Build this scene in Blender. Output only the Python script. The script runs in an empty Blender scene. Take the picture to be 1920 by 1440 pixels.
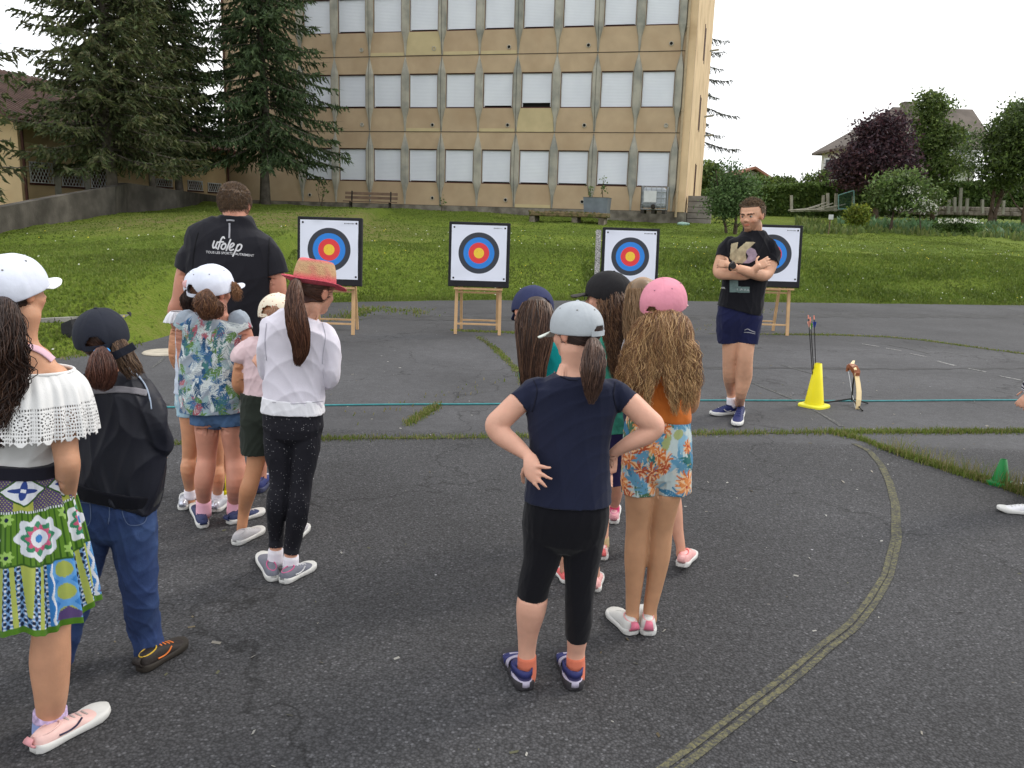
import bpy, math, random
import numpy as np
from mathutils import Vector, Matrix, noise as mnoise
R = math.radians
random.seed(7)
RNG = np.random.default_rng(11)
S = bpy.context.scene
COL = S.collection

# ------------------------------------------------------------------ camera
CAMH, FPX, PITCH, ROLL = 1.62, 1550.0, R(11.40), R(1.76)
C0 = np.array([0.0, 0.0, CAMH])
_fw = np.array([0, math.cos(PITCH), -math.sin(PITCH)])
_up = np.array([0, math.sin(PITCH), math.cos(PITCH)])
_rt = np.array([1.0, 0, 0])
CX = math.cos(ROLL) * _rt + math.sin(ROLL) * _up
CY = -math.sin(ROLL) * _rt + math.cos(ROLL) * _up
cam = bpy.data.cameras.new('camera')
camo = bpy.data.objects.new('camera', cam)
COL.objects.link(camo)
m = Matrix.Identity(4)
for i in range(3):
    m[i][0], m[i][1], m[i][2], m[i][3] = CX[i], CY[i], -_fw[i], C0[i]
camo.matrix_world = m
cam.sensor_width = 36
cam.lens = 36 * FPX / 1920
cam.clip_start, cam.clip_end = 0.05, 2000
S.camera = camo

# ------------------------------------------------------------------ world and sun
SUN_EL, SUN_AZ = R(42), R(62)        # azimuth from +Y towards +X
w = bpy.data.worlds.new('World')
S.world = w
w.use_nodes = True
nt = w.node_tree
nt.nodes.clear()
N = nt.nodes.new
out = N('ShaderNodeOutputWorld'); bg = N('ShaderNodeBackground'); sky = N('ShaderNodeTexSky')
sky.sky_type = 'NISHITA'; sky.sun_disc = False
sky.sun_elevation = SUN_EL; sky.sun_rotation = SUN_AZ
sky.air_density = 1.0; sky.dust_density = 3.0
tc = N('ShaderNodeTexCoord'); sep = N('ShaderNodeSeparateXYZ')
nz = N('ShaderNodeTexNoise'); nz.inputs['Scale'].default_value = 2.2; nz.inputs['Detail'].default_value = 5
mp = N('ShaderNodeMapping'); mp.inputs['Scale'].default_value = (1, 1, 2.5)
cr = N('ShaderNodeValToRGB')
cr.color_ramp.elements[0].position = .3; cr.color_ramp.elements[0].color = (.84, .87, .91, 1)
cr.color_ramp.elements[1].position = .62; cr.color_ramp.elements[1].color = (1, 1, 1, 1)
mul = N('ShaderNodeVectorMath'); mul.operation = 'SCALE'; mul.inputs['Scale'].default_value = 12.8
mx = N('ShaderNodeMix'); mx.data_type = 'RGBA'; mx.inputs['Factor'].default_value = .93
L = nt.links.new
L(tc.outputs['Generated'], mp.inputs[0]); L(mp.outputs[0], nz.inputs['Vector'])
L(nz.outputs['Fac'], cr.inputs[0]); L(cr.outputs[0], mul.inputs[0])
L(sky.outputs[0], mx.inputs['A']); L(mul.outputs[0], mx.inputs['B'])
L(mx.outputs['Result'], bg.inputs[0]); bg.inputs[1].default_value = .1
L(bg.outputs[0], out.inputs[0])
sd = bpy.data.lights.new('sun', 'SUN')
sd.energy = 1.15; sd.angle = R(14); sd.color = (1, .93, .82)
so = bpy.data.objects.new('sun', sd); COL.objects.link(so)
sdir = Vector((math.sin(SUN_AZ) * math.cos(SUN_EL), math.cos(SUN_AZ) * math.cos(SUN_EL), math.sin(SUN_EL)))
so.rotation_euler = sdir.to_track_quat('Z', 'Y').to_euler()
S.view_settings.view_transform = 'Standard'
S.view_settings.look = 'None'
S.view_settings.exposure = 0.38
S.view_settings.gamma = 1

# ------------------------------------------------------------------ pixel helpers (photo pixels, 1920 x 1440)
def ray(px, py):
    return CX * (px - 960) / FPX - CY * (py - 720) / FPX + _fw
def G(px, py, z=0.0):
    d = ray(px, py); return C0 + d * ((z - CAMH) / d[2])
def AT(px, py, Y):
    d = ray(px, py); return C0 + d * (Y / d[1])
def ONP(px, py, P, n):
    d = ray(px, py); n = np.array(n); return C0 + d * (np.dot(np.array(P) - C0, n) / np.dot(d, n))

# ------------------------------------------------------------------ object helpers
def tag(o, label=None, cat=None, group=None, kind=None):
    if label: o['label'] = label
    if cat: o['category'] = cat
    if group: o['group'] = group
    if kind: o['kind'] = kind
    return o
def empty(name, loc, label=None, cat=None, group=None, rz=0):
    o = bpy.data.objects.new(name, None); COL.objects.link(o)
    o.location = Vector([float(c) for c in loc]); o.rotation_euler = (0, 0, rz)
    o.empty_display_size = .1
    return tag(o, label, cat, group)
def copy_tree(o, parent=None):
    c = o.copy(); COL.objects.link(c)
    c.parent = parent
    for ch in list(o.children): copy_tree(ch, c)
    return c
def link(name, me, parent=None, mat=None, smooth=False, local=False):
    """links mesh; if parent has a location and local is False the mesh is in world coordinates"""
    o = bpy.data.objects.new(name, me); COL.objects.link(o)
    if mat is not None and not me.materials: me.materials.append(mat)
    if smooth:
        me.polygons.foreach_set('use_smooth', [True] * len(me.polygons))
    if parent is not None:
        o.parent = parent
        if not local:
            p = parent; M = Matrix.Identity(4)
            while p is not None:
                M = Matrix.LocRotScale(p.location, p.rotation_euler, p.scale) @ M
                p = p.parent
            me.transform(M.inverted())
    return o
def mesh_np(V, F, cols=None, name='m', uv=None):
    """V (n,3); F list of polys or an (m,k) array; cols (n,3) -> point colour attribute 'Col'"""
    me = bpy.data.meshes.new(name)
    V = np.asarray(V, dtype=np.float64)
    if isinstance(F, np.ndarray):
        k = F.shape[1]; nF = F.shape[0]
        me.vertices.add(len(V)); me.vertices.foreach_set('co', V.ravel())
        me.loops.add(nF * k); me.loops.foreach_set('vertex_index', F.astype(np.int32).ravel())
        me.polygons.add(nF)
        me.polygons.foreach_set('loop_start', np.arange(0, nF * k, k, dtype=np.int32))
        me.polygons.foreach_set('loop_total', np.full(nF, k, dtype=np.int32))
        me.update(calc_edges=True)
    else:
        me.from_pydata([tuple(v) for v in V], [], F)
        me.update()
    if cols is not None: setcol(me, cols)
    if uv is not None:
        ul = me.uv_layers.new(name='UVMap')
        li = np.zeros(len(me.loops), dtype=np.int32); me.loops.foreach_get('vertex_index', li)
        ul.data.foreach_set('uv', np.asarray(uv)[li].astype(np.float32).ravel())
    return me
def setcol(me, cols):
    a = me.attributes.get('Col') or me.color_attributes.new('Col', 'FLOAT_COLOR', 'POINT')
    c = np.ones((len(me.vertices), 4), dtype=np.float32); c[:, :3] = cols
    a.data.foreach_set('color', c.ravel())
def getco(me):
    a = np.zeros(len(me.vertices) * 3); me.vertices.foreach_get('co', a); return a.reshape(-1, 3)
def getno(me):
    a = np.zeros(len(me.vertices) * 3); me.vertices.foreach_get('normal', a); return a.reshape(-1, 3)
def setco(me, V):
    me.vertices.foreach_set('co', V.ravel()); me.update()

class MB:
    """collects boxes, prisms and tubes into one mesh"""
    def __init__(s): s.V = []; s.F = []; s.n = 0
    def add(s, V, F):
        s.V.append(np.asarray(V, dtype=float)); s.F += [[i + s.n for i in f] for f in F]; s.n += len(V); return s
    def box(s, c, d, rot=None, bev=0.0):
        """centre, full dims, optional 3x3 rotation (columns = axes)"""
        h = np.array(d, float) / 2
        if bev > 0:
            b = min(bev, *(h * .45)); pts = []
            import itertools
            bm = []
            idx = {}
            for sx, sy, sz in itertools.product((-1, 1), repeat=3):
                for ax in range(3):
                    p = np.array([sx, sy, sz]) * h
                    for k in range(3):
                        if k != ax: p[k] -= (sx, sy, sz)[k] * b
                    idx[(sx, sy, sz, ax)] = len(pts); pts.append(p)
            F = []
            for ax in range(3):
                o1, o2 = [(1, 2), (0, 2), (0, 1)][ax]
                for sg in (-1, 1):
                    q = []
                    for a, b2 in ((-1, -1), (1, -1), (1, 1), (-1, 1)):
                        s3 = [0, 0, 0]; s3[ax] = sg; s3[o1] = a; s3[o2] = b2
                        q.append(idx[(*s3, ax)])
                    F.append(q)
            for ax in range(3):      # edges along ax
                o1, o2 = [(1, 2), (0, 2), (0, 1)][ax]
                for a, b2 in itertools.product((-1, 1), repeat=2):
                    q = []
                    for sg, face in ((-1, o1), (1, o1), (1, o2), (-1, o2)):
                        s3 = [0, 0, 0]; s3[ax] = sg; s3[o1] = a; s3[o2] = b2
                        q.append(idx[(*s3, face)])
                    F.append(q)
            for s3 in itertools.product((-1, 1), repeat=3):
                F.append([idx[(*s3, 0)], idx[(*s3, 1)], idx[(*s3, 2)]])
            V = np.array(pts)
        else:
            V = np.array([[x, y, z] for x in (-1, 1) for y in (-1, 1) for z in (-1, 1)]) * h
            F = [[0, 1, 3, 2], [4, 6, 7, 5], [0, 4, 5, 1], [2, 3, 7, 6], [0, 2, 6, 4], [1, 5, 7, 3]]
        if rot is not None: V = V @ np.array(rot).T
        return s.add(V + np.array(c), F)
    def bar(s, a, b, w, t, up=(0, 0, 1)):
        a = np.array(a, float); b = np.array(b, float); d = b - a; l = np.linalg.norm(d); d /= l
        u = np.array(up, float); x = np.cross(u, d)
        if np.linalg.norm(x) < 1e-4: x = np.cross((1, 0, 0), d)
        x /= np.linalg.norm(x); y = np.cross(d, x)
        return s.box((a + b) / 2, (w, t, l), np.array([x, y, d]).T)
    def tube(s, pts, r, seg=8, cap=True):
        pts = [np.array(p, float) for p in pts]; n = len(pts)
        rs = r if hasattr(r, '__len__') else [r] * n
        V = []; F = []
        T0 = pts[1] - pts[0]; T0 = T0 / np.linalg.norm(T0)
        x = np.cross(T0, (0, 0, 1)); x = x if np.linalg.norm(x) > .05 else np.cross(T0, (1, 0, 0))
        x /= np.linalg.norm(x)
        for i in range(n):
            T = pts[min(i + 1, n - 1)] - pts[max(i - 1, 0)]; T = T / (np.linalg.norm(T) + 1e-12)
            x = x - T * np.dot(x, T); x /= np.linalg.norm(x); y = np.cross(T, x)
            for k in range(seg):
                a = 2 * math.pi * k / seg
                V.append(pts[i] + rs[i] * (math.cos(a) * x + math.sin(a) * y))
        for i in range(n - 1):
            for k in range(seg):
                F.append([i * seg + k, i * seg + (k + 1) % seg, (i + 1) * seg + (k + 1) % seg, (i + 1) * seg + k])
        if cap:
            F.append(list(range(seg))[::-1]); F.append([(n - 1) * seg + k for k in range(seg)])
        return s.add(V, F)
    def lathe(s, prof, c, seg=32, rot=None, cap=True):
        """prof list of (r,z)"""
        V = []; F = []
        for r, z in prof:
            for k in range(seg):
                a = 2 * math.pi * k / seg; V.append((r * math.cos(a), r * math.sin(a), z))
        for i in range(len(prof) - 1):
            for k in range(seg):
                F.append([i * seg + k, i * seg + (k + 1) % seg, (i + 1) * seg + (k + 1) % seg, (i + 1) * seg + k])
        if cap:
            F.append(list(range(seg))[::-1]); F.append([(len(prof) - 1) * seg + k for k in range(seg)])
        V = np.array(V)
        if rot is not None: V = V @ np.array(rot).T
        return s.add(V + np.array(c), F)
    def prism(s, poly, ext):
        """planar polygon (3D points) extruded by vector ext"""
        P = np.array(poly, float); n = len(P)
        V = np.vstack([P, P + np.array(ext)])
        F = [list(range(n))[::-1], [n + i for i in range(n)]]
        F += [[i, (i + 1) % n, n + (i + 1) % n, n + i] for i in range(n)]
        return s.add(V, F)
    def frame(s, c, d, wdt, rot=None):
        """one connected rectangular ring: c centre, d full dims (x, depth, z), bar width wdt (sides, top/bottom)"""
        hx, hy, hz = d[0] / 2, d[1] / 2, d[2] / 2; a, b = wdt; V = []
        for y in (-hy, hy):
            for sx, sz in ((-1, -1), (1, -1), (1, 1), (-1, 1)): V.append((sx * hx, y, sz * hz))
            for sx, sz in ((-1, -1), (1, -1), (1, 1), (-1, 1)): V.append((sx * (hx - a), y, sz * (hz - b)))
        F = []
        for k in range(4):
            j = (k + 1) % 4; F += [[k, j, 4 + j, 4 + k], [8 + j, 8 + k, 12 + k, 12 + j], [k, 8 + k, 8 + j, j], [4 + k, 4 + j, 12 + j, 12 + k]]
        V = np.array(V)
        if rot is not None: V = V @ np.array(rot).T
        return s.add(V + np.array(c), F)
    def mesh(s):
        return mesh_np(np.vstack(s.V), s.F)
    def build(s, name, mat, parent=None, smooth=False, local=False):
        return link(name, s.mesh(), parent, mat, smooth, local)

# ------------------------------------------------------------------ materials
def nodemat(name):
    mt = bpy.data.materials.new(name); mt.use_nodes = True
    return mt, mt.node_tree, mt.node_tree.nodes['Principled BSDF']
def mat(name, col, rough=.7, var=.15, vs=8, bump=.0, bs=60, metal=0, spec=.3, attr=False, stripe=None, trans=0, coat=0, sheen=0, dirt=None, wr=0):
    mt, t, p = nodemat(name); n = t.nodes.new; l = t.links.new
    p.inputs['Roughness'].default_value = rough; p.inputs['Metallic'].default_value = metal
    p.inputs['Specular IOR Level'].default_value = spec
    if coat: p.inputs['Coat Weight'].default_value = coat
    if sheen: p.inputs['Sheen Weight'].default_value = sheen
    tcn = n('ShaderNodeTexCoord')
    if attr:
        a = n('ShaderNodeAttribute'); a.attribute_name = 'Col'; src = a.outputs['Color']
    else:
        a = n('ShaderNodeRGB'); a.outputs[0].default_value = (*col, 1); src = a.outputs[0]
    if var:
        z = n('ShaderNodeTexNoise'); z.inputs['Scale'].default_value = vs; z.inputs['Detail'].default_value = 5
        l(tcn.outputs['Object'], z.inputs['Vector'])
        mr = n('ShaderNodeMapRange'); mr.inputs[1].default_value = .3; mr.inputs[2].default_value = .7
        mr.inputs[3].default_value = 1 - var; mr.inputs[4].default_value = 1 + var
        l(z.outputs['Fac'], mr.inputs[0])
        v = n('ShaderNodeVectorMath'); v.operation = 'SCALE'; l(src, v.inputs[0]); l(mr.outputs[0], v.inputs['Scale'])
        src = v.outputs[0]
    if dirt:
        dcol, dscale, lo, hi = dirt
        z = n('ShaderNodeTexNoise'); z.inputs['Scale'].default_value = dscale; z.inputs['Detail'].default_value = 6
        l(tcn.outputs['Object'], z.inputs['Vector'])
        mr = n('ShaderNodeMapRange'); mr.inputs[1].default_value = lo; mr.inputs[2].default_value = hi
        l(z.outputs['Fac'], mr.inputs[0])
        mm = n('ShaderNodeMix'); mm.data_type = 'RGBA'; l(mr.outputs[0], mm.inputs['Factor'])
        l(src, mm.inputs['A']); mm.inputs['B'].default_value = (*dcol, 1); src = mm.outputs['Result']
    l(src, p.inputs['Base Color'])
    if bump:
        z = n('ShaderNodeTexNoise'); z.inputs['Scale'].default_value = bs; z.inputs['Detail'].default_value = 4
        l(tcn.outputs['Object'], z.inputs['Vector'])
        b = n('ShaderNodeBump'); b.inputs['Strength'].default_value = bump; b.inputs['Distance'].default_value = .01
        l(z.outputs['Fac'], b.inputs['Height']); l(b.outputs[0], p.inputs['Normal'])
        if wr:
            z2 = n('ShaderNodeTexNoise'); z2.noise_type = 'RIDGED_MULTIFRACTAL'; z2.inputs['Scale'].default_value = 7; z2.inputs['Detail'].default_value = 2; z2.inputs['Distortion'].default_value = .6
            mpn = n('ShaderNodeMapping'); mpn.inputs['Scale'].default_value = (1, 1, .8); l(tcn.outputs['Object'], mpn.inputs[0]); l(mpn.outputs[0], z2.inputs['Vector'])
            b2 = n('ShaderNodeBump'); b2.inputs['Strength'].default_value = wr; b2.inputs['Distance'].default_value = .012; l(z2.outputs['Fac'], b2.inputs['Height']); l(b2.outputs[0], b.inputs['Normal'])
    if trans:
        tr = n('ShaderNodeBsdfTranslucent'); l(src, tr.inputs[0])
        ms = n('ShaderNodeMixShader'); ms.inputs[0].default_value = trans
        l(p.outputs[0], ms.inputs[1]); l(tr.outputs[0], ms.inputs[2])
        l(ms.outputs[0], t.nodes['Material Output'].inputs[0])
    return mt
M = {}
def srgb(r, g, b):
    f = lambda c: ((c / 255 + .055) / 1.055) ** 2.4 if c > 10 else c / 255 / 12.92
    return (f(r), f(g), f(b))
M['leaf'] = mat('leaf', (0, 0, 0), .6, .25, 1.5, attr=True, trans=.3)
M['needle'] = mat('needle', (0, 0, 0), .65, .3, 1.2, attr=True, trans=.32)
M['blade'] = mat('blade', (0, 0, 0), .6, .25, .8, attr=True, trans=.3)
M['bark'] = mat('bark', (.09, .065, .05), .95, .4, 6, bump=1, bs=20)
M['bark_grey'] = mat('bark_grey', (.11, .095, .08), .95, .4, 5, bump=1, bs=20)
# ------------------------------------------------------------------ asphalt, lawn and terrain
EDGE_PX = [(-900, 800), (-300, 720), (0, 690), (130, 668), (230, 652), (262, 628), (300, 608), (340, 596), (480, 580), (560, 569),
           (700, 566), (900, 563), (1100, 564), (1300, 565), (1600, 569), (1920, 573), (2500, 585), (3300, 600)]
EDGE = np.array([G(*p)[:2] for p in EDGE_PX])
def edge_y(x):
    return np.interp(x, EDGE[:, 0], EDGE[:, 1])
def vnoise(x, y, s, seed=0):
    """cheap smooth 2D noise, sum of rotated sines, about -1..1"""
    r = np.random.default_rng(seed); v = 0
    for k in range(6):
        a = r.uniform(0, 6.28); f = s * r.uniform(.6, 1.7); ph = r.uniform(0, 6.28, 2)
        v = v + np.sin((x * math.cos(a) + y * math.sin(a)) * f + ph[0] + 1.3 * np.sin((x * math.sin(a) - y * math.cos(a)) * f * .7 + ph[1]))
    return v / 6 * 1.6
def sstep(t):
    t = np.clip(t, 0, 1); return t * t * (3 - 2 * t)
def ground_z(x, y):
    x = np.asarray(x, float); y = np.asarray(y, float)
    e = edge_y(x); t = y - e
    zl = 1.85 * np.clip(t / (34.5 - e), 0, 1.0) ** .95
    zr = .78 * sstep(t / 3.4) + 1.0 * np.clip((t - 1.5) / 17.5, 0, 1) 
    zr = zr + np.where(y > 38, np.clip((y - 38) / 30, 0, 1) * .9, 0)
    k = sstep((x + 13) / 11)
    z = zl * (1 - k) + zr * k
    amp = .05 * sstep(t / 2)
    z = z + amp * vnoise(x, y, 1.1, 3) + amp * .5 * vnoise(x, y, 3.3, 5)
    # eroded hollows in the bank
    for (hx, hy, rr, dd) in HOLES:
        z = z - dd * np.exp(-(((x - hx) / rr) ** 2 + ((y - hy) / (rr * .45)) ** 2))
    return np.where(t < 0, -.035, z - .035 * (1 - sstep(t / .3)))
HOLES = [(8.2, 18.7, .55, .22), (10.3, 18.0, .7, .12)]
def gz(x, y): return float(ground_z(x, y))

def LG(px, py):
    """point where the sight line of a photo pixel meets the ground"""
    d = ray(px, py)
    for t_ in np.arange(6, 60, .03):
        P = C0 + d * t_
        if P[2] < max(0.0, float(ground_z(P[0], P[1]))): return P
    return G(px, py)
# asphalt material
mt, t, p = nodemat('asphalt'); n = t.nodes.new; l = t.links.new
tcn = n('ShaderNodeTexCoord')
def tex(kind, sc, **k):
    z = n(kind); z.inputs['Scale'].default_value = sc
    for a, b in k.items(): z.inputs[a].default_value = b
    l(tcn.outputs['Object'], z.inputs['Vector']); return z
def mr(src, a, b, c, d):
    q = n('ShaderNodeMapRange'); q.inputs[1].default_value = a; q.inputs[2].default_value = b
    q.inputs[3].default_value = c; q.inputs[4].default_value = d; l(src, q.inputs[0]); return q.outputs[0]
def mth(op, a, b):
    q = n('ShaderNodeMath'); q.operation = op
    for i, v in enumerate((a, b)):
        if isinstance(v, (int, float)): q.inputs[i].default_value = v
        else: l(v, q.inputs[i])
    return q.outputs[0]
v1 = tex('ShaderNodeTexVoronoi', 105); v2 = tex('ShaderNodeTexVoronoi', 48); big = tex('ShaderNodeTexNoise', .7, Detail=6); mid = tex('ShaderNodeTexNoise', 9, Detail=4)
fine = tex('ShaderNodeTexNoise', 220, Detail=2)
sx = n('ShaderNodeSeparateColor'); l(v1.outputs['Color'], sx.inputs[0])
sx2 = n('ShaderNodeSeparateColor'); l(v2.outputs['Color'], sx2.inputs[0])
g = mr(sx.outputs[0], 0, 1, .044, .082)
g = mth('ADD', g, mth('MULTIPLY', mth('GREATER_THAN', sx.outputs[1], .94), .055))
crev = mr(v1.outputs['Distance'], .35, .75, 1.0, .5)
g = mth('MULTIPLY', g, crev)
pos = n('ShaderNodeSeparateXYZ'); l(tcn.outputs['Object'], pos.inputs[0])
wob = mth('ADD', pos.outputs[1], mth('MULTIPLY', mid.outputs['Fac'], .06))
far = mr(wob, 6.1, 6.16, 0, 1)
gf = mr(sx.outputs[0], 0, 1, .05, .082)
gf = mth('MULTIPLY', gf, mr(mid.outputs['Fac'], .3, .7, .9, 1.1))
mixg = n('ShaderNodeMix'); l(far, mixg.inputs[0]); l(g, mixg.inputs[2]); l(gf, mixg.inputs[3])
far2 = mr(wob, 11.2, 11.5, 1, .84)
g = mth('MULTIPLY', mixg.outputs[0], mr(big.outputs['Fac'], .25, .75, .72, 1.3))
g = mth('MULTIPLY', g, far2)
v3 = tex('ShaderNodeTexVoronoi', 4.2); s3 = n('ShaderNodeSeparateColor'); l(v3.outputs['Color'], s3.inputs[0])
peb = mth('MULTIPLY', mth('LESS_THAN', v3.outputs['Distance'], .028), mth('GREATER_THAN', s3.outputs[0], .45))
g = mth('ADD', g, mth('MULTIPLY', peb, .35))
# hairline cracks and tar seams
v4 = tex('ShaderNodeTexVoronoi', .33); v4.feature = 'DISTANCE_TO_EDGE'
wv = n('ShaderNodeVectorMath'); wv.operation = 'ADD'; nn = tex('ShaderNodeTexNoise', 2.5, Detail=5)
l(tcn.outputs['Object'], wv.inputs[0]); l(nn.outputs['Color'], wv.inputs[1]); l(wv.outputs[0], v4.inputs['Vector'])
ck = mr(v4.outputs['Distance'], .0, .006, .45, 1.0)
g = mth('MULTIPLY', g, ck)
cc = n('ShaderNodeCombineColor'); l(g, cc.inputs[0]); l(g, cc.inputs[1]); l(mth('MULTIPLY', g, 1.07), cc.inputs[2])
l(cc.outputs[0], p.inputs['Base Color']); p.inputs['Roughness'].default_value = .88
p.inputs['Specular IOR Level'].default_value = .35
bp = n('ShaderNodeBump'); bp.inputs['Distance'].default_value = .0035; l(mr(wob, 6.0, 6.1, 1.0, .3), bp.inputs['Strength'])
l(mth('ADD', mr(v1.outputs['Distance'], 0, .8, 1, 0), mth('MULTIPLY', sx.outputs[2], .6)), bp.inputs['Height']); l(bp.outputs[0], p.inputs['Normal'])
M['asphalt'] = mt
# asphalt sheet: boundary follows the lawn edge with ragged detail
xs = np.arange(-26, 34, .12)
ye = edge_y(xs) + .07 * vnoise(xs, xs * 0, 4, 9) + .03 * vnoise(xs, xs * 0, 17, 10) + .05
V = [(x, -6, 0) for x in xs] + [(x, y, 0) for x, y in zip(xs, ye)]
nx = len(xs)
F = np.array([[i, i + 1, nx + i + 1, nx + i] for i in range(nx - 1)])
tag(link('asphalt_playground', mesh_np(np.array(V), F), None, M['asphalt']), kind='structure')

# lawn
mt, t, p = nodemat('lawn'); n = t.nodes.new; l = t.links.new
tcn = n('ShaderNodeTexCoord')
a1 = tex('ShaderNodeTexNoise', .35, Detail=6); a2 = tex('ShaderNodeTexNoise', 3.5, Detail=6, Roughness=.7); a3 = tex('ShaderNodeTexNoise', 26, Detail=4)
def ramp(src, stops):
    q = n('ShaderNodeValToRGB'); e = q.color_ramp.elements
    while len(e) < len(stops): e.new(.5)
    for i, (pp, c) in enumerate(stops): e[i].position = pp; e[i].color = (*c, 1)
    l(src, q.inputs[0]); return q.outputs[0]
f = mth('ADD', mth('MULTIPLY', a1.outputs['Fac'], .45), mth('ADD', mth('MULTIPLY', a2.outputs['Fac'], .3), mth('MULTIPLY', a3.outputs['Fac'], .25)))
c = ramp(f, [(.36, (.07, .10, .016)), (.47, (.105, .155, .02)), (.56, (.14, .19, .026)), (.66, (.19, .205, .05))])
# dry scrub patch on the left slope
px_ = n('ShaderNodeSeparateXYZ'); l(tcn.outputs['Object'], px_.inputs[0])
dx = mth('DIVIDE', mth('ADD', px_.outputs[0], 7.0), 5.0); dy = mth('DIVIDE', mth('SUBTRACT', px_.outputs[1], 22.5), 5.0)
dd = mth('ADD', mth('MULTIPLY', dx, dx), mth('MULTIPLY', dy, dy))
mk = mth('MULTIPLY', mr(dd, .2, 1.3, 1, 0), mr(a2.outputs['Fac'], .38, .6, 0.1, 1))
mm = n('ShaderNodeMix'); mm.data_type = 'RGBA'; l(mk, mm.inputs['Factor']); l(c, mm.inputs['A']); mm.inputs['B'].default_value = (.17, .14, .065, 1)
l(mm.outputs['Result'], p.inputs['Base Color']); p.inputs['Roughness'].default_value = .9; p.inputs['Specular IOR Level'].default_value = .1
bp = n('ShaderNodeBump'); bp.inputs['Distance'].default_value = .12; bp.inputs['Strength'].default_value = .9
l(mth('ADD', a2.outputs['Fac'], mth('MULTIPLY', a3.outputs['Fac'], .6)), bp.inputs['Height']); l(bp.outputs[0], p.inputs['Normal'])
M['lawn'] = mt
gx = np.concatenate([np.arange(-70, -22, 1.5), np.arange(-22, 24, .16), np.arange(24, 110, 1.5)])
gy = np.concatenate([np.arange(3.0, 8.5, .5), np.arange(8.5, 26, .13), np.arange(26, 48, .35), np.arange(48, 110, 1.5)])
X, Y = np.meshgrid(gx, gy); Z = ground_z(X, Y)
V = np.stack([X.ravel(), Y.ravel(), Z.ravel()], 1); a = len(gx); b = len(gy)
ii = (np.arange(b - 1)[:, None] * a + np.arange(a - 1)[None, :]).ravel()
F = np.stack([ii, ii + 1, ii + a + 1, ii + a], 1)
o = tag(link('lawn', mesh_np(V, F), None, M['lawn'], smooth=True), kind='structure')
# land to the horizon, below everything else
hz = MB()
V = []; ring = [120, 200, 400, 900]
V = [(-900, -300, -.2), (900, -300, -.2), (900, 8.5, -.2), (-900, 8.5, -.2), (-900, 110, 2.1), (900, 110, 2.1), (-900, 900, 5.5), (900, 900, 5.5), (-70, 8.5, -.2), (-70, 110, 2.1), (110, 8.5, -.2), (110, 110, 2.1)]
F = [[0, 1, 2, 3], [3, 8, 9, 4], [10, 2, 5, 11], [4, 5, 7, 6], [8, 10, 11, 9]]
V[8:] = [(-70, 8.5, -.2), (-70, 110, 2.1), (110, 8.5, -.2), (110, 110, 2.1)]
F = [[0, 1, 2, 3], [3, 8, 9, 4], [10, 2, 5, 11], [4, 5, 7, 6]]
tag(link('ground', mesh_np(np.array(V, float), F), None, M['lawn']), kind='structure')

# ---- grass blades -------------------------------------------------------
def quad_cards(Cn, U, W):
    n_ = len(Cn); V = np.stack([Cn - U - W, Cn + U - W, Cn + U + W, Cn - U + W], 1).reshape(-1, 3)
    return V, np.arange(n_ * 4).reshape(-1, 4)
def blades(P, h, wd, seed, cols, lean=.45):
    """P (n,3) roots; returns bent two-segment blades"""
    r = np.random.default_rng(seed); n_ = len(P)
    h = h * r.uniform(.5, 1.25, n_) if np.isscalar(h) else h * r.uniform(.6, 1.2, n_)
    a = r.uniform(0, 6.283, n_); s = np.stack([np.cos(a), np.sin(a), 0 * a], 1) * (wd * r.uniform(.6, 1.3, n_))[:, None]
    b = r.uniform(0, 6.283, n_); ln = lean * r.uniform(0, 1, n_) * h
    D1 = np.stack([np.cos(b) * ln * .35, np.sin(b) * ln * .35, h * .6], 1); D2 = np.stack([np.cos(b) * ln, np.sin(b) * ln, h], 1)
    V = np.stack([P - s, P + s, P + D1 + s * .7, P + D1 - s * .7, P + D2], 1).reshape(-1, 3)
    base = np.arange(n_) * 5
    F = [[x, x + 1, x + 2, x + 3] for x in base] + [[x + 3, x + 2, x + 4] for x in base]
    ci = r.integers(0, len(cols), n_); c = np.array(cols)[ci] * r.uniform(.86, 1.16, (n_, 1))
    return V, F, np.repeat(c, 5, 0)
def blade_obj(name, parts, label=None, cat=None):
    V = []; F = []; Cc = []; k = 0
    for v, f_, c_ in parts:
        V.append(v); F += [[i + k for i in q] for q in f_]; Cc.append(c_); k += len(v)
    return tag(link(name, mesh_np(np.vstack(V), F, np.vstack(Cc)), None, M['blade']), label, cat, kind='stuff')
GC = [(.12, .175, .026), (.145, .20, .034), (.105, .155, .022), (.17, .21, .045), (.135, .18, .03)]
GDRY = [(.22, .2, .08), (.26, .22, .1), (.16, .18, .05), (.12, .17, .03)]
r = np.random.default_rng(5)
def scatter(n_, x0, x1, t0, t1, p=1.0):
    x = r.uniform(x0, x1, n_); t_ = t0 + (t1 - t0) * r.uniform(0, 1, n_) ** p; y = edge_y(x) + t_
    return np.stack([x, y, ground_z(x, y) - .005], 1)
def scatter2(n_, t0, t1, p=1.0, xr=(-26, 17)):
    x = r.uniform(*xr, n_ * 2); e_ = edge_y(x); tt_ = t0 + (t1 - t0) * r.uniform(0, 1, n_ * 2) ** p
    y = e_ + tt_ * np.where(t1 > 1, (37 - e_) / 20.8, 1); k_ = (np.abs(x) < .68 * y + .5); x, y = x[k_][:n_], y[k_][:n_]
    return np.stack([x, y, ground_z(x, y) - .005], 1)
parts = []
P = scatter2(14000, .02, .5, 1.5); parts.append(blades(P, .06, .010, 1, GC + GDRY[2:]))
P = scatter2(62000, .2, 4.6, 1.1); parts.append(blades(P, .045, .016, 2, GC))
P = scatter2(52000, 3.0, 19, 1.2); parts.append(blades(P, .035, .024, 3, GC))
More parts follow.
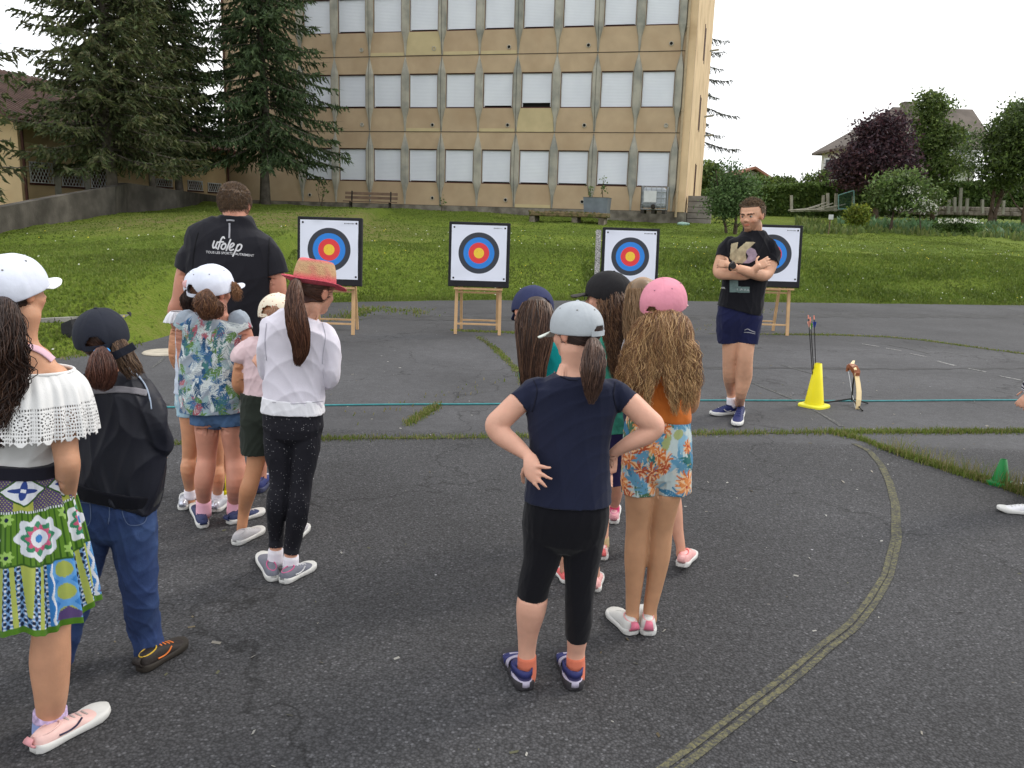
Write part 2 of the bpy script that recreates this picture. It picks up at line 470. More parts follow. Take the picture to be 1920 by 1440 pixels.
x = r.uniform(1.5, 14, 26000); tt = np.abs(r.normal(1.5, .9, 26000)); k_ = vnoise(x * .7, tt * 2, 1.6, 4) + r.normal(0, .55, 26000) > .0; x = x[k_]; y = edge_y(x) + tt[k_] + .1
parts.append(blades(np.stack([x, y, ground_z(x, y)], 1), .085, .018, 4, [(.09, .14, .02), (.11, .165, .025), (.14, .19, .035)], .9))
P = scatter2(9000, .02, 4, 1, (-15, -5)); parts.append(blades(P, .045, .012, 6, GC))
P = scatter2(30000, .0, 7, 1, (-17, -4)); parts.append(blades(P, .035, .012, 7, GC))
blade_obj('lawn_grass', parts, 'short and tufted green grass covering the lawn and bank', 'grass')
# daisies and dandelions
P = scatter2(330, .3, 9, 1.2); P[:, 2] += .05
fl, ff = quad_cards(P, np.tile([[.011, 0, 0]], (len(P), 1)), np.tile([[0, .007, .007]], (len(P), 1)))
fc = np.repeat(np.where(r.uniform(0, 1, (len(P), 1)) > .4, [[.7, .7, .62]], [[.75, .62, .05]]), 4, 0)
tag(link('meadow_flowers', mesh_np(fl, ff, fc), None, M['blade']), 'tiny white and yellow flowers dotted over the lawn', 'flowers', kind='stuff')

# grass growing in the asphalt cracks
def pathpts(px, n_, spread, seed, closed=False, dens=None):
    rr = np.random.default_rng(seed); Q = np.array([G(*q) for q in px])[:, :2]
    d = np.r_[0, np.cumsum(np.linalg.norm(np.diff(Q, axis=0), axis=1))]
    u = rr.uniform(0, d[-1], n_)
    if dens is not None:
        k_ = vnoise(u, u * 0, dens[0], seed) > rr.uniform(dens[1], dens[2], n_); u = u[k_]
    x = np.interp(u, d, Q[:, 0]); y = np.interp(u, d, Q[:, 1])
    return np.stack([x + rr.normal(0, spread * .5, len(x)), y + rr.normal(0, spread, len(x)), 0 * x], 1)
CR1 = [(300, 833), (620, 823), (930, 820), (1310, 814), (1560, 811), (1920, 810), (2300, 812)]
CR2 = [(1560, 812), (1610, 822), (1660, 842), (1720, 862), (1800, 888), (1870, 908), (1930, 930), (2060, 965)]
parts = []
c1 = GC + GDRY
parts.append(blades(pathpts(CR1, 9000, .035, 1, dens=(3.0, -1.2, .7)), .03, .003, 11, c1, .8))
parts.append(blades(pathpts(CR1[3:], 5500, .04, 2, dens=(2.5, -1.2, .8)), .035, .003, 12, c1, .8))
parts.append(blades(pathpts(CR2, 10000, .042, 3, dens=(2.5, -1.6, .4)), .035, .003, 13, c1, .9))
parts.append(blades(pathpts(CR2[2:], 1000, .05, 4, dens=(2.5, -.6, .6)), .13, .002, 14, GDRY, .7))
parts.append(blades(pathpts([(1330, 626), (1560, 628), (1660, 632), (1730, 638), (1920, 664), (2100, 690)], 4200, .05, 5, dens=(2.0, -.9, .8)), .02, .006, 15, c1, .8))
parts.append(blades(pathpts([(850, 620), (965, 624), (1060, 626)], 1100, .05, 6), .02, .006, 16, c1, .8))
parts.append(blades(pathpts([(898, 632), (930, 655), (955, 680), (975, 700), (985, 730)], 2200, .05, 7, dens=(2, -1.5, .9)), .02, .005, 17, c1, .9))
parts.append(blades(pathpts([(765, 795), (790, 780), (815, 765), (822, 760)], 900, .05, 8), .03, .004, 18, GDRY + GC[:2], .8))
parts.append(blades(pathpts([(640, 790), (660, 787), (1440, 580), (1500, 585)], 300, .2, 9), .03, .006, 19, GDRY, .8))
parts.append(blades(pathpts([(640, 600), (690, 580), (745, 582), (800, 588)], 700, .25, 10), .05, .009, 20, c1, .8))
parts.append(blades(pathpts([(130, 668), (230, 654), (262, 630), (300, 609), (340, 597), (480, 581), (560, 570)], 2600, .12, 21), .06, .008, 21, c1, .8))
blade_obj('crack_grass', parts, 'grass and moss growing in the cracks of the asphalt', 'grass')
# mossy soil strip under the crack grass
def strip(px, w, z, name, mt_, ragged=.3, seed=0, sub=60, z2=None):
    Q = np.array([G(*q) for q in px])[:, :2]; d = np.r_[0, np.cumsum(np.linalg.norm(np.diff(Q, axis=0), axis=1))]
    # smooth resampling
    u = np.linspace(0, d[-1], sub); q = np.stack([np.interp(u, d, Q[:, 0]), np.interp(u, d, Q[:, 1])], 1)
    for _ in range(4): q[1:-1] = (q[:-2] + 2 * q[1:-1] + q[2:]) / 4
    T = np.gradient(q, axis=0); T /= np.linalg.norm(T, axis=1)[:, None]; Nn = np.stack([-T[:, 1], T[:, 0]], 1)
    wl = w * (1 + ragged * vnoise(u, 0 * u, 9, seed)) / 2; wr = w * (1 + ragged * vnoise(u, 0 * u, 11, seed + 5)) / 2
    A = q + Nn * wl[:, None]; B = q - Nn * wr[:, None]
    V = np.vstack([np.c_[A, np.full(sub, z)], np.c_[B, np.full(sub, z)]])
    F = np.array([[i, i + 1, sub + i + 1, sub + i] for i in range(sub - 1)])[:, ::-1]
    return V, F.copy()
def strip_obj(name, lst, mt_, kind='structure'):
    mb = MB()
    for args, kw in lst:
        V, F = strip(*args, name, mt_, **kw); mb.add(V, F.tolist())
    return tag(mb.build(name, mt_), kind=kind)
M['moss'] = mat('moss', (.075, .085, .022), .95, .5, 12, bump=.8, bs=60, dirt=((.05, .045, .035), 9, .45, .6))
strip_obj('mossy_crack', [((CR1, .035, .003), dict(ragged=.8, sub=300)), ((CR2, .07, .0045), dict(ragged=.5, seed=3, sub=200)),
    (([(1330, 626), (1560, 628), (1660, 632), (1730, 638), (1920, 664), (2100, 690)], .05, .003), dict(ragged=.9, seed=4, sub=200)),
    (([(898, 632), (930, 655), (955, 680), (975, 700), (985, 730)], .06, .003), dict(ragged=.9, seed=5, sub=80)),
    (([(850, 620), (965, 624), (1060, 626)], .06, .003), dict(ragged=.9, seed=6, sub=80))], M['moss'])
# worn paint
def paint_mat(name, col, lo, hi, base=(.045, .045, .048)):
    mt, t_, p_ = nodemat(name); n_ = t_.nodes.new; l_ = t_.links.new
    tc_ = n_('ShaderNodeTexCoord'); z = n_('ShaderNodeTexVoronoi'); z.inputs['Scale'].default_value = 105; l_(tc_.outputs['Object'], z.inputs['Vector'])
    z2 = n_('ShaderNodeTexNoise'); z2.inputs['Scale'].default_value = 14; z2.inputs['Detail'].default_value = 5; l_(tc_.outputs['Object'], z2.inputs['Vector'])
    s_ = n_('ShaderNodeSeparateColor'); l_(z.outputs['Color'], s_.inputs[0])
    ad = n_('ShaderNodeMath'); ad.operation = 'ADD'; l_(s_.outputs[0], ad.inputs[0]); l_(z2.outputs['Fac'], ad.inputs[1])
    q = n_('ShaderNodeMapRange'); q.inputs[1].default_value = lo; q.inputs[2].default_value = hi; l_(ad.outputs[0], q.inputs[0])
    mx_ = n_('ShaderNodeMix'); mx_.data_type = 'RGBA'; l_(q.outputs[0], mx_.inputs['Factor']); mx_.inputs['A'].default_value = (*base, 1); mx_.inputs['B'].default_value = (*col, 1)
    l_(mx_.outputs['Result'], p_.inputs['Base Color']); p_.inputs['Roughness'].default_value = .9; p_.inputs['Specular IOR Level'].default_value = .2
    b_ = n_('ShaderNodeBump'); b_.inputs['Strength'].default_value = .8; b_.inputs['Distance'].default_value = .004; b_.invert = True
    l_(z.outputs['Distance'], b_.inputs['Height']); l_(b_.outputs[0], p_.inputs['Normal'])
    return mt
M['paint_yellow'] = paint_mat('paint_yellow', (.165, .155, .085), .7, 1.6, (.062, .062, .058))
M['paint_white'] = paint_mat('paint_white', (.36, .36, .35), .75, 1.15, (.07, .07, .072))
M['paint_faint'] = paint_mat('paint_faint', (.16, .16, .15), .9, 1.4, (.075, .075, .078))
ARC = [(1600, 832), (1630, 846), (1652, 872), (1668, 905), (1679, 950), (1681, 1010), (1664, 1080), (1634, 1130), (1599, 1174), (1548, 1213), (1493, 1261), (1392, 1340), (1292, 1417), (1190, 1492), (1050, 1600)]
def off(px, dxp): return [(x + dxp * max(.2, (y - 700) / 500), y + dxp * .35 * max(.2, (y - 700) / 500) * (1 if y > 1000 else 0)) for x, y in px]
strip_obj('painted_arc', [((off(ARC, -8), .025, .0035), dict(ragged=.12, sub=240)), ((off(ARC, 8), .025, .0036), dict(ragged=.12, seed=3, sub=240))], M['paint_yellow'])
DASH = [[(1616, 645), (1648, 650)], [(1660, 653), (1690, 658)], [(1706, 663), (1737, 669)], [(1756, 677), (1792, 686)], [(1816, 691), (1850, 698)], [(1873, 705), (1914, 713)]]
strip_obj('painted_dashes', [((d, .05, .0035), dict(sub=12)) for d in DASH], M['paint_white'])
FAINT = [[(1648, 644), (1700, 653), (1742, 663)], [(1570, 635), (1600, 640)], [(1463, 684), (1500, 694), (1548, 708)], [(1405, 716), (1440, 730), (1500, 754), (1580, 800)], [(285, 690), (345, 640)]]
strip_obj('painted_faint_lines', [((d, .035, .0035), dict(sub=20, ragged=.6)) for d in FAINT], M['paint_faint'])
# old tar patches, slightly darker bands far away
M['tar'] = mat('tar', (.05, .05, .052), .85, .3, 5, bump=.5, bs=120)
strip_obj('tar_band', [(([(560, 592), (900, 598), (1200, 596), (1500, 592), (1800, 593), (2100, 595)], .55, .002), dict(ragged=.5, sub=160)),
                       (([(1050, 692), (1400, 690), (1700, 692), (2000, 690)], .10, .002), dict(ragged=.9, sub=160))], M['tar'])
# pale stone kerb by the left lawn
M['kerb'] = mat('kerb', (.26, .25, .23), .9, .25, 5, bump=.4)
mb = MB()
kp = [LG(72 + 30 * i, 604.5 - 1.5 * i) for i in range(9)]
for p0, p1 in zip(kp[:-1], kp[1:]):
    d_ = p1 - p0; mb.bar(p0 + d_ * .01 + [0, 0, .01], p1 - d_ * .01 + [0, 0, .01], .06, .07)
tag(mb.build('stone_kerb', M['kerb']), 'pale stone kerb strip running along the foot of the left lawn', 'kerb')
# round pale cover plate lying on the asphalt
pc = G(308, 662, 0)
mb = MB(); mb.lathe([(.0, .0), (.23, .0), (.235, .006), (.22, .018), (.19, .014), (0, .016)], (pc[0], pc[1], .001), 40, cap=False)
tag(mb.build('manhole_cover', mat('cover', (.42, .38, .31), .85, .2, 10, bump=.4), smooth=False), 'flat round pale cover plate lying in the asphalt', 'cover')
# scattered leaf litter and grit on the near asphalt
r = np.random.default_rng(71); n_ = 420
x = r.uniform(-2.6, 4.5, n_); y = 1.6 + 8 * r.uniform(0, 1, n_) ** 1.5; a = r.uniform(0, 6.28, n_); sz = r.uniform(.002, .006, n_) * np.where(r.uniform(0, 1, n_) > .93, 2.2, 1)
U = np.stack([np.cos(a) * sz * r.uniform(1, 3, n_), np.sin(a) * sz * 2, np.zeros(n_)], 1); W = np.stack([-np.sin(a) * sz * .7, np.cos(a) * sz * .7, sz * .3], 1)
V, F = quad_cards(np.stack([x, y, np.full(n_, .004)], 1), U, W); c = np.repeat(np.array([(.30, .28, .24), (.16, .13, .08), (.42, .41, .38), (.12, .12, .07)])[r.integers(0, 4, n_)], 4, 0)
tag(link('leaf_litter', mesh_np(V, F, c), None, M['blade']), 'bits of dry grass, grit and leaf litter scattered on the asphalt', 'litter', kind='stuff')
# ------------------------------------------------------------------ main school block
BYAW = R(-14.43); BO = np.array([-7.908, 36.84, .395 + CAMH])      # origin: pillar 0, bottom of facade
bU = np.array([math.cos(BYAW), math.sin(BYAW), 0]); bN = np.array([math.sin(BYAW), -math.cos(BYAW), 0])   # bN: out of the facade, towards camera
bR3 = np.array([bU, -bN, (0, 0, 1)]).T
MW, SH = 1.6, 2.99
def B(u, z, o=0.0): return BO + bU * u + np.array([0, 0, z]) + bN * o
M['render_beige'] = mat('render_beige', srgb(181, 159, 131), .92, .08, 1.6, bump=.25, bs=40, dirt=(srgb(168, 144, 116), .9, .45, .8))
M['render_light'] = mat('render_light', srgb(190, 174, 136), .92, .08, 2, bump=.2, bs=40)
M['render_sunlit'] = mat('render_sunlit', srgb(210, 184, 148), .92, .10, 1.2, bump=.2, bs=30, dirt=(srgb(170, 140, 106), .7, .5, .8))  # side wall's sunlight put into the colour: lighter, warmer than the facade render
M['pillar'] = mat('pillar_concrete', srgb(166, 162, 150), .9, .14, 2.2, bump=.3, bs=50, dirt=(srgb(130, 132, 126), 1.5, .45, .7))
M['plinth'] = mat('plinth', srgb(128, 122, 112), .95, .25, 3, bump=.6, bs=30, dirt=(srgb(90, 84, 76), 2, .45, .65))
M['dark'] = mat('dark_gap', (.012, .011, .011), .9, 0)
M['joint'] = mat('joint', (.035, .03, .026), .9, .2)
# roller shutter: slats by bump on Z
mt, t, p = nodemat('shutter'); n = t.nodes.new; l = t.links.new
tcn = n('ShaderNodeTexCoord'); sp = n('ShaderNodeSeparateXYZ'); l(tcn.outputs['Object'], sp.inputs[0])
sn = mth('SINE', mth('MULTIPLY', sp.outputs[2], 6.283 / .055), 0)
a2 = tex('ShaderNodeTexNoise', .8, Detail=3)
c = ramp(mr(a2.outputs['Fac'], .3, .7, 0, 1), [(0, srgb(214, 218, 228)), (1, srgb(226, 230, 238))])
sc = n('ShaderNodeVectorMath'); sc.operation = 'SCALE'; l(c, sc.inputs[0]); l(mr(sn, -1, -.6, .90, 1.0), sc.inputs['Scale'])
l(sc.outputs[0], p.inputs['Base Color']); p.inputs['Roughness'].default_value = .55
bp = n('ShaderNodeBump'); bp.inputs['Distance'].default_value = .004; bp.inputs['Strength'].default_value = .4; l(sn, bp.inputs['Height']); l(bp.outputs[0], p.inputs['Normal'])
M['shutter'] = mt
M['brownframe'] = mat('brown_frame', srgb(70, 38, 32), .6, .2)
M['pvc'] = mat('white_pvc', (.6, .61, .62), .5, .05)

sch = empty('school_building', BO, 'beige three storey school block with rows of closed white roller shutters', 'building')
U0, U1 = -1 * MW - 3.75, 9.0 * MW + .52     # left corner, right corner of the facade
NST = 4; HB = NST * SH + 2.4
# wall: body with window openings (grid of panels)
mbw = MB()
WL, WR, WB, WT = .18, 1.42, .93, 2.30        # window opening inside a module
def wallpanel(mb, u0, u1, z0, z1, o0=-.3, o1=0.0):
    mb.box(B((u0 + u1) / 2, (z0 + z1) / 2, (o0 + o1) / 2), (u1 - u0, o1 - o0, z1 - z0), bR3)
wallpanel(mbw, U0, -MW + .0, 0, HB)
for i in range(-1, 9):
    u = i * MW
    for s_ in range(NST):
        z = s_ * SH
        wallpanel(mbw, u, u + WL, z, z + SH); wallpanel(mbw, u + WR, u + MW, z, z + SH)
        wallpanel(mbw, u + WL, u + WR, z, z + WB); wallpanel(mbw, u + WL, u + WR, z + WT, z + SH)
wallpanel(mbw, -MW, 9 * MW, NST * SH, HB)
wallpanel(mbw, 9 * MW, U1, 0, HB)
mbw.build('facade_wall', M['render_beige'], sch)
# side wall and back volume
DEP = 14.5
mb = MB(); c_ = B((U0 + U1) / 2, HB / 2, -.3 - DEP / 2 - .003)
mb.box(c_, (U1 - U0 - .004, DEP, HB), bR3)
mb.build('side_wall', M['render_sunlit'], sch)
mb = MB(); mb.box(B((U0 + U1) / 2, HB + .12, -DEP / 2), (U1 - U0 + .5, DEP + 1, .24), bR3); mb.build('roof', M['plinth'], sch)
mb = MB(); mb.box(B((U0 + U1) / 2, -.55, -.06), (U1 - U0 + .02, .24, 1.09), bR3)
mb.box(B(U1 + .01, -.55, -DEP / 2), (.1, DEP, 1.09), bR3); mb.build('plinth', M['plinth'], sch)
# shutters with brown sills, one thing per window
wi = 0
gaps = {(0, 2): .05, (2, 2): .05, (3, 2): .04, (5, 2): .05, (6, 2): .05, (4, 1): .07, (5, 1): .17, (2, 0): .04, (3, 0): .05, (4, 0): .05, (5, 0): .05, (6, 0): .05, (7, 0): .05}
rr = random.Random(3)
for s_ in range(NST):
    for i in range(-1, 9):
        u = i * MW; z = s_ * SH
        mb = MB(); fr = .035
        mb.frame(B(u + .8, z + (WB + WT) / 2, -.13), (WR - WL - .002, .2, WT - WB - .002), (.02, .04), bR3)
        wf = mb.build('window', M['brownframe'], sch)
        g_ = gaps.get((i, s_), rr.choice([.0, .02, .03, .05]))
        mb = MB(); mb.box(B(u + .8, z + (WB + .04 + WT - .04 + g_) / 2, -.10), (WR - WL - .05, .03, WT - WB - .08 - g_), bR3)
        mb.build('roller_shutter', M['shutter'], wf)
        for q in (WL + .035, WR - .035):
            mb = MB(); mb.box(B(u + q, z + (WB + WT) / 2, -.09), (.03, .08, WT - WB - .09), bR3); mb.build('shutter_rail', M['pvc'], wf)
        mb = MB(); mb.box(B(u + .8, z + (WB + WT) / 2, -.22), (WR - WL, .02, WT - WB), bR3); mb.build('pane', M['dark'], wf)
        # light repaired spandrel panels
        if (i, s_) in ((2, 2), (5, 1)):
            mb = MB(); P4 = [B(u + .12, z + WB - .01, .004), B(u + WR + .06, z + WB - .01, .004), B(u + MW - .03, z + .03, .004), B(u + .03, z + .03, .004)]
            mb.prism(P4, bN * .006); mb.build('spandrel_panel', M['render_light'], sch)
        if (i, s_) in ((1, 2), (3, 2), (4, 2), (2, 1), (4, 1), (5, 1), (5, 0)):
            mb = MB(); mb.box(B(u + .8, z + .075, .012), (MW - .12, .012, .13), bR3); mb.build('spandrel_panel', M['render_light'], sch)
# pillars: tapered grey concrete fins
for i in range(-1, 10):
    for s_ in range(NST):
        z = s_ * SH; u = i * MW
        prof = [(0.02, .035, .03), (WB * .55, .07, .07), (WB, .175, .13), (WT, .175, .13), (WT + .12, .15, .12), (SH - .02, .012, .02)]
        V = []; F = []
        for zz, hw, pr in prof:
            for uu, oo in ((-hw, -.005), (-hw * .62, pr), (hw * .62, pr), (hw, -.005)): V.append(B(u + uu, z + zz, oo))
        for a in range(len(prof) - 1):
            for b in range(3): F.append([a * 4 + b, a * 4 + b + 1, a * 4 + b + 5, a * 4 + b + 4])
        F += [[3, 2, 1, 0], [a * 4 + 4, a * 4 + 5, a * 4 + 6, a * 4 + 7]]
        mb = MB(); mb.add(V, F); mb.build('pillar', M['pillar'], sch)
for s_ in range(0, NST + 1): mb = MB(); mb.box(B((U0 + U1) / 2, s_ * SH, .006), (U1 - U0, .02, .02), bR3); mb.build('panel_joint', M['joint'], sch)
for i in (1, 3, 5, 7):
    for s_ in range(NST):
        zz = s_ * SH; mb = MB()
        for za, oa, zb_, ob in ((.05, .0335, WB * .55, .07), (WB * .55, .07, WB, .13), (WB, .13, WT, .13), (WT, .13, WT + .12, .12), (WT + .12, .12, SH - .03, .025)):
            mb.bar(B(i * MW, zz + za, oa), B(i * MW, zz + zb_, ob), .02, .012, up=bU)
        mb.build('panel_joint', M['joint'], sch)
mb = MB(); mb.box(B(U0 + 1.9, HB / 2, .003), (.02, .02, HB), bR3); mb.build('panel_joint', M['joint'], sch)
# round vents
M['ventring'] = mat('vent_ring', (.42, .39, .33), .8, .2, 20)
vents = [(1, 2, .35), (2, 2, 1.25), (4, 2, 1.22), (6, 2, 1.22), (8, 2, 1.2), (1, 1, 1.25 - MW), (2, 1, 1.22), (4, 1, 1.25), (6, 1, 1.2), (8, 1, 1.2), (-1, 0, .35), (2, 0, 1.25), (4, 0, 1.25), (6, 0, 1.25), (0, 1, 1.25), (0, 2, 1.25)]
for i, s_, q in vents:
    if (i, s_) == (1, 1) or (i, s_) == (1, 2): continue
    zc = s_ * SH + (.27 if s_ else .3); c_ = B(i * MW + q, zc, .0)
    Rr = np.array([bU, np.array([0, 0, 1.]), bN]).T
    mb = MB(); mb.lathe([(.085, -.02), (.085, .03), (.06, .035), (.058, .0), (.0, -.0)], c_, 20, Rr, cap=False)
    o = mb.build('vent', M['ventring'], sch)
    mb = MB(); mb.lathe([(.057, .004), (.0, .004)], c_, 20, Rr, cap=False); mb.build('vent_hole', M['ventring'] if (i, s_) in ((0, 1), (0, 2), (8, 1)) else M['dark'], o)
# right corner: pilaster, drainpipe, side windows and outlets
mb = MB(); mb.box(B(U1 - .16, HB / 2, .045), (.3, .09, HB), bR3); mb.build('corner_pilaster', M['render_sunlit'], sch)
mb = MB(); mb.tube([B(9 * MW + .2, -.2, .14), B(9 * MW + .2, HB, .14)], .05, 10)
for z in np.arange(.8, HB, 1.5): mb.lathe([(.062, -.03), (.062, .03)], B(9 * MW + .2, z, .14), 10)
mb.build('drainpipe', mat('drainpipe', srgb(170, 152, 124), .6, .1), sch, smooth=False)
for s_ in range(NST):
    for dd_ in (6.2, 7.0):
        mb = MB(); mb.box(B(U1 - .01, s_ * SH + 1.5, -dd_), (.06, .28, 1.5), bR3); mb.build('slit_window', M['brownframe'], sch)
for z, d_ in ((5.0, 12), (4.2, 13.6), (8.4, 13)):
    mb = MB(); mb.tube([B(U1 - .05, z, -d_), B(U1 + .45, z + .06, -d_)], .05, 8); mb.build('outlet_pipe', M['pillar'], sch)
mb = MB(); mb.tube([B(U0 + .12, -.5, .08), B(U0 + .12, HB, .08)], .045, 8); mb.build('drainpipe', M['brownframe'], sch)

# ------------------------------------------------------------------ long low wing on the left
wa = AT(43, 378, 26.5); wb = B(U0 - .02, 0, -.9)
wb = wb.copy(); wa[2] = wb[2] = 0
wd = wb - wa; wlen = np.linalg.norm(wd); wd /= wlen; wn = np.array([wd[1], -wd[0], 0]); wR = np.array([wd, -wn, (0, 0, 1)]).T
ZE = 4.15
def Wp(u, z, o=0): return wa + wd * u + wn * o + np.array([0, 0, z])
win = empty('low_wing', wa, 'low cream wing with a brown tiled roof and white lattice window grilles behind the spruces', 'building')
M['cream'] = mat('cream_render', srgb(190, 166, 130), .92, .12, 1, bump=.2, bs=30, dirt=(srgb(168, 140, 100), .6, .5, .8))
M['tile'] = mat('brown_tile', srgb(106, 84, 76), .85, .3, 1.5, bump=0)
# windows given by photo pixels on the wall plane
wpx = [(53, 302, 97, 346), (113, 309, 154, 352), (168, 315, 205, 356), (292, 334, 322, 352), (351, 337, 379, 359), (389, 342, 414, 362)]
def on_w(px, py):
    P_ = ONP(px, py, wa, wn); return float(np.dot(P_ - wa, wd)), float(P_[2])
rects = []
for x0, y0, x1, y1 in wpx:
    u0, z1 = on_w(x0, y0); u1, _ = on_w(x1, y0 + (x1 - x0) * .1); _, z0 = on_w(x0, y1); rects.append((u0, u1, z0, z1))
mb = MB(); cur = 0.0
def wp_(mb, u0, u1, z0, z1): 
    if u1 - u0 > .001: mb.box(Wp((u0 + u1) / 2, (z0 + z1) / 2, -.15), (u1 - u0, .3, z1 - z0), wR)
for (u0, u1, z0, z1) in rects:
    wp_(mb, cur, u0, .3, ZE); wp_(mb, u0, u1, .3, z0); wp_(mb, u0, u1, z1, ZE); cur = u1
wp_(mb, cur, wlen, .3, ZE)
WDP = 9.0
mb.box(Wp(.15, (ZE + .3) / 2, -.3 - WDP / 2 + .15), (.3, WDP - .3, ZE - .3), wR)
# gable triangle
RG = ZE + 2.15
mb.prism([Wp(.0, ZE, -.0), Wp(.0, ZE, -WDP), Wp(.0, RG - .1, -WDP / 2)], wd * .3)
mb.build('wall', M['cream'], win)
for (u0, u1, z0, z1) in rects:
    mb = MB(); mb.box(Wp((u0 + u1) / 2, (z0 + z1) / 2, -.2), (u1 - u0, .03, z1 - z0), wR); wf = mb.build('window', M['brownframe'], win)
    mb = MB(); mb.box(Wp((u0 + u1) / 2, z0 + .03, .0), (u1 - u0 + .06, .1, .06), wR); mb.build('sill', M['brownframe'], wf)
    mb = MB(); h_ = z1 - z0 - .08; wdt = u1 - u0
    for a, b, c2, d2 in ((u0, z0 + .08, u1, z0 + .08), (u0, z1 - .02, u1, z1 - .02), (u0 + .02, z0 + .06, u0 + .02, z1), (u1 - .02, z0 + .06, u1 - .02, z1)):
        mb.bar(Wp(a, b, .02), Wp(c2, d2, .02), .025, .025, up=wn)
    nd = max(4, int(wdt / .14)); st = wdt / nd
    for sgn in (1, -1):
        for k in range(-12, nd + 12):
            x0 = u0 + k * st; zz0 = z0 + .08
            # clip the diagonal to the rectangle
            P0 = [x0, zz0]; P1 = [x0 + sgn * h_ * .62, zz0 + h_]
            if sgn < 0: P0 = [x0 + st / 2, zz0]; P1 = [x0 + st / 2 - h_ * .62, zz0 + h_]
            tt0, tt1 = 0, 1; dxx = P1[0] - P0[0]
            for lim, s2 in ((u0, 1), (u1, -1)):
                tL = (lim - P0[0]) / dxx
                if dxx * s2 > 0: tt0 = max(tt0, tL)
                else: tt1 = min(tt1, tL)
            if tt1 - tt0 > .03:
                mb.bar(Wp(P0[0] + dxx * tt0, P0[1] + h_ * tt0, .03 + .008 * sgn), Wp(P0[0] + dxx * tt1, P0[1] + h_ * tt1, .03 + .008 * sgn), .014, .014, up=wn)
    mb.build('grille', M['pvc'], wf)
# grey panels between windows
for (a, b) in ((0, 1), (1, 2)):
    u0, u1 = rects[a][1], rects[b][0]
    mb = MB(); mb.box(Wp((u0 + u1) / 2, (rects[a][2] + rects[a][3]) / 2 - .3, .006), ((u1 - u0) * .75, .03, 2.2), wR); mb.build('pier', M['pillar'], win)
mb = MB(); mb.tube([Wp(.12, .4, .06), Wp(.12, ZE - .1, .06)], .045, 8); mb.build('drainpipe', M['brownframe'], win)
# roof: two slopes with tile rows in the mesh
def slope(mb, sgn):
    rows = 26; cols = 2
    e0, e1 = (.55, ZE - .12), (-WDP / 2, RG)
    if sgn < 0: e0 = (-WDP - .55, ZE - .12)
    for k in range(rows):
        a0 = k / rows; a1 = (k + 1) / rows
        o0 = e0[0] + (e1[0] - e0[0]) * a0; o1 = e0[0] + (e1[0] - e0[0]) * a1; z0 = e0[1] + (e1[1] - e0[1]) * a0 + .035; z1 = e0[1] + (e1[1] - e0[1]) * a1
        V = [Wp(-.5, z0, o0), Wp(wlen + 1, z0, o0), Wp(wlen + 1, z1, o1), Wp(-.5, z1, o1), Wp(-.5, z0 - .06, o0), Wp(wlen + 1, z0 - .06, o0), Wp(wlen + 1, z1 - .06, o1), Wp(-.5, z1 - .06, o1)]
        mb.add(V, [[0, 1, 2, 3], [7, 6, 5, 4], [0, 4, 5, 1], [1, 5, 6, 2], [2, 6, 7, 3], [3, 7, 4, 0]])
mb = MB(); slope(mb, 1); slope(mb, -1)
rf = mb.build('roof', M['tile'], win)
mb = MB()
for k in range(int((wlen + 1.5) / .22)):
    u = -.5 + k * .22
    mb.bar(Wp(u, ZE - .06, .56), Wp(u, RG + .04, -WDP / 2), .07, .05, up=(0, 0, 1))
mb.build('tile_rib', M['tile'], rf)
mb = MB(); mb.bar(Wp(-.54, ZE - .16, .6), Wp(-.54, RG - .02, -WDP / 2), .04, .22); mb.bar(Wp(-.54, ZE - .16, -WDP - .6), Wp(-.54, RG - .02, -WDP / 2), .04, .22)
mb.bar(Wp(-.5, ZE - .12, .62), Wp(wlen + .6, ZE - .12, .62), .12, .1); mb.build('fascia', M['brownframe'], rf)

# ------------------------------------------------------------------ grey retaining wall
M['wallgrey'] = mat('rough_grey_wall', srgb(88, 84, 78), .97, .3, 2.5, bump=1, bs=18, dirt=(srgb(62, 59, 54), 1.2, .42, .65))
def wallpt(px, pt, pb):
    """find depth where the wall foot meets the lawn"""
    lo, hi = 12, 45
    for _ in range(40):
        md = (lo + hi) / 2; P_ = AT(px, pb, md)
        if P_[2] > gz(P_[0], md): lo = md
        else: hi = md
    return AT(px, pt, lo), AT(px, pb, lo)
wl = [(-260, 425, 505), (-120, 405, 470), (0, 389, 437), (120, 366, 417), (215, 350, 402), (241, 343, 398), (330, 356, 390), (432, 371, 381)]
pts = [wallpt(*q) for q in wl]
rw = []
mb = MB()
for (t0, b0), (t1, b1) in zip(pts[:-1], pts[1:]):
    d_ = b1 - b0; nn_ = np.array([d_[1], -d_[0], 0]); nn_ /= np.linalg.norm(nn_)
    low = np.array([0, 0, .5]); tk = -nn_ * .25
    V = [b0 - low, b1 - low, t1, t0, b0 - low + tk, b1 - low + tk, t1 + tk, t0 + tk]
    mb.add(V, [[0, 1, 2, 3], [7, 6, 5, 4], [3, 2, 6, 7], [0, 3, 7, 4], [1, 5, 6, 2]])
tag(mb.build('retaining_wall', M['wallgrey']), 'rough grey retaining wall rising behind the spruce trunks', 'wall')

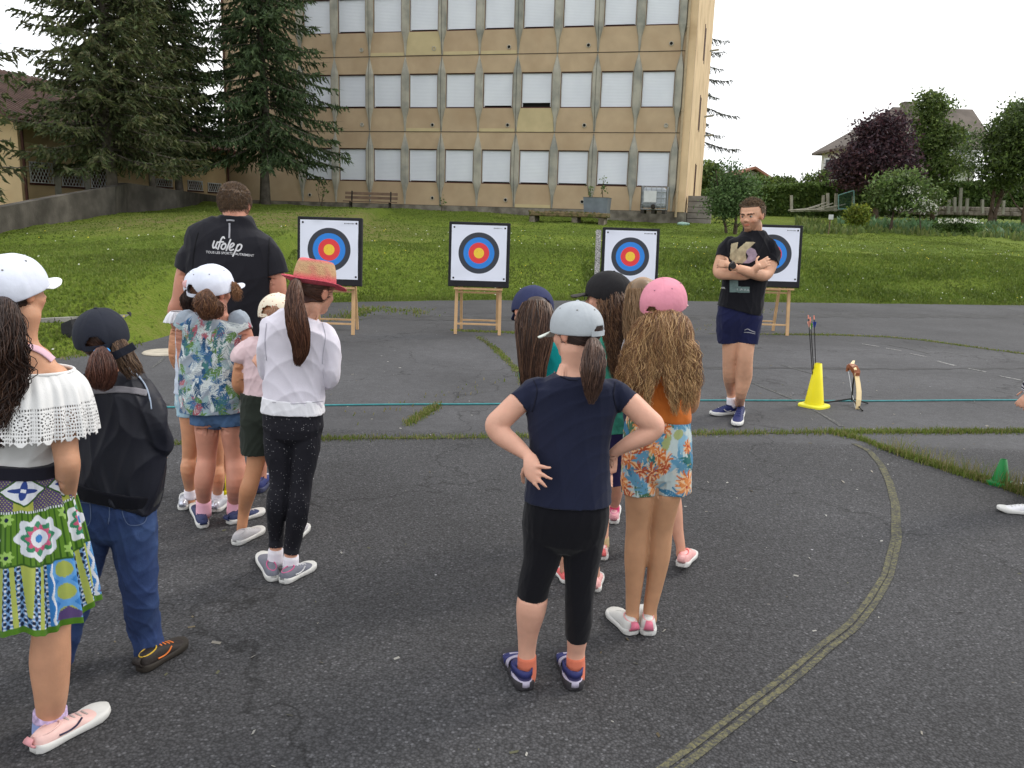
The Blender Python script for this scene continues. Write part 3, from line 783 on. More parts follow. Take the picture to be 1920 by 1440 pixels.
# ------------------------------------------------------------------ houses on the right
M['housewhite'] = mat('house_white', srgb(206, 208, 204), .9, .1, .5, bump=.1)
M['slate'] = mat('slate_roof', srgb(96, 88, 82), .85, .25, 1.2, bump=.6, bs=6)
M['terracotta'] = mat('terracotta_roof', srgb(164, 118, 100), .85, .25, 1, bump=.7, bs=6)
M['glass'] = mat('window_glass', (.03, .035, .04), .1, 0, spec=.6)
def P_(px, py, Y): return AT(px, py, Y)
YH = 62
h = empty('house', P_(1690, 350, YH), 'large pale house with a grey roof and chimney behind the purple tree', 'house')
zb = P_(1700, 360, YH)[2] - .6
def hp(px, py, Y): return AT(px, py, Y)
eL = hp(1545, 274, YH); eR = hp(1838, 262, YH - 4); rdL = hp(1645, 214, YH + 4); rdR = hp(1822, 208, YH + 1)
eave_z = eL[2]
xl, xr = eL[0], hp(1836, 262, YH - 3)[0]
yf, yb = YH - 3, YH + 4
xl = AT(1543, 274, yb)[0]
mb = MB()
mb.add([(xl, yf, zb), (xr, yf, zb), (xr, yb, zb), (xl, yb, zb), (xl, yf, eave_z), (xr, yf, eave_z), (xr, yb, eave_z), (xl, yb, eave_z), (xr, (yf + yb) / 2, eave_z + 2.6)],
       [[0, 1, 5, 4], [2, 3, 7, 6], [3, 0, 4, 7], [1, 2, 6, 8, 5]])
mb.build('wall', M['housewhite'], h)
rz = eave_z + 2.75; ym = (yf + yb) / 2; ov = .6; xh = xl + 3.6
A = (xl - ov, yf - ov, eave_z - .3); Bq = (xr + ov + .5, yf - ov, eave_z - .3); Cq = (xr + ov + .5, yb + ov, eave_z - .3); Dq = (xl - ov, yb + ov, eave_z - .3); E_ = (xh, ym, rz); F_ = (xr + ov + .5, ym, rz)
mb = MB()
def slab(mb, poly, th=.16): mb.prism(poly, (0, 0, th))
slab(mb, [A, Bq, F_, E_]); slab(mb, [Dq, E_, F_, Cq][::-1]); slab(mb, [A, E_, Dq])
rf = mb.build('roof', M['slate'], h)
mb = MB(); ch = hp(1689, 222, ym); mb.box((ch[0], ym - .8, rz - .45), (.72, .7, 1.7)); mb.build('chimney', M['plinth'], rf)
def winbox(name, cx, cz, w_, h_, par, y, m_=None):
    mb = MB(); mb.box((cx, y - .02, cz), (w_ + .2, .06, h_ + .2)); f_ = mb.build('window', M['pvc'], par)
    mb = MB(); mb.box((cx, y - .06, cz), (w_, .03, h_)); mb.build('pane', m_ or M['glass'], f_)
for px_1, py_1 in ((1560, 318), (1760, 268), (1800, 268), (1710, 270)):
    q = hp(px_1, py_1, yf); winbox('window', q[0], q[2], 1.0, 1.3, h, yf)
q0 = hp(1778, 303, yf); mb = MB()
mb.box((q0[0] + 1, yf - .6, q0[2] - .3), (3.6, 1.2, .15)); 
for k in range(14): mb.box((q0[0] - .75 + k * .27, yf - 1.17, q0[2] + .2), (.04, .04, .85))
mb.box((q0[0] + 1, yf - 1.17, q0[2] + .65), (3.6, .06, .06)); mb.build('balcony', M['pvc'], h)

YS = 58
h2 = empty('house', P_(1390, 350, YS), 'small house with a faded terracotta roof beside the school corner', 'house')
ap = AT(1412, 317, YS); el = AT(1312, 360, YS); er = AT(1462, 338, YS); ez = min(el[2], er[2])
wz = ap[2]; xa = ap[0]
mb = MB(); xr2 = er[0] - .5; xl2 = xa - (xr2 - xa)
ze_ = er[2] - .1
mb.add([(xl2, YS, ze_ - 4), (xr2, YS, ze_ - 4), (xr2, YS, ze_), (xa, YS, wz - .1), (xl2, YS, ze_), (xl2, YS + 9, ze_ - 4), (xr2, YS + 9, ze_ - 4), (xr2, YS + 9, ze_), (xa, YS + 9, wz - .1), (xl2, YS + 9, ze_)],
       [[0, 1, 2, 3, 4], [9, 8, 7, 6, 5], [1, 6, 7, 2], [0, 4, 9, 5]])
mb.build('wall', M['housewhite'], h2)
mb = MB(); sl = (wz - ze_) / (xr2 - xa)
slab(mb, [(xa, YS - .6, wz), (xr2 + .7, YS - .6, wz - sl * (xr2 + .7 - xa)), (xr2 + .7, YS + 9.5, wz - sl * (xr2 + .7 - xa)), (xa, YS + 9.5, wz)])
mb.build('roof', M['terracotta'], h2)
mb = MB(); xe = el[0]; 
slab(mb, [(xa, YS - .6, wz), (xa, YS + 9.5, wz), (xe, YS + 9.5, el[2]), (xe, YS - .6, el[2])])
mb.build('roof', M['terracotta'], h2)
mb = MB(); mb.box(((xe + xa) / 2 + .3, YS + 3, el[2] - 1.2), (xa - xe - .6, 5, 2.6)); mb.build('wall', M['housewhite'], h2)
# ------------------------------------------------------------------ vegetation
def rand_unit(r, n_):
    v = r.normal(size=(n_, 3)); return v / np.linalg.norm(v, axis=1)[:, None]
def leaf_cards(P, size, r, cols, flat=.0, aspect=.6, var=.3, dirs=None):
    """diamond shaped leaves"""
    n_ = len(P); u = rand_unit(r, n_) if dirs is None else dirs; w_ = np.cross(u, rand_unit(r, n_)); w_ /= np.linalg.norm(w_, axis=1)[:, None]
    s = size * r.uniform(.6, 1.35, (n_, 1)); u = u * s; w_ = w_ * s * aspect
    V = np.stack([P - u, P + w_ * .8 - u * .1, P + u, P - w_ * .8 - u * .1], 1).reshape(-1, 3)
    c = np.array(cols)[r.integers(0, len(cols), n_)] * r.uniform(1 - var, 1 + var, (n_, 1))
    return V, np.arange(4 * n_).reshape(-1, 4), np.repeat(c, 4, 0)
def merge(parts):
    V = []; F = []; Cc = []; k = 0
    for v, f_, c_ in parts: V.append(v); F.append(np.asarray(f_) + k); Cc.append(c_); k += len(v)
    return np.vstack(V), np.vstack(F), np.vstack(Cc)
def branch_tubes(mb, base, top, r0, nb, spread, r, lo=.25, seg=6):
    base = np.array(base); top = np.array(top)
    n_ = 7; pts = [base + (top - base) * i / (n_ - 1) + np.r_[r.normal(0, .03, 2), 0] * np.linalg.norm(top - base) * .3 * (i > 0) for i in range(n_)]
    mb.tube(pts, [r0 * (1 - .8 * i / (n_ - 1)) * (1.25 if i == 0 else 1) for i in range(n_)], 8)
    for k in range(nb):
        f_ = r.uniform(lo, .95); i = int(f_ * (n_ - 1)); p0 = pts[i]; a = r.uniform(0, 6.28)
        ln = spread * (1.1 - f_ * .6) * r.uniform(.6, 1)
        d = np.array([math.cos(a), math.sin(a), r.uniform(.3, 1.0)]); d /= np.linalg.norm(d)
        p1 = p0 + d * ln * .5; p2 = p1 + (d + np.array([0, 0, .3]) + r.normal(0, .2, 3)) * ln * .4
        rb = r0 * (1 - .8 * f_) * .5
        mb.tube([p0, p1, p2], [rb, rb * .6, rb * .2], 5)
def leafy(name, base, blobs, leaf, nleaf, cols, trunk_r, seed, label, cat='tree', group=None, clump=.35, top=None, stems=1, bark='bark', crownname='crown', nb=14, shell=.55, sheardown=0):
    """blobs: list of (centre xyz, radii xyz, weight)"""
    r = np.random.default_rng(seed)
    e = empty(name, base, label, cat, group)
    parts = []; tot = sum(b_[2] for b_ in blobs)
    for c_, rad, wt in blobs:
        k = max(4, int(nleaf * wt / tot / 44)); d = rand_unit(r, k) * (shell + (1 - shell) * r.uniform(0, 1, (k, 1)) ** .5)
        ctr = np.array(c_) + d * np.array(rad) * r.uniform(.75, 1.25, (k, 1))
        m_ = 44; P = np.repeat(ctr, m_, 0) + r.normal(0, clump * 1.12, (k * m_, 3)) * np.array([1, 1, .55])
        parts.append(leaf_cards(P, leaf, r, cols))
        # a per-clump tint
        tint = np.repeat(np.repeat(r.uniform(.65, 1.45, (k, 1)), m_, 0), 4, 0); parts[-1] = (parts[-1][0], parts[-1][1], parts[-1][2] * tint)
    V, F, Cc = merge(parts)
    link(crownname, mesh_np(V, F, Cc), e, M['leaf'])
    if trunk_r:
        mb = MB(); cz = np.mean([np.array(b_[0]) for b_ in blobs], axis=0); tp = np.array(top) if top is not None else cz + np.array([0, 0, blobs[0][1][2] * .5])
        for s_ in range(stems):
            o_ = np.r_[r.normal(0, trunk_r * 1.5, 2), 0] * (stems > 1)
            branch_tubes(mb, np.array(base) + o_ - [0, 0, .15], tp + o_ * 3, trunk_r, nb, max(b_[1][0] for b_ in blobs), r)
        mb.build('trunk', M[bark], e, smooth=True)
    return e
NEED = [(.082, .108, .042), (.10, .122, .048), (.066, .092, .04), (.12, .13, .054), (.10, .10, .05)]
NEEDB = [(.066, .105, .044), (.08, .125, .052), (.056, .09, .042), (.10, .14, .058)]
def spruce(base, H, Rm, zlow, seed, label, cols=NEED, trunk_r=.17, dens=1.0, group='spruce trees in front of the school', lean=(0, 0), droop=1.0, prof=None, tagged=True):
    r = np.random.default_rng(seed); base = np.array(base); e = empty('spruce_tree', base, label, 'tree', group)
    mb = MB(); n_ = 12
    ax = lambda z: base + np.array([lean[0] * z / H + .06 * math.sin(z * 1.1 + seed), lean[1] * z / H + .05 * math.cos(z * .9 + seed), z])
    mb.tube([ax(H * i / (n_ - 1)) - np.array([0, 0, .3 * (i == 0)]) for i in range(n_)], [trunk_r * (1 - .93 * i / (n_ - 1)) * (1.35 if i == 0 else 1) for i in range(n_)], 10)
    cards = []
    nb = int(180 * dens)
    for k in range(nb):
        f_ = (k + r.uniform(0, 1)) / nb; z = zlow + (H - zlow) * f_ ** 1.05
        L_ = Rm * ((1 - f_) ** .75 if prof is None else prof(f_)) * r.uniform(.6, 1.1) * min(1, .8 + f_ * 3) + .15
        a = k * 2.4 + r.uniform(-.5, .5); dh = np.array([math.cos(a), math.sin(a), 0]); sd_ = np.array([-dh[1], dh[0], 0])
        up0 = r.uniform(-.12, .12) + .25 * f_; m_ = 7
        bend = r.uniform(-.2, .2)
        tt = np.linspace(0, 1, m_)
        path = np.array([ax(z) + dh * L_ * t_ + sd_ * bend * L_ * t_ * t_ + np.array([0, 0, L_ * (up0 * t_ - .42 * droop * t_ ** 1.5 + .30 * t_ ** 3)]) for t_ in tt])
        mb.tube(path, [.028 * (1 - .85 * t_) * (.5 + L_ / Rm) for t_ in tt], 4, cap=False)
        # twigs to both sides, hanging
        nt_ = int(max(8, L_ * 14))
        for q in range(nt_):
            t_ = .12 + .88 * (q + r.uniform(0, 1)) / nt_; i = min(m_ - 2, int(t_ * (m_ - 1))); fr = t_ * (m_ - 1) - i
            p0 = path[i] * (1 - fr) + path[i + 1] * fr; sgn = 1 if q % 2 else -1
            l2 = (.22 + .50 * (1 - t_) * min(1, L_)) * r.uniform(.6, 1.25)
            d = sd_ * sgn * r.uniform(.35, 1) + dh * r.uniform(.3, .9) + np.array([0, 0, -r.uniform(.15, 1.0) * droop]); d /= np.linalg.norm(d)
            ns = max(3, int(l2 / .062))
            for s_ in range(ns):
                g_ = (s_ + .5) / ns; c_ = p0 + d * l2 * g_ + np.array([0, 0, -.12 * l2 * g_ * g_])
                u = d * .09 + r.normal(0, .032, 3); w2 = np.cross(u, r.normal(size=3)); w2 /= np.linalg.norm(w2) + 1e-9
                cards.append((c_, u, w2 * .037 * (1.25 - g_ * .5)))
        # tip
        for s_ in range(3): cards.append((path[-1] + (path[-1] - path[-2]) * .2 * s_, (path[-1] - path[-2]) * .3, np.cross(dh, (0, 0, 1)) * .03))
    Cn = np.array([c_[0] for c_ in cards]); U_ = np.array([c_[1] for c_ in cards]); W_ = np.array([c_[2] for c_ in cards])
    V = np.stack([Cn - U_, Cn + W_ - U_ * .2, Cn + U_ * 1.1, Cn - W_ - U_ * .2], 1).reshape(-1, 3)
    cc_ = np.array(cols)[r.integers(0, len(cols), len(cards))] * r.uniform(.6, 1.45, (len(cards), 1))
    link('crown', mesh_np(V, np.arange(len(V)).reshape(-1, 4), np.repeat(cc_, 4, 0)), e, M['needle'])
    mb.build('trunk', M['bark_grey'], e, smooth=True)
    return e
def onlawn(px, pyb, Y=None):
    if Y is None: return wallpt(px, pyb, pyb)[1]
    P = AT(px, pyb, Y); P[2] = gz(P[0], Y); return P
b1 = onlawn(212, 403, 26.5); b2 = onlawn(289, 388, 30); b3 = onlawn(340, 384, 32); b4 = onlawn(500, 384, 32.5)
spruce(b1, 12.5, 3.1, 1.65, 1, 'big leftmost spruce with a thick grey trunk in front of the retaining wall', trunk_r=.17, dens=1.35, prof=lambda f: (1 - f) ** .8)
spruce(b2, 13, 2.0, 1.9, 2, 'slender spruce second from the left with a pale thin trunk', trunk_r=.12, prof=lambda f: (1 - f) ** .5)
spruce(b3, 12.5, 2.25, 1.9, 3, 'spruce with a dark trunk, third from the left, close beside the school block', cols=NEEDB, trunk_r=.14, prof=lambda f: (1 - f) ** .5)
spruce(b4, 13.5, 3.1, 1.9, 4, 'spruce with drooping branches standing in front of the left end of the school facade', cols=NEEDB, trunk_r=.17, dens=1.2, droop=1.35, prof=lambda f: (1 - f) ** .5)
bL = onlawn(-150, 440)
spruce(bL, 11, 2.3, 1.3, 5, 'spruce cut off by the left edge of the picture, only branch tips in view', trunk_r=.17, dens=.8, prof=lambda f: (1 - f) ** .3)
# larch behind the right end of the school
bb = B(U1 + .4, 0, -26); bb = np.array([bb[0] - 1.5, bb[1] + 2, 2.0])
spruce(bb, 13.5, 3.7, 3.6, 8, 'conifer standing behind the school with branches reaching past its right corner', cols=[(.075, .085, .07), (.09, .1, .085), (.06, .07, .06)], dens=.17, trunk_r=.2, prof=lambda f: (1 - f) ** .35, droop=1.5)

def blob(px, py, Y, rx, ry, w_=1.0, rd=None):
    c_ = AT(px, py, Y); k = Y / FPX; return (c_, (rx * k, (rd or rx) * k, ry * k), w_)
YT = 46
PUR = [(.055, .028, .040), (.08, .036, .048), (.045, .026, .038), (.10, .052, .06), (.05, .036, .048)]
GRN = [(.08, .125, .03), (.105, .155, .036), (.065, .105, .028), (.13, .175, .045)]
GRD = [(.06, .095, .03), (.08, .12, .035), (.05, .08, .026)]
def tbase(px, Y, py=None):
    P = AT(px, 380, Y); return np.array([P[0], Y, gz(P[0], Y)])
leafy('purple_maple', tbase(1645, YT), [blob(1640, 306, YT, 54, 40, 3), blob(1660, 252, YT, 36, 32, 1.6), blob(1600, 322, YT, 34, 26, 1.1), blob(1680, 320, YT, 36, 34, 1), blob(1640, 248, YT, 26, 18, .5)], .10, 22000, PUR, .16, 21, 'dark purple leaved tree in front of the large house', clump=.33, top=AT(1650, 250, YT))
leafy('garden_tree', tbase(1755, YT + 2), [blob(1748, 212, YT + 2, 26, 26, 1.0), blob(1756, 255, YT + 2, 36, 24, 1.7), blob(1748, 315, YT + 2, 44, 28, 2), blob(1718, 272, YT + 2, 26, 26, .8), blob(1744, 188, YT + 2, 14, 12, .4)], .10, 13500, GRN, .14, 22, 'tall green tree right of the purple one, in front of the house gable', clump=.30, top=AT(1750, 200, YT + 2))
leafy('garden_tree', tbase(1868, YT - 2), [blob(1892, 272, YT - 2, 40, 36, 2), blob(1882, 322, YT - 2, 36, 26, 1.2), blob(1908, 228, YT - 2, 28, 26, 1.2)], .10, 11500, GRD + GRN[:1], .12, 23, 'dark green fork trunked tree just left of the right edge of the picture', clump=.30, stems=2)
leafy('garden_tree', tbase(1925, YT - 4), [blob(1940, 230, YT - 4, 55, 45, 2), blob(1930, 290, YT - 4, 50, 45, 2)], .10, 10000, GRD + GRN[:2], .13, 24, 'dark green tree cut by the right edge of the picture', clump=.3)
leafy('garden_tree', tbase(1815, YT + 5), [blob(1818, 285, YT + 5, 26, 40, 1)], .08, 1800, GRD, .08, 25, 'thin sparse tree standing before the balcony of the house', clump=.25, nb=26)
leafy('garden_tree', tbase(1330, 55), [blob(1328, 325, 55, 22, 14, 1), blob(1325, 345, 55, 26, 16, 1)], .14, 2600, GRN, .08, 26, 'distant round tree showing just past the school corner', clump=.25)
leafy('garden_tree', tbase(1530, 52), [blob(1532, 335, 52, 18, 16, 1), blob(1520, 350, 52, 18, 12, .6)], .10, 1500, GRN, .05, 27, 'small light tree at the left foot of the large house', clump=.2, nb=10)
leafy('garden_tree', tbase(1468, 55), [blob(1468, 345, 55, 18, 11, 1), blob(1430, 345, 54, 30, 12, 1)], .12, 2600, GRN[:3] + [(.10, .14, .03)], .05, 28, 'low bushy tree in front of the small house', clump=.2)
# shrub beside school corner
YB = 28.5
sb = tbase(1378, YB); 
leafy('tall_shrub', sb, [blob(1375, 372, YB, 30, 30, 2), blob(1372, 335, YB, 14, 26, .5), blob(1392, 352, YB, 22, 20, .5), blob(1360, 390, YB, 26, 18, .7)], .05, 10000, [(.08, .14, .045), (.11, .17, .06), (.06, .11, .035)], .05, 31, 'tall loose green shrub on the lawn behind the man with crossed arms', 'shrub', clump=.2, stems=3, nb=10, top=AT(1372, 320, YB))
YA = 33
leafy('apple_tree', tbase(1672, YA), [blob(1665, 360, YA, 30, 30, 1.4), blob(1700, 345, YA, 30, 22, 1), blob(1690, 375, YA, 34, 18, 1)], .08, 4200, [(.11, .17, .05), (.14, .2, .06), (.08, .13, .04)], .04, 32, 'small light green fruit tree in the vegetable garden', 'tree', clump=.22, stems=2, nb=10)
YY = 29
leafy('round_bush', tbase(1608, YY), [blob(1608, 404, YY, 19, 16, 1)], .05, 3200, [(.10, .15, .02), (.15, .20, .03), (.2, .22, .03)], 0, 33, 'round yellow green bush on the lawn', 'bush', clump=.07, shell=.7)
leafy('elder_bush', tbase(1735, 33), [blob(1735, 375, 33, 28, 22, 1), blob(1705, 365, 33, 18, 26, .6)], .06, 1600, GRN + [(.1, .15, .05)], .03, 34, 'loose elder bush with white flower heads behind the small fruit tree', 'bush', clump=.16, nb=8)
# white umbels: clusters of small cards
def umbels(name, cs, label, rad=.16, n_=26, parent=None):
    r_ = np.random.default_rng(len(cs)); P = np.vstack([c_ + r_.normal(0, 1, (n_, 3)) * [rad, rad, rad * .3] for c_ in cs])
    v, f_, c_ = leaf_cards(P, .035, r_, [(.62, .62, .56), (.7, .7, .64)], aspect=.9, var=.1)
    return tag(link(name, mesh_np(v, f_, c_), None, M['leaf']), label, 'flowers', kind='stuff')
umbels('elder_blossom', [AT(x, y, 32.3) for x, y in ((1706, 352), (1716, 360), (1722, 372), (1728, 382), (1739, 378), (1744, 384), (1702, 362), (1713, 380), (1694, 392), (1752, 390), (1731, 396))], 'flat white blossom heads of the elder bush', .17, 30)
YW = 28
leafy('flower_bed', tbase(1795, YW), [blob(1795, 423, YW, 36, 9, 1)], .05, 2400, [(.05, .09, .02), (.07, .12, .03)], 0, 35, 'low dark bush topped with white daisies on the right of the lawn', 'bush', clump=.08)
r_ = np.random.default_rng(4); P = np.array([AT(x, y, YW - .3) for x, y in zip(r_.uniform(1762, 1830, 170), r_.uniform(410, 418, 170))]); P[:, 1] += r_.normal(0, .35, 170)
v, f_, c_ = leaf_cards(P, .032, r_, [(.68, .68, .62)], aspect=.9, var=.1)
tag(link('daisies', mesh_np(v, f_, c_), None, M['leaf']), 'white daisies on top of the low dark bush', 'flowers', kind='stuff')
# ragged garden plants behind the lawn
r_ = np.random.default_rng(44); parts = []
x = r_.uniform(10.2, 26, 5200); y = r_.uniform(30, 40, 5200); k_ = (x / y > .33) & (x / y < .66); x, y = x[k_], y[k_]; k_ = vnoise(x, y, .9, 8) > -.25; x, y = x[k_], y[k_]
parts.append(blades(np.stack([x, y, ground_z(x, y)], 1), .27 + .12 * vnoise(x, y, 1.1, 2), .05, 9, [(.11, .16, .04), (.13, .18, .05), (.16, .19, .06), (.09, .13, .04)], .8))
x = r_.uniform(14.5, 24, 2600); y = r_.uniform(33, 39, 2600); k_ = np.abs((y * 1.0) % 1.3) < .55; x, y = x[k_], y[k_]
parts.append(blades(np.stack([x, y, ground_z(x, y)], 1), .38, .09, 10, [(.09, .17, .08), (.12, .2, .1), (.07, .14, .06)], .9))
blade_obj('garden_plants', parts, 'ragged rows of vegetables and tall weeds in the kitchen garden', 'plants')
# hedge: lower dark band with lit top, two stretches
def hedge(x0p, x1p, Yh, top, bot, seed, label):
    r_ = np.random.default_rng(seed); a_ = AT(x0p, bot[0], Yh); b_ = AT(x1p, bot[1], Yh); z0 = min(a_[2], b_[2]) - .3
    n_ = 17000; f_ = r_.uniform(0, 1, n_); zt = AT(x0p, top[0], Yh)[2] * (1 - f_) + AT(x1p, top[1], Yh)[2] * f_
    x = a_[0] + (b_[0] - a_[0]) * f_; face = r_.integers(0, 3, n_)
    z = np.where(face < 2, z0 + (zt - z0) * r_.uniform(0, 1, n_), zt + r_.normal(0, .06, n_)); y = np.where(face < 2, Yh + r_.normal(0, .07, n_), Yh + r_.uniform(0, 1.3, n_))
    z = z + .08 * vnoise(x, y, 2.0, seed) * (face == 2)
    v, q, c_ = leaf_cards(np.stack([x, y, z], 1), .14, r_, [(.09, .15, .035), (.07, .12, .03), (.12, .18, .045)])
    e = empty('hedge', ((a_[0] + b_[0]) / 2, Yh, z0), label, 'hedge')
    link('foliage', mesh_np(v, q, c_), e, M['leaf'])
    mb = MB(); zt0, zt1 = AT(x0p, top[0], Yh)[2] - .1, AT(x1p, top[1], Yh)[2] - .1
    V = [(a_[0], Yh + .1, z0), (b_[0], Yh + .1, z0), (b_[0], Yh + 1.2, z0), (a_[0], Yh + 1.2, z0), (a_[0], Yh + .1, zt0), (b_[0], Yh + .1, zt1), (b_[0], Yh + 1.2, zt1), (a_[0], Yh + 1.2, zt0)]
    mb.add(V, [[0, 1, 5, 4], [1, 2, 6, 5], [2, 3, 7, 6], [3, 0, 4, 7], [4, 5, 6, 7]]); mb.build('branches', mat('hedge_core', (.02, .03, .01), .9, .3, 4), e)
hedge(1300, 1600, 50, (362, 340), (392, 392), 51, 'long clipped green hedge left of the purple tree')
hedge(1600, 2000, 50.5, (344, 345), (392, 396), 52, 'clipped green hedge running behind the garden trees to the right edge')
# ------------------------------------------------------------------ archery targets on easels
M['pine'] = mat('pine', srgb(196, 160, 118), .6, .15, 6, bump=.1)
M['foam'] = mat('black_foam', (.018, .018, .022), .85, .2, 8, bump=.3, bs=120)
M['pin'] = mat('pin', (.01, .01, .01), .4, 0)
def target_paper_material():
    mt, t, p = nodemat('target_face'); n = t.nodes.new; l = t.links.new
    at = n('ShaderNodeAttribute'); at.attribute_name = 'UVMap'
    uvn = n('ShaderNodeUVMap'); sp = n('ShaderNodeSeparateXYZ'); l(uvn.outputs[0], sp.inputs[0])
    def M2(op, a, b=0):
        q = n('ShaderNodeMath'); q.operation = op
        for i, v in enumerate((a, b)):
            if isinstance(v, (int, float)): q.inputs[i].default_value = v
            else: l(v, q.inputs[i])
        return q.outputs[0]
    x = M2('SUBTRACT', sp.outputs[0], .5); y = M2('SUBTRACT', sp.outputs[1], .5)
    d = M2('SQRT', M2('ADD', M2('MULTIPLY', x, x), M2('MULTIPLY', y, y)))
    rr_ = n('ShaderNodeValToRGB'); rr_.color_ramp.interpolation = 'CONSTANT'; e = rr_.color_ramp.elements
    stops = [(0, srgb(236, 198, 62)), (.0925, srgb(222, 60, 64)), (.185, srgb(42, 128, 214)), (.28, srgb(52, 56, 66)), (.37, srgb(222, 226, 240))]
    while len(e) < len(stops): e.new(.5)
    for i, (pp, c_) in enumerate(stops): e[i].position = pp; e[i].color = (*c_, 1)
    l(d, rr_.inputs[0])
    # thin ring lines
    ln = M2('PINGPONG', M2('ADD', d, .0), .02312)
    lm = M2('MULTIPLY', M2('LESS_THAN', ln, .0008), M2('LESS_THAN', d, .36))
    # arrow holes in the middle
    v = n('ShaderNodeTexVoronoi'); v.inputs['Scale'].default_value = 38; l(uvn.outputs[0], v.inputs[0])
    sc_ = n('ShaderNodeSeparateColor'); l(v.outputs['Color'], sc_.inputs[0])
    ho = M2('MULTIPLY', M2('MULTIPLY', M2('LESS_THAN', v.outputs['Distance'], .16), M2('GREATER_THAN', sc_.outputs[0], .72)), M2('LESS_THAN', d, .11))
    mk = M2('MAXIMUM', M2('MULTIPLY', lm, .25), M2('MULTIPLY', ho, .8))
    mm = n('ShaderNodeMix'); mm.data_type = 'RGBA'; l(mk, mm.inputs['Factor']); l(rr_.outputs[0], mm.inputs['A']); mm.inputs['B'].default_value = (.02, .02, .02, 1)
    l(mm.outputs['Result'], p.inputs['Base Color']); p.inputs['Roughness'].default_value = .75
    return mt
M['paper'] = target_paper_material()
def easel_target(pxL, pxR, pyT, pyB, pyF, label, box_side=False, seed=0, dz=0):
    """photo pixels: board left/right/top/bottom, front feet row"""
    e0 = G((pxL + pxR) / 2, pyF); Y = e0[1]; cxm = AT((pxL + pxR) / 2, pyB, Y)[0]
    wdt = (AT(pxR, pyB, Y) - AT(pxL, pyB, Y))[0]
    zb = AT((pxL + pxR) / 2, pyB, Y + .05)[2]; hgt = wdt * 1.05
    e = empty('archery_target', (cxm, Y, 0), label, 'archery target', 'archery targets lined up on wooden easels')
    tilt = .10                      # board leans back
    def Q(x, z, o=0):               # board coords: x right, z up along board, o towards camera
        return np.array([cxm + x, Y + .02 + math.sin(tilt) * z - math.cos(tilt) * o, zb + math.cos(tilt) * z + math.sin(tilt) * o])
    R3 = np.array([(1, 0, 0), (0, math.cos(tilt), -math.sin(tilt)), (0, math.sin(tilt), math.cos(tilt))]).T
    mb = MB(); mb.box(Q(0, hgt / 2, 0), (wdt, .09, hgt), R3, bev=.008); mb.build('board', M['foam'], e)
    if box_side:
        mb = MB(); mb.box(Q(-wdt / 2 - .055, hgt / 2 - .02, -.02), (.07, .07, hgt * .96), R3); mb.build('worn_edge', mat('speckled', (.35, .34, .33), .9, .9, 60), e)
    # paper with slight waves
    n_ = 28; pw = wdt * .90; ph = pw * 1.0; V = []; uv = []
    r_ = np.random.default_rng(seed)
    for j in range(n_ + 1):
        for i in range(n_ + 1):
            u, v = i / n_, j / n_
            edge = min(u, 1 - u, v, 1 - v); wv = .003 + .0035 * (vnoise(np.array(u * 6), np.array(v * 6), 1.2, seed) * min(1, edge * 8) + .6)
            wv += .012 * max(0, .08 - edge) / .08 * max(0, float(vnoise(np.array(u * 9), np.array(v * 9), 1, seed + 3)))
            V.append(Q((u - .5) * pw - wdt * .005, hgt * .525 + (v - .5) * ph, .046 + max(.002, float(wv)))); uv.append((u, v))
    F = np.array([[j * (n_ + 1) + i, j * (n_ + 1) + i + 1, (j + 1) * (n_ + 1) + i + 1, (j + 1) * (n_ + 1) + i] for j in range(n_) for i in range(n_)])
    pp = link('target_face', mesh_np(np.array(V), F, uv=np.array(uv)), e, M['paper'], smooth=True)
    for sx in (-1, 1):
        for sz in (-1, 1):
            mb = MB(); mb.lathe([(.014, 0), (.012, .008), (0, .011)], Q(sx * pw * .46, hgt * .525 + sz * ph * .455, .05), 10, np.array([(1, 0, 0), (0, 0, 1), (0, -1, 0)]).T); mb.build('pin', M['pin'], e)
    # printed corner marks: small block of print (not a code) and a line of lettering
    mb = MB()
    for k in range(8): mb.box(Q(pw * (.26 + .022 * k), hgt * .525 + ph * .452, .0525), (.009, .002, .010 if k % 3 else .013), R3)
    mb.build('corner_print', M['pin'], pp)
    # easel: two front legs, two back legs, rails, ledge
    lw = .042; fx = wdt * .365
    for sx in (-1, 1):
        top = Q(sx * (fx - .01), hgt * .98, -.08); ft = np.array([cxm + sx * fx * 1.0, Y - .03, 0.0])
        mb = MB(); mb.bar(ft, top, lw, .035, up=(0, 1, 0)); mb.build('leg', M['pine'], e)
        bt = np.array([cxm + sx * (fx - .045), Y + .52, 0.0]); mb = MB(); mb.bar(bt, top + np.array([-sx * .04, .03, -.05]), lw * .9, .03, up=(0, 1, 0)); mb.build('leg', M['pine'], e)
    def lerp(sx, z, back=False):
        top = Q(sx * (fx - .01), hgt * .98, -.08); ft = np.array([cxm + sx * fx, Y - .03, 0]) if not back else np.array([cxm + sx * (fx - .045), Y + .52, 0])
        f_ = z / top[2]; return ft + (top - ft) * f_
    hh = zb
    mb = MB(); mb.bar(lerp(-1, hh * .22), lerp(1, hh * .22), .03, .022); mb.build('rail', M['pine'], e)
    mb = MB(); mb.bar(lerp(-1, hh * .88), lerp(1, hh * .88), .03, .022); mb.build('rail', M['pine'], e)
    mb = MB(); mb.bar(lerp(-1, hh * .21, 1), lerp(1, hh * .21, 1), .03, .022); mb.build('rail', M['pine'], e)
    mb = MB(); mb.bar(lerp(-1, hh * .9, 1), lerp(1, hh * .9, 1), .03, .022); mb.build('rail', M['pine'], e)
    mb = MB(); mb.box((cxm, Y - .02, zb - .02), (wdt * .8, .09, .022)); mb.build('ledge', M['pine'], e)
    return e
easel_target(558, 678, 414, 535, 626, 'leftmost archery target, on its easel behind the girl in the straw hat', seed=1)
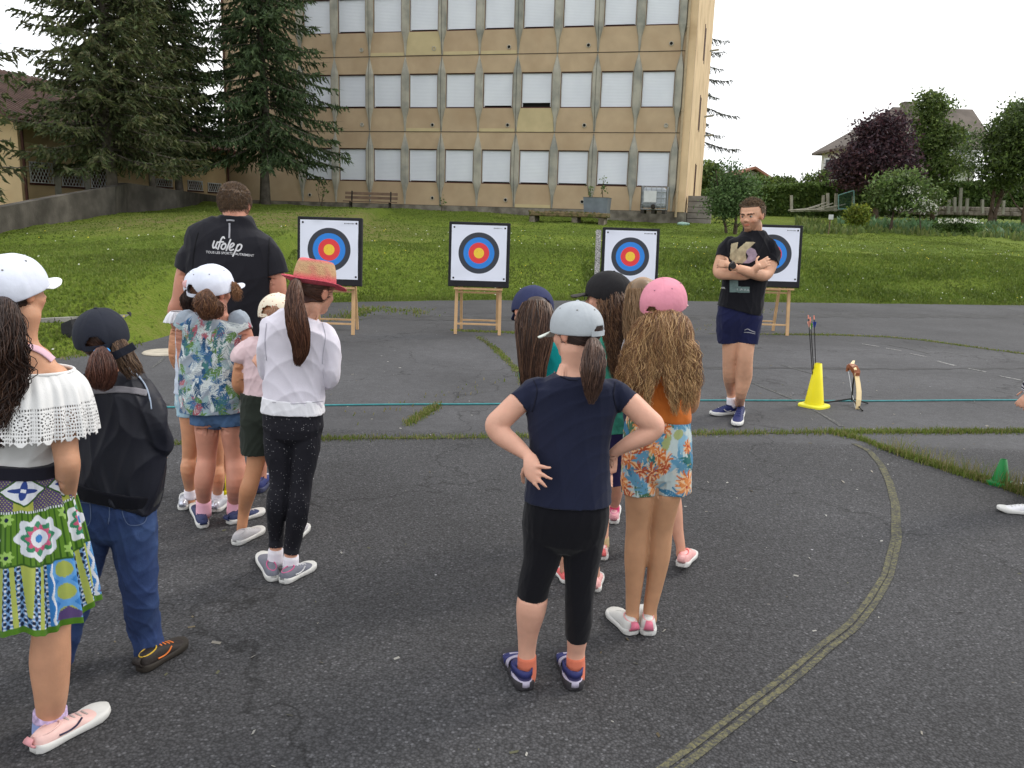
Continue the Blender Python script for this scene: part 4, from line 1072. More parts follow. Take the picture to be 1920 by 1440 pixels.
easel_target(840, 954, 421, 538, 627, 'archery target standing alone in the middle, fully in view', seed=2)
easel_target(1126, 1232, 425, 540, 629, 'archery target behind the girl in the black cap, with a speckled worn left edge', True, seed=3)
easel_target(1388, 1498, 430, 538, 628, 'rightmost archery target, half hidden by the man with crossed arms', seed=4)

# ------------------------------------------------------------------ yellow cone with arrows, bow on stand
M['yellow'] = mat('yellow_plastic', srgb(226, 212, 10), .45, .06, 6)
M['yellow2'] = mat('yellow_plastic_pale', srgb(232, 226, 60), .5, .08, 6)
M['green_pl'] = mat('green_plastic', srgb(14, 120, 54), .4, .1, 8, dirt=(srgb(120, 170, 120), 7, .58, .75))
def cone(px, pyb, pyt, halfpx, label, m_, group=None, square=True, name='traffic_cone', m2=None):
    g_ = G(px, pyb); k = g_[1] / FPX; hgt = (AT(px, pyt, g_[1])[2]); rb = halfpx * k; e = empty(name, g_, label, 'cone', group)
    mb = MB(); mb.lathe([(rb * .62, .012), (rb * .60, .02), (rb * .57, .03), (rb * .215, hgt), (rb * .19, hgt), (rb * .45, .06)], (0, 0, 0), 36, cap=False); mb.build('cone_body', m_, e, smooth=True, local=True)
    mb = MB()
    # octagonal rounded base
    pr = []; 
    for a in range(48):
        an = 2 * math.pi * a / 48; q = (abs(math.cos(an)) ** 4.5 + abs(math.sin(an)) ** 4.5) ** (-1 / 4.5); pr.append((q * rb * .80 * math.cos(an + .7), q * rb * .80 * math.sin(an + .7)))
    V = [(x, y, 0) for x, y in pr] + [(x, y, .015) for x, y in pr] + [(x * .97, y * .97, .022) for x, y in pr] + [(rb * .6 * math.cos(2 * math.pi * a / 48 + .7), rb * .6 * math.sin(2 * math.pi * a / 48 + .7), .028) for a in range(48)]
    F = [[r_ * 48 + a, r_ * 48 + (a + 1) % 48, (r_ + 1) * 48 + (a + 1) % 48, (r_ + 1) * 48 + a] for r_ in range(3) for a in range(48)] + [list(range(48))[::-1]]
    mb.add(V, F); mb.build('cone_base', m2 or m_, e, smooth=False, local=True)
    return e, g_, hgt, rb
ce, cg, chh, crb = cone(1526, 762, 681, 31, 'tall yellow plastic cone holding three arrows', M['yellow'], m2=M['yellow2'])
M['shaft'] = mat('carbon_shaft', (.015, .015, .015), .4, 0)
for k, (tx, ty, colr, lab, bx) in enumerate(((1516, 597, srgb(232, 160, 140), 'black arrow with pale fletching, leaning left in the yellow cone', -.012), (1519.5, 601, srgb(225, 230, 200), 'black arrow with white and green fletching, middle one in the yellow cone', 0), (1526.5, 598, srgb(30, 60, 150), 'black arrow with blue fletching standing upright in the yellow cone', .012))):
    b_ = cg + np.array([bx, 0, .12]); t_ = AT(tx, ty, cg[1] + (.02 * k - .02)); d_ = (t_ - b_); ln = np.linalg.norm(d_); d_ /= ln
    e = empty('arrow', b_, lab, 'arrow', 'arrows standing in the yellow cone')
    mb = MB(); mb.tube([b_, t_], .004, 6); mb.build('shaft', M['shaft'], e)
    mb = MB(); mb.tube([t_ - d_ * .005, t_ + d_ * .03], [.006, .005], 6); mb.build('nock', mat('nock', srgb(235, 150, 130), .5, 0), e)
    for q in range(3):
        an = q * 2.094 + .5; x_ = np.cross(d_, (0, 1, 0)); x_ /= np.linalg.norm(x_); y_ = np.cross(d_, x_); n3 = math.cos(an) * x_ + math.sin(an) * y_; s3 = np.cross(d_, n3) * .0012
        a0 = t_ - d_ * .095; a1 = t_ - d_ * .02
        mb = MB(); mb.prism([a0, a1, a1 + n3 * .019 - d_ * .01, a0 + n3 * .010 + d_ * .03], s3); mb.build('fletching', mat('fletch', colr if q != 1 or k != 1 else srgb(90, 160, 60), .6, .05), e)
# bow on its tripod stand: seen nearly edge on, limb towards us
bw = G(1600, 760); Yb = bw[1]
e = empty('bow_stand', bw, 'low black tripod stand that holds the wooden bow', 'stand')
hub = AT(1597, 754, Yb + .02); hub[2] = .06
for tx, ty in ((1545, 757), (1627, 758), (1617, 772)):
    f_ = G(tx, ty); mb = MB(); mb.tube([hub, f_ + np.array([0, 0, .01])], .008, 6); mb.build('leg', M['shaft'], e)
mb = MB(); mb.tube([hub - np.array([0, 0, .02]), AT(1599, 722, Yb + .03), AT(1603, 700, Yb + .02)], .008, 6); mb.build('post', M['shaft'], e)
M['limb'] = mat('pale_bow_limb', srgb(232, 208, 160), .4, .06, 8)
M['riser'] = mat('brown_riser', srgb(140, 84, 56), .35, .3, 14)
e = empty('bow', bw, 'recurve bow with pale limb and brown wooden grip, resting upright on its stand', 'bow')
def ribbon(mb, pts, ws, th, side=np.array([1., 0, 0])):
    pts = [np.array(p_) for p_ in pts]; V = []; F = []
    for i, p_ in enumerate(pts):
        T = pts[min(i + 1, len(pts) - 1)] - pts[max(0, i - 1)]; T /= np.linalg.norm(T); s_ = side - T * np.dot(side, T); s_ /= np.linalg.norm(s_); nn = np.cross(T, s_)
        for a, b in ((-1, -1), (1, -1), (1, 1), (-1, 1)): V.append(p_ + s_ * a * ws[i] / 2 + nn * b * (th[i] if hasattr(th, '__len__') else th) / 2)
    for i in range(len(pts) - 1):
        for k in range(4): F.append([i * 4 + k, i * 4 + (k + 1) % 4, i * 4 + 4 + (k + 1) % 4, i * 4 + 4 + k])
    F += [[3, 2, 1, 0], [len(V) - 4 + k for k in range(4)]]
    mb.add(V, F)
k_ = Yb / FPX
mb = MB(); lp = [(1604, 773, -.14), (1608, 766, -.17), (1610, 750, -.16), (1610.5, 735, -.12), (1609, 720, -.07), (1607, 708, -.03), (1606, 700, .0)]
ribbon(mb, [AT(x, y, Yb + d_) for x, y, d_ in lp], [5 * k_, 6.5 * k_, 9 * k_, 9 * k_, 8.5 * k_, 8 * k_, 7 * k_], .012); mb.build('lower_limb', M['limb'], e, smooth=False)
mb = MB(); rp = [(1606, 706, .0), (1606, 698, .03), (1601, 690, .06), (1596, 686, .10), (1592, 690, .14)]
ribbon(mb, [AT(x, y, Yb + d_) for x, y, d_ in rp], [9 * k_, 12 * k_, 12 * k_, 11 * k_, 8 * k_], [.03, .04, .045, .04, .03]); mb.build('riser', M['riser'], e)
mb = MB(); up_ = [(1604, 694, .02), (1601, 687, .06), (1598, 682, .2), (1600, 679, .35), (1601, 677, .45)]
ribbon(mb, [AT(x, y, Yb + d_) for x, y, d_ in up_], [5 * k_, 6 * k_, 6 * k_, 5 * k_, 4 * k_], .012); mb.build('upper_limb', M['limb'], e)
mb = MB(); mb.box(AT(1607.5, 702, Yb - .035), (7 * k_, .01, 6 * k_)); mb.build('limb_mark', M['riser'], e)
mb = MB(); mb.tube([AT(1591, 697, Yb + .25), AT(1597, 735, Yb + .05), AT(1605, 770, Yb - .13)], .0022, 5); mb.build('bowstring', M['pvc'], e)
mb = MB(); mb.prism([AT(1588, 697, Yb + .12), AT(1590, 685, Yb + .12), AT(1597, 683, Yb + .12), AT(1596, 692, Yb + .12)], (0, .03, 0)); mb.build('grip', M['riser'], e)

gc, gg, gh, grb = cone(1875, 908, 861, 27, 'small green plastic cone standing in the grassy crack near the right edge', M['green_pl'], name='marker_cone')
yc, yg, yh, yrb = cone(431, 925, 862, 17, 'small yellow marker cone half hidden between the legs of the waiting children', M['yellow'], name='marker_cone')

# turquoise cord across the playground
pts = [(-200, 768), (320, 763), (470, 762), (620, 760), (780, 757.5), (950, 757), (1130, 754), (1310, 750), (1430, 751), (1600, 751.5), (1760, 750.5), (1920, 750), (2300, 752)]
Q = np.array([G(*p_, .009) for p_ in pts]); u = np.linspace(0, len(pts) - 1, 120)
P = np.stack([np.interp(u, range(len(pts)), Q[:, i]) for i in range(3)], 1)
for _ in range(5): P[1:-1] = (P[:-2] + 2 * P[1:-1] + P[2:]) / 4
P[:, 1] += .008 * np.sin(P[:, 0] * 3.1); mb = MB(); mb.tube(list(P), .0075, 6)
tag(mb.build('cord', mat('turquoise_cord', srgb(62, 138, 142), .6, .2, 30), smooth=True), 'thin turquoise cord stretched across the playground as a shooting line', 'cord')

# ------------------------------------------------------------------ bench by the facade
def gpt(px, Y): P = AT(px, 390, Y); return np.array([P[0], Y, gz(P[0], Y)])
M['oldwood'] = mat('old_wood', srgb(120, 100, 84), .85, .25, 4, bump=.3)
YBn = 34.4; k_ = YBn / FPX; bl = gpt(648, YBn); br = gpt(738, YBn); bz = min(bl[2], br[2]); e = empty('park_bench', (bl + br) / 2, 'weathered wooden bench with a slatted back against the school facade', 'bench')
sz = AT(690, 378, YBn)[2]; tz = AT(690, 361, YBn + .4)[2]; bz = AT(690, 391, YBn)[2] - .02
x0, x1 = bl[0] - .1, br[0] + .1
for i in range(3): mb = MB(); mb.box(((x0 + x1) / 2, YBn + .13 * i, sz), (x1 - x0, .11, .04), bev=.006); mb.build('seat_slat', M['oldwood'], e)
for i in range(2): mb = MB(); mb.box(((x0 + x1) / 2, YBn + .44 + .03 * i, sz + .16 + .17 * i), (x1 - x0, .04, .11), bev=.006); mb.build('back_slat', M['oldwood'], e)
for xx in (x0 + .28, x1 - .28):
    mb = MB(); mb.tube([(xx, YBn - .02, sz - .02), (xx, YBn + .03, (sz + bz) / 2), (xx, YBn - .04, bz)], .03, 6)
    mb.tube([(xx, YBn + .46, sz + .42), (xx, YBn + .38, sz), (xx, YBn + .3, (sz + bz) / 2), (xx, YBn + .42, bz)], .03, 6); mb.tube([(xx, YBn - .03, sz - .03), (xx, YBn + .42, sz - .03)], .025, 6); mb.build('leg', M['joint'], e)
# concrete bench table with mossy top
YC = 30.5; M['conc'] = mat('old_concrete', srgb(132, 124, 112), .95, .25, 3, bump=.7, bs=25, dirt=(srgb(92, 84, 72), 2.5, .45, .6))
M['mosscap'] = mat('mossy_top', srgb(112, 98, 72), .97, .4, 9, bump=1, bs=40, dirt=(srgb(70, 78, 36), 7, .5, .65))
tl = AT(996, 400, YC); tr = AT(1140, 405, YC); e = empty('concrete_table', ((tl + tr) / 2)[:2].tolist() + [gz((tl[0] + tr[0]) / 2, YC)], 'low concrete slab table with a crumbling mossy top near the facade', 'table')
zt = (tl[2] + tr[2]) / 2; bR = np.array([bU, -bN, (0, 0, 1)]).T; cc_ = (tl + tr) / 2; cc_[2] = zt; ln_ = tr[0] - tl[0] + .05
mb = MB(); mb.box(cc_, (ln_, .9, .16), bR, bev=.03); mb.build('tabletop', M['mosscap'], e)
for f_ in (-.46, .09, .43):
    p_ = cc_ + bU * ln_ * f_; zg = gz(p_[0], p_[1]) - .15; mb = MB(); mb.box((p_[0], p_[1], (zg + zt - .08) / 2), (.2, .8, zt - .08 - zg), bR, bev=.015); mb.build('leg', M['conc'], e)
# chunky debris along the top edge
r_ = np.random.default_rng(9); mb = MB()
for k in range(38):
    p_ = cc_ + bU * r_.uniform(-.5, .45) * ln_ + bN * r_.uniform(-.1, .44) + np.array([0, 0, .09]); s_ = r_.uniform(.03, .08); mb.box(p_, (s_ * 1.4, s_, s_ * .8), np.array(Matrix.Rotation(r_.uniform(0, 3), 3, 'Z')), bev=s_ * .25)
tag(mb.build('rubble', M['mosscap']), 'crumbled stones and moss scattered on the concrete table', 'rubble', kind='stuff')
# metal planter box
YP = 30.7; pl_ = AT(1096, 400, YP); pr_ = AT(1142, 402, YP); zt_ = AT(1118, 371, YP)[2]; zb_ = zt + .08; M['zinc'] = mat('zinc', srgb(112, 120, 128), .5, .2, 3, metal=.3, dirt=(srgb(80, 84, 84), 3, .5, .7))
pc_ = (pl_ + pr_) / 2; W_ = pr_[0] - pl_[0]
e = empty('planter', (pc_[0], pc_[1], zb_), 'square zinc planter box with young plants on the end of the concrete table', 'planter')
mb = MB(); h2_ = zt_ - zb_; w0, w1 = W_ * .46, W_ * .5
V = []
for z_, w_ in ((zb_, w0), (zt_, w1), (zt_ + .012, w1 + .02), (zt_ + .012, w1 - .03), (zt_ - .06, w1 - .03)):
    for a, b in ((-1, -1), (1, -1), (1, 1), (-1, 1)): V.append(np.array([pc_[0], pc_[1], z_]) + bR @ np.array([a * w_, b * w_, 0]))
F = [[3, 2, 1, 0]] + [[r2 * 4 + k, r2 * 4 + (k + 1) % 4, r2 * 4 + 4 + (k + 1) % 4, r2 * 4 + 4 + k] for r2 in range(4) for k in range(4)]
mb.add(V, F); mb.build('box', mat('zinc_box', srgb(112, 120, 128), .5, .2, 3, metal=.3), e)
mb = MB(); mb.box((pc_[0], pc_[1], zt_ - .05), (W_ * .9, W_ * .9, .03), bR); mb.build('soil', M['bark'], e)
def stemplant(name, base, hgt, n_, leaf, seed, label, cols, spread=.12, group=None):
    r_ = np.random.default_rng(seed); e = empty(name, base, label, 'plant', group); base = np.array(base); mb = MB(); P = []
    for k in range(n_):
        tip = base + np.array([r_.normal(0, spread), r_.normal(0, spread), hgt * r_.uniform(.75, 1.05)]); mid_ = (base + tip) / 2 + r_.normal(0, spread * .3, 3)
        mb.tube([base - [0, 0, .03], mid_, tip], [.012, .009, .004], 5)
        for q in range(14):
            f_ = r_.uniform(.3, 1.02); p_ = base * (1 - f_) + tip * f_; P.append(p_ + r_.normal(0, leaf * 1.1, 3))
    mb.build('stem', M['bark'], e); v, f_, c_ = leaf_cards(np.array(P), leaf, r_, cols); link('leaves', mesh_np(v, f_, c_), e, M['leaf']); return e
LC = [(.09, .15, .04), (.12, .18, .05), (.07, .12, .03)]
pz = zt_ - .04
stemplant('young_plant', (pc_[0] - .28, pc_[1] - .1, pz), .55, 2, .06, 1, 'small leafy plant on the left in the zinc planter', LC)
stemplant('young_plant', (pc_[0] + .2, pc_[1], pz), .75, 2, .06, 2, 'taller leafy plant on the right in the zinc planter', LC)
q = gpt(602, 34.6); stemplant('young_plant', q, 1.05, 3, .07, 3, 'young shrub growing at the wall left of the bench', LC, .16)
q = gpt(828, 33.9); stemplant('young_plant', q, .55, 2, .05, 4, 'small weed sapling at the wall right of the bench', LC, .08)
# IBC tank
YI = 31.6; il = AT(1206, 404, YI); ir = AT(1253, 404, YI); zt_ = AT(1230, 350, YI)[2]; zb_ = AT(1230, 400, YI)[2]; Wd = ir[0] - il[0]; ic = (il + ir) / 2; ic[2] = zb_
e = empty('water_tank', ic, 'white plastic water tank in a metal cage at the right end of the facade', 'tank')
def IP(x, y, z): return np.array([ic[0], ic[1] + Wd / 2, 0]) + bR @ np.array([x, y, 0]) + np.array([0, 0, z])
M['hdpe'] = mat('milky_plastic', srgb(186, 192, 200), .35, .12, 2, trans=.3); M['galv'] = mat('galvanised', srgb(150, 154, 158), .4, .1, metal=.6)
mb = MB(); mb.box(IP(0, 0, (zb_ + .18 + zt_) / 2), (Wd * .92, Wd * .92, zt_ - zb_ - .24), bR, bev=.07); mb.build('tank_body', M['hdpe'], e)
mb = MB(); mb.box(IP(0, 0, zb_ + .13), (Wd, Wd, .05), bR)
for a in (-1, 0, 1): mb.box(IP(a * Wd * .42, 0, zb_ + .045), (.13, Wd, .12), bR)
mb.build('pallet', M['joint'], e)
mb = MB(); hh_ = zt_ - zb_ - .12
for f_ in (0, .25, .5, .75, 1): 
    z_ = zb_ + .14 + hh_ * f_; h_ = Wd / 2
    mb.tube([IP(-h_, -h_, z_), IP(h_, -h_, z_), IP(h_, h_, z_), IP(-h_, h_, z_), IP(-h_, -h_, z_)], .012, 5)
for k in range(6):
    a = -Wd / 2 + Wd * k / 5
    for s_ in (-1, 1):
        mb.tube([IP(a, s_ * Wd / 2, zb_ + .14), IP(a, s_ * Wd / 2, zt_ + .02)], .012, 5); mb.tube([IP(s_ * Wd / 2, a, zb_ + .14), IP(s_ * Wd / 2, a, zt_ + .02)], .012, 5)
mb.build('cage', M['galv'], e)
mb = MB(); mb.box(IP(-Wd * .14, -Wd / 2 - .018, zb_ + .14 + hh_ * .55), (Wd * .5, .012, hh_ * .5), bR); mb.build('label_plate', M['pvc'], e)
mb = MB(); mb.lathe([(.09, 0), (.09, .12), (.05, .13), (.05, .2), (0, .2)], IP(0, -Wd / 2 + .05, zb_ + .24), 14, np.array([bU, (0, 0, 1), bN]).T); mb.build('valve', M['joint'], e)
# grey composter box behind, and green hose lying
YG = 33.5; gl = AT(1294, 402, YG); gr_ = AT(1338, 402, YG); zt_ = AT(1316, 367, YG)[2]; zb_ = gz(gl[0], YG) - .05
e = empty('compost_box', ((gl + gr_) / 2)[:2].tolist() + [zb_], 'grey wooden compost box beside the right corner of the school', 'box')
mb = MB(); nh = 5; W_ = gr_[0] - gl[0]; cx_ = (gl[0] + gr_[0]) / 2; bh = (zt_ - zb_) / nh
for k in range(nh): mb = MB(); mb.box((cx_, YG + W_ / 2, zb_ + bh * (k + .5)), (W_, W_, bh - .02), bR, bev=.006); mb.build('board', mat('grey_board', srgb(128, 122, 116), .9, .25, 3, bump=.4) if k == 0 else bpy.data.materials['grey_board'], e)
mb = MB(); mb.box((cx_, YG + W_ / 2, (zt_ + zb_) / 2), (W_ * .97, W_ * .97, zt_ - zb_ - .05), bR); mb.build('core', M['joint'], e)
hp_ = [AT(x, y, YG - 1.4) for x, y in ((1272, 399), (1280, 403), (1288, 404), (1294, 401))]
mb = MB(); mb.tube([np.array([p_[0], p_[1], gz(p_[0], p_[1]) + .05]) for p_ in hp_], [.05, .08, .06, .04], 7); tag(mb.build('sack', mat('sack', srgb(150, 180, 170), .6, .3, 10)), 'pale crumpled sack lying in the grass at the school corner', 'sack')
# garden fence posts, gate, sign
M['post'] = mat('grey_post', srgb(150, 148, 138), .9, .2, 4)
YF = 47
ORD = 'first second third fourth fifth sixth seventh eighth ninth tenth eleventh twelfth thirteenth fourteenth'.split(); FP = [1484, 1542, 1552, 1566, 1600, 1640, 1755, 1800, 1730, 1778, 1790, 1812, 1842, 1880]
for k, (px, yt, yb) in enumerate(((1484, 366, 392), (1542, 366, 392), (1552, 362, 392), (1566, 362, 392), (1600, 368, 393), (1640, 372, 393), (1755, 360, 400), (1800, 352, 394), (1730, 372, 394), (1778, 374, 396), (1790, 370, 394), (1812, 372, 394), (1842, 374, 396), (1880, 376, 398))):
    a_ = AT(px, yb + 4, YF - (k % 3) * .4); b_ = AT(px + (k % 2) * 2, yt, YF - (k % 3) * .4); mb = MB(); mb.bar(a_, b_, .13, .13)
    tag(mb.build('fence_post', M['post']), 'weathered garden fence post in front of the hedge, %s from the left' % ORD[sorted(FP).index(px)], 'post', 'garden fence posts')
pn = [AT(1572, 392, 45), AT(1601, 392, 45), AT(1601, 357, 45), AT(1572, 366, 45)]
e = empty('garden_gate', pn[0], 'green mesh garden gate leaning slightly in front of the hedge', 'gate')
mb = MB()
for a, b in ((0, 1), (1, 2), (2, 3), (3, 0)): mb.tube([pn[a], pn[b]], .03, 6)
mb.build('gate_frame', mat('blue_green_metal', srgb(96, 132, 128), .5, .1), e)
mb = MB()
for k in range(1, 14): f_ = k / 14; mb.tube([pn[0] * (1 - f_) + pn[1] * f_, pn[3] * (1 - f_) + pn[2] * f_], .008, 4)
for k in range(1, 9): f_ = k / 9; mb.tube([pn[0] * (1 - f_) + pn[3] * f_, pn[1] * (1 - f_) + pn[2] * f_], .008, 4)
mb.build('gate_mesh', mat('dark_green_metal', srgb(40, 70, 56), .6, .1), e)
a_ = gpt(1558, 30); sg = AT(1558, 407, 30); e = empty('garden_sign', a_, 'small white sign board on a short stake in the lawn', 'sign')
mb = MB(); mb.bar(a_ - [0, 0, .05], np.array([sg[0], 30.02, sg[2] + .05]), .03, .02); mb.build('stake', M['oldwood'], e)
mb = MB(); mb.box((sg[0], 29.99, sg[2]), (.17, .012, .17)); mb.build('board', M['pvc'], e)
mb = MB(); lp = [AT(x, y, 46) for x, y in ((1478, 396), (1500, 392), (1525, 394), (1538, 389), (1545, 376))]
for k in range(14):
    r_ = random.Random(k); x = 1478 + k * 4.6; a_ = AT(x, 397 - r_.random() * 3, 45.5); mb.tube([a_, a_ + np.array([r_.uniform(.8, 1.6), r_.uniform(-.3, .3), r_.uniform(.05, .5)])], .035, 5)
tag(mb.build('brushwood', M['post']), 'heap of pale pruned branches lying in front of the hedge', 'branches', kind='stuff')
# low dry stone wall under the right hedge
M['stone'] = mat('dry_stone', srgb(120, 112, 104), .95, .4, 3, bump=1, bs=12)
r_ = np.random.default_rng(3); mb = MB()
for k in range(90):
    px = 1690 + k * 3.6; yy = AT(px, 394 + (px - 1690) * .02, 48.5); 
    for q in range(2): mb.box(yy + np.array([0, r_.normal(0, .03), q * .24 - .1]), (.13 + r_.uniform(0, .1), .3, .24), bev=.04)
tag(mb.build('dry_stone_wall', M['stone']), 'low dry stone wall at the foot of the hedge behind the garden', 'wall')
# black net bags by the grass at the left
M['blackcloth'] = mat('black_cloth', (.02, .02, .024), .7, .2, 10, bump=.5, bs=30)
def bag(px, py, w_, h_, seed, label, pts_):
    g_ = LG(px, py); k = g_[1] / FPX; e_ = MB(); c_ = np.array([g_[0], g_[1], g_[2]])
    V = [c_ + np.array([x * k, y * k, z * k]) for x, y, z in pts_]
    n2 = len(V) // 2; F = [list(range(n2))[::-1], [n2 + i for i in range(n2)]] + [[i, (i + 1) % n2, n2 + (i + 1) % n2, n2 + i] for i in range(n2)]
    e_.add(V, F); return tag(e_.build('equipment_bag', M['blackcloth']), label, 'bag')
bag(133, 632, 0, 0, 1, 'black angular equipment bag behind the child in the dark cap, left one', [(-12, -10, 0), (14, -10, 0), (14, 22, 0), (-12, 22, 0), (-13, -8, 26), (6, -8, 34), (6, 16, 34), (-13, 16, 24)])
bag(243, 618, 0, 0, 2, 'black pyramid shaped equipment bag right of the dark cap', [(-16, -10, 0), (18, -10, 0), (18, 22, 0), (-16, 22, 0), (-3, 0, 33), (1, 0, 33), (1, 6, 33), (-3, 6, 33)])
g_ = LG(250, 625); mb = MB(); k = g_[1] / FPX; mb.tube([g_ + np.array([-14 * k, -.02, .04]), g_ + np.array([6 * k, .03, .05])], .045, 12); tag(mb.build('rolled_paper', mat('rolled_paper', srgb(206, 182, 142), .8, .1)), 'short pale roll lying beside the black pyramid bag', 'roll')
# ------------------------------------------------------------------ figure library
import bmesh
def catmull(A, sub):
    A = np.asarray(A, float); n_ = len(A)
    if n_ < 3:
        t_ = np.linspace(0, 1, sub * (n_ - 1) + 1)[:, None]; return A[0] * (1 - t_) + A[-1] * t_
    P = np.vstack([2 * A[0] - A[1], A, 2 * A[-1] - A[-2]]); out = []
    for i in range(n_ - 1):
        p0, p1, p2, p3 = P[i:i + 4]
        for t_ in np.arange(sub) / sub:
            out.append(.5 * (2 * p1 + (p2 - p0) * t_ + (2 * p0 - 5 * p1 + 4 * p2 - p3) * t_ ** 2 + (3 * p1 - p0 - 3 * p2 + p3) * t_ ** 3))
    out.append(A[-1]); return np.array(out)
CAPS = []
def lofty(C, rx, ry, S, seg=24, sq=2.0, c0='round', c1='round', th=.008, cav=.05):
    """closed tube through centres C with radii rx (along S) and ry; c0/c1 'round','flat','cav'"""
    n_ = len(C); T = np.gradient(C, axis=0); T /= np.linalg.norm(T, axis=1)[:, None] + 1e-12
    a = np.linspace(0, 2 * np.pi, seg, endpoint=False)
    cs, sn = np.cos(a), np.sin(a)
    cs = np.sign(cs) * np.abs(cs) ** (2 / sq); sn = np.sign(sn) * np.abs(sn) ** (2 / sq)
    rings = []; s0 = None
    def ring(c, t_, x, y):
        nonlocal s0
        s_ = S - t_ * np.dot(S, t_)
        if np.linalg.norm(s_) < .45: s_ = (s0 if s0 is not None else np.array([0, 0, 1.])); s_ = s_ - t_ * np.dot(s_, t_)
        s_ /= np.linalg.norm(s_); s0 = s_
        y_ = np.cross(t_, s_)
        return c + np.outer(cs * x, s_) + np.outer(sn * y, y_)
    def cap(i, sg, mode):
        c, t_, x, y = C[i], T[i] * sg, rx[i], ry[i]; R_ = []
        if mode == 'round':
            r_ = min(x, y)
            for q in (.45, .8, .97): R_.append(ring(c + t_ * r_ * q, T[i], x * math.sqrt(1 - q * q), y * math.sqrt(1 - q * q)))
        elif mode == 'cav':
            CAPS.append((np.array(c), np.array(t_), max(x, y)))
        return R_
    A0 = cap(0, -1, c0)[::-1]; body = [ring(C[i], T[i], rx[i], ry[i]) for i in range(n_)]; s_end = s0; A1 = cap(n_ - 1, 1, c1)
    rings = A0 + body + A1; V = np.vstack(rings); m_ = len(rings); F = []
    for i in range(m_ - 1):
        for k in range(seg): F.append([i * seg + k, i * seg + (k + 1) % seg, (i + 1) * seg + (k + 1) % seg, (i + 1) * seg + k])
    V = np.vstack([V, rings[0].mean(0), rings[-1].mean(0)]); n0 = m_ * seg
    F += [[(k + 1) % seg, k, n0] for k in range(seg)]; F += [[(m_ - 1) * seg + k, (m_ - 1) * seg + (k + 1) % seg, n0 + 1] for k in range(seg)]
    return V, F
def ellipsoid(c, r_, R3=None, seg=20, rings=12):
    V = [np.array([0, 0, -1.])]; 
    for i in range(1, rings):
        t_ = -np.pi / 2 + np.pi * i / rings
        for k in range(seg): a = 2 * np.pi * k / seg; V.append(np.array([math.cos(t_) * math.cos(a), math.cos(t_) * math.sin(a), math.sin(t_)]))
    V.append(np.array([0, 0, 1.])); V = np.array(V) * np.array(r_)
    if R3 is not None: V = V @ R3.T
    F = [[0, 1 + (k + 1) % seg, 1 + k] for k in range(seg)]
    for i in range(rings - 2):
        for k in range(seg): a = 1 + i * seg; F.append([a + k, a + (k + 1) % seg, a + seg + (k + 1) % seg, a + seg + k])
    a = 1 + (rings - 2) * seg; F += [[a + k, a + (k + 1) % seg, len(V) - 1] for k in range(seg)]
    return V + np.array(c), F
def bake(me, mods):
    o = bpy.data.objects.new('tmp', me); COL.objects.link(o)
    for ty, kw in mods:
        md = o.modifiers.new(ty, ty)
        for a, b in kw.items(): setattr(md, a, b)
    bpy.context.view_layer.update()
    dg = bpy.context.evaluated_depsgraph_get(); out = bpy.data.meshes.new_from_object(o.evaluated_get(dg))
    bpy.data.objects.remove(o); bpy.data.meshes.remove(me); return out
def union(parts, voxel=.006, smooth=4, sf=.5):
    mb = MB()
    for V, F in parts: mb.add(V, F)
    return bake(mb.mesh(), [('REMESH', dict(mode='VOXEL', voxel_size=voxel)), ('SMOOTH', dict(factor=sf, iterations=smooth))])
def folds(V, amp, seed, freq=14.0, dirw=(1, 1, .5), warp=.5):
    """sharp edged wave pattern as cloth folds"""
    r = np.random.default_rng(seed); v = np.zeros(len(V))
    for k in range(5):
        d = r.normal(size=3) * np.array(dirw); d /= np.linalg.norm(d); w_ = rand_unit(r, 1)[0]
        f_ = freq * r.uniform(.6, 1.8); ph = r.uniform(0, 6.28, 2)
        s_ = np.sin(V @ d * f_ + ph[0] + warp * 3 * np.sin(V @ w_ * f_ * .45 + ph[1]))
        v += (1 - np.abs(s_)) ** 2 * r.uniform(.5, 1) - .25
    return v / 3 * amp
def displace(me, d):
    V = getco(me); N_ = getno(me); setco(me, V + N_ * d[:, None])
SKIN = srgb(206, 160, 136)
M['skin'] = mat('skin', (0, 0, 0), .5, .09, 16, bump=.10, bs=140, attr=True, spec=.35)
mt = M['skin']; p = mt.node_tree.nodes['Principled BSDF']; p.inputs['Subsurface Weight'].default_value = .08; p.inputs['Subsurface Scale'].default_value = .02; p.inputs['Subsurface Radius'].default_value = (1, .35, .2)
M['hair'] = mat('hair', (0, 0, 0), .42, .1, 30, attr=True, spec=.45)
M['clothcol'] = mat('cloth_printed', (0, 0, 0), .9, .04, 40, bump=.12, bs=300, attr=True, spec=.15, sheen=.1, wr=.3)
def fabric(name, col, rough=.92, **k):
    if name in M: return M[name]
    M[name] = mat(name, col, rough, k.pop('var', .08), k.pop('vs', 7), bump=k.pop('bump', .12), bs=k.pop('bs', 260), spec=.15, sheen=k.pop('sheen', .1), wr=k.pop('wr', .35), **k); return M[name]
def plain(name, col, rough=.6, **k):
    if name not in M: M[name] = mat(name, col, rough, k.pop('var', .06), k.pop('vs', 20), **k)
    return M[name]
SIDE = np.array([1., 0, 0])
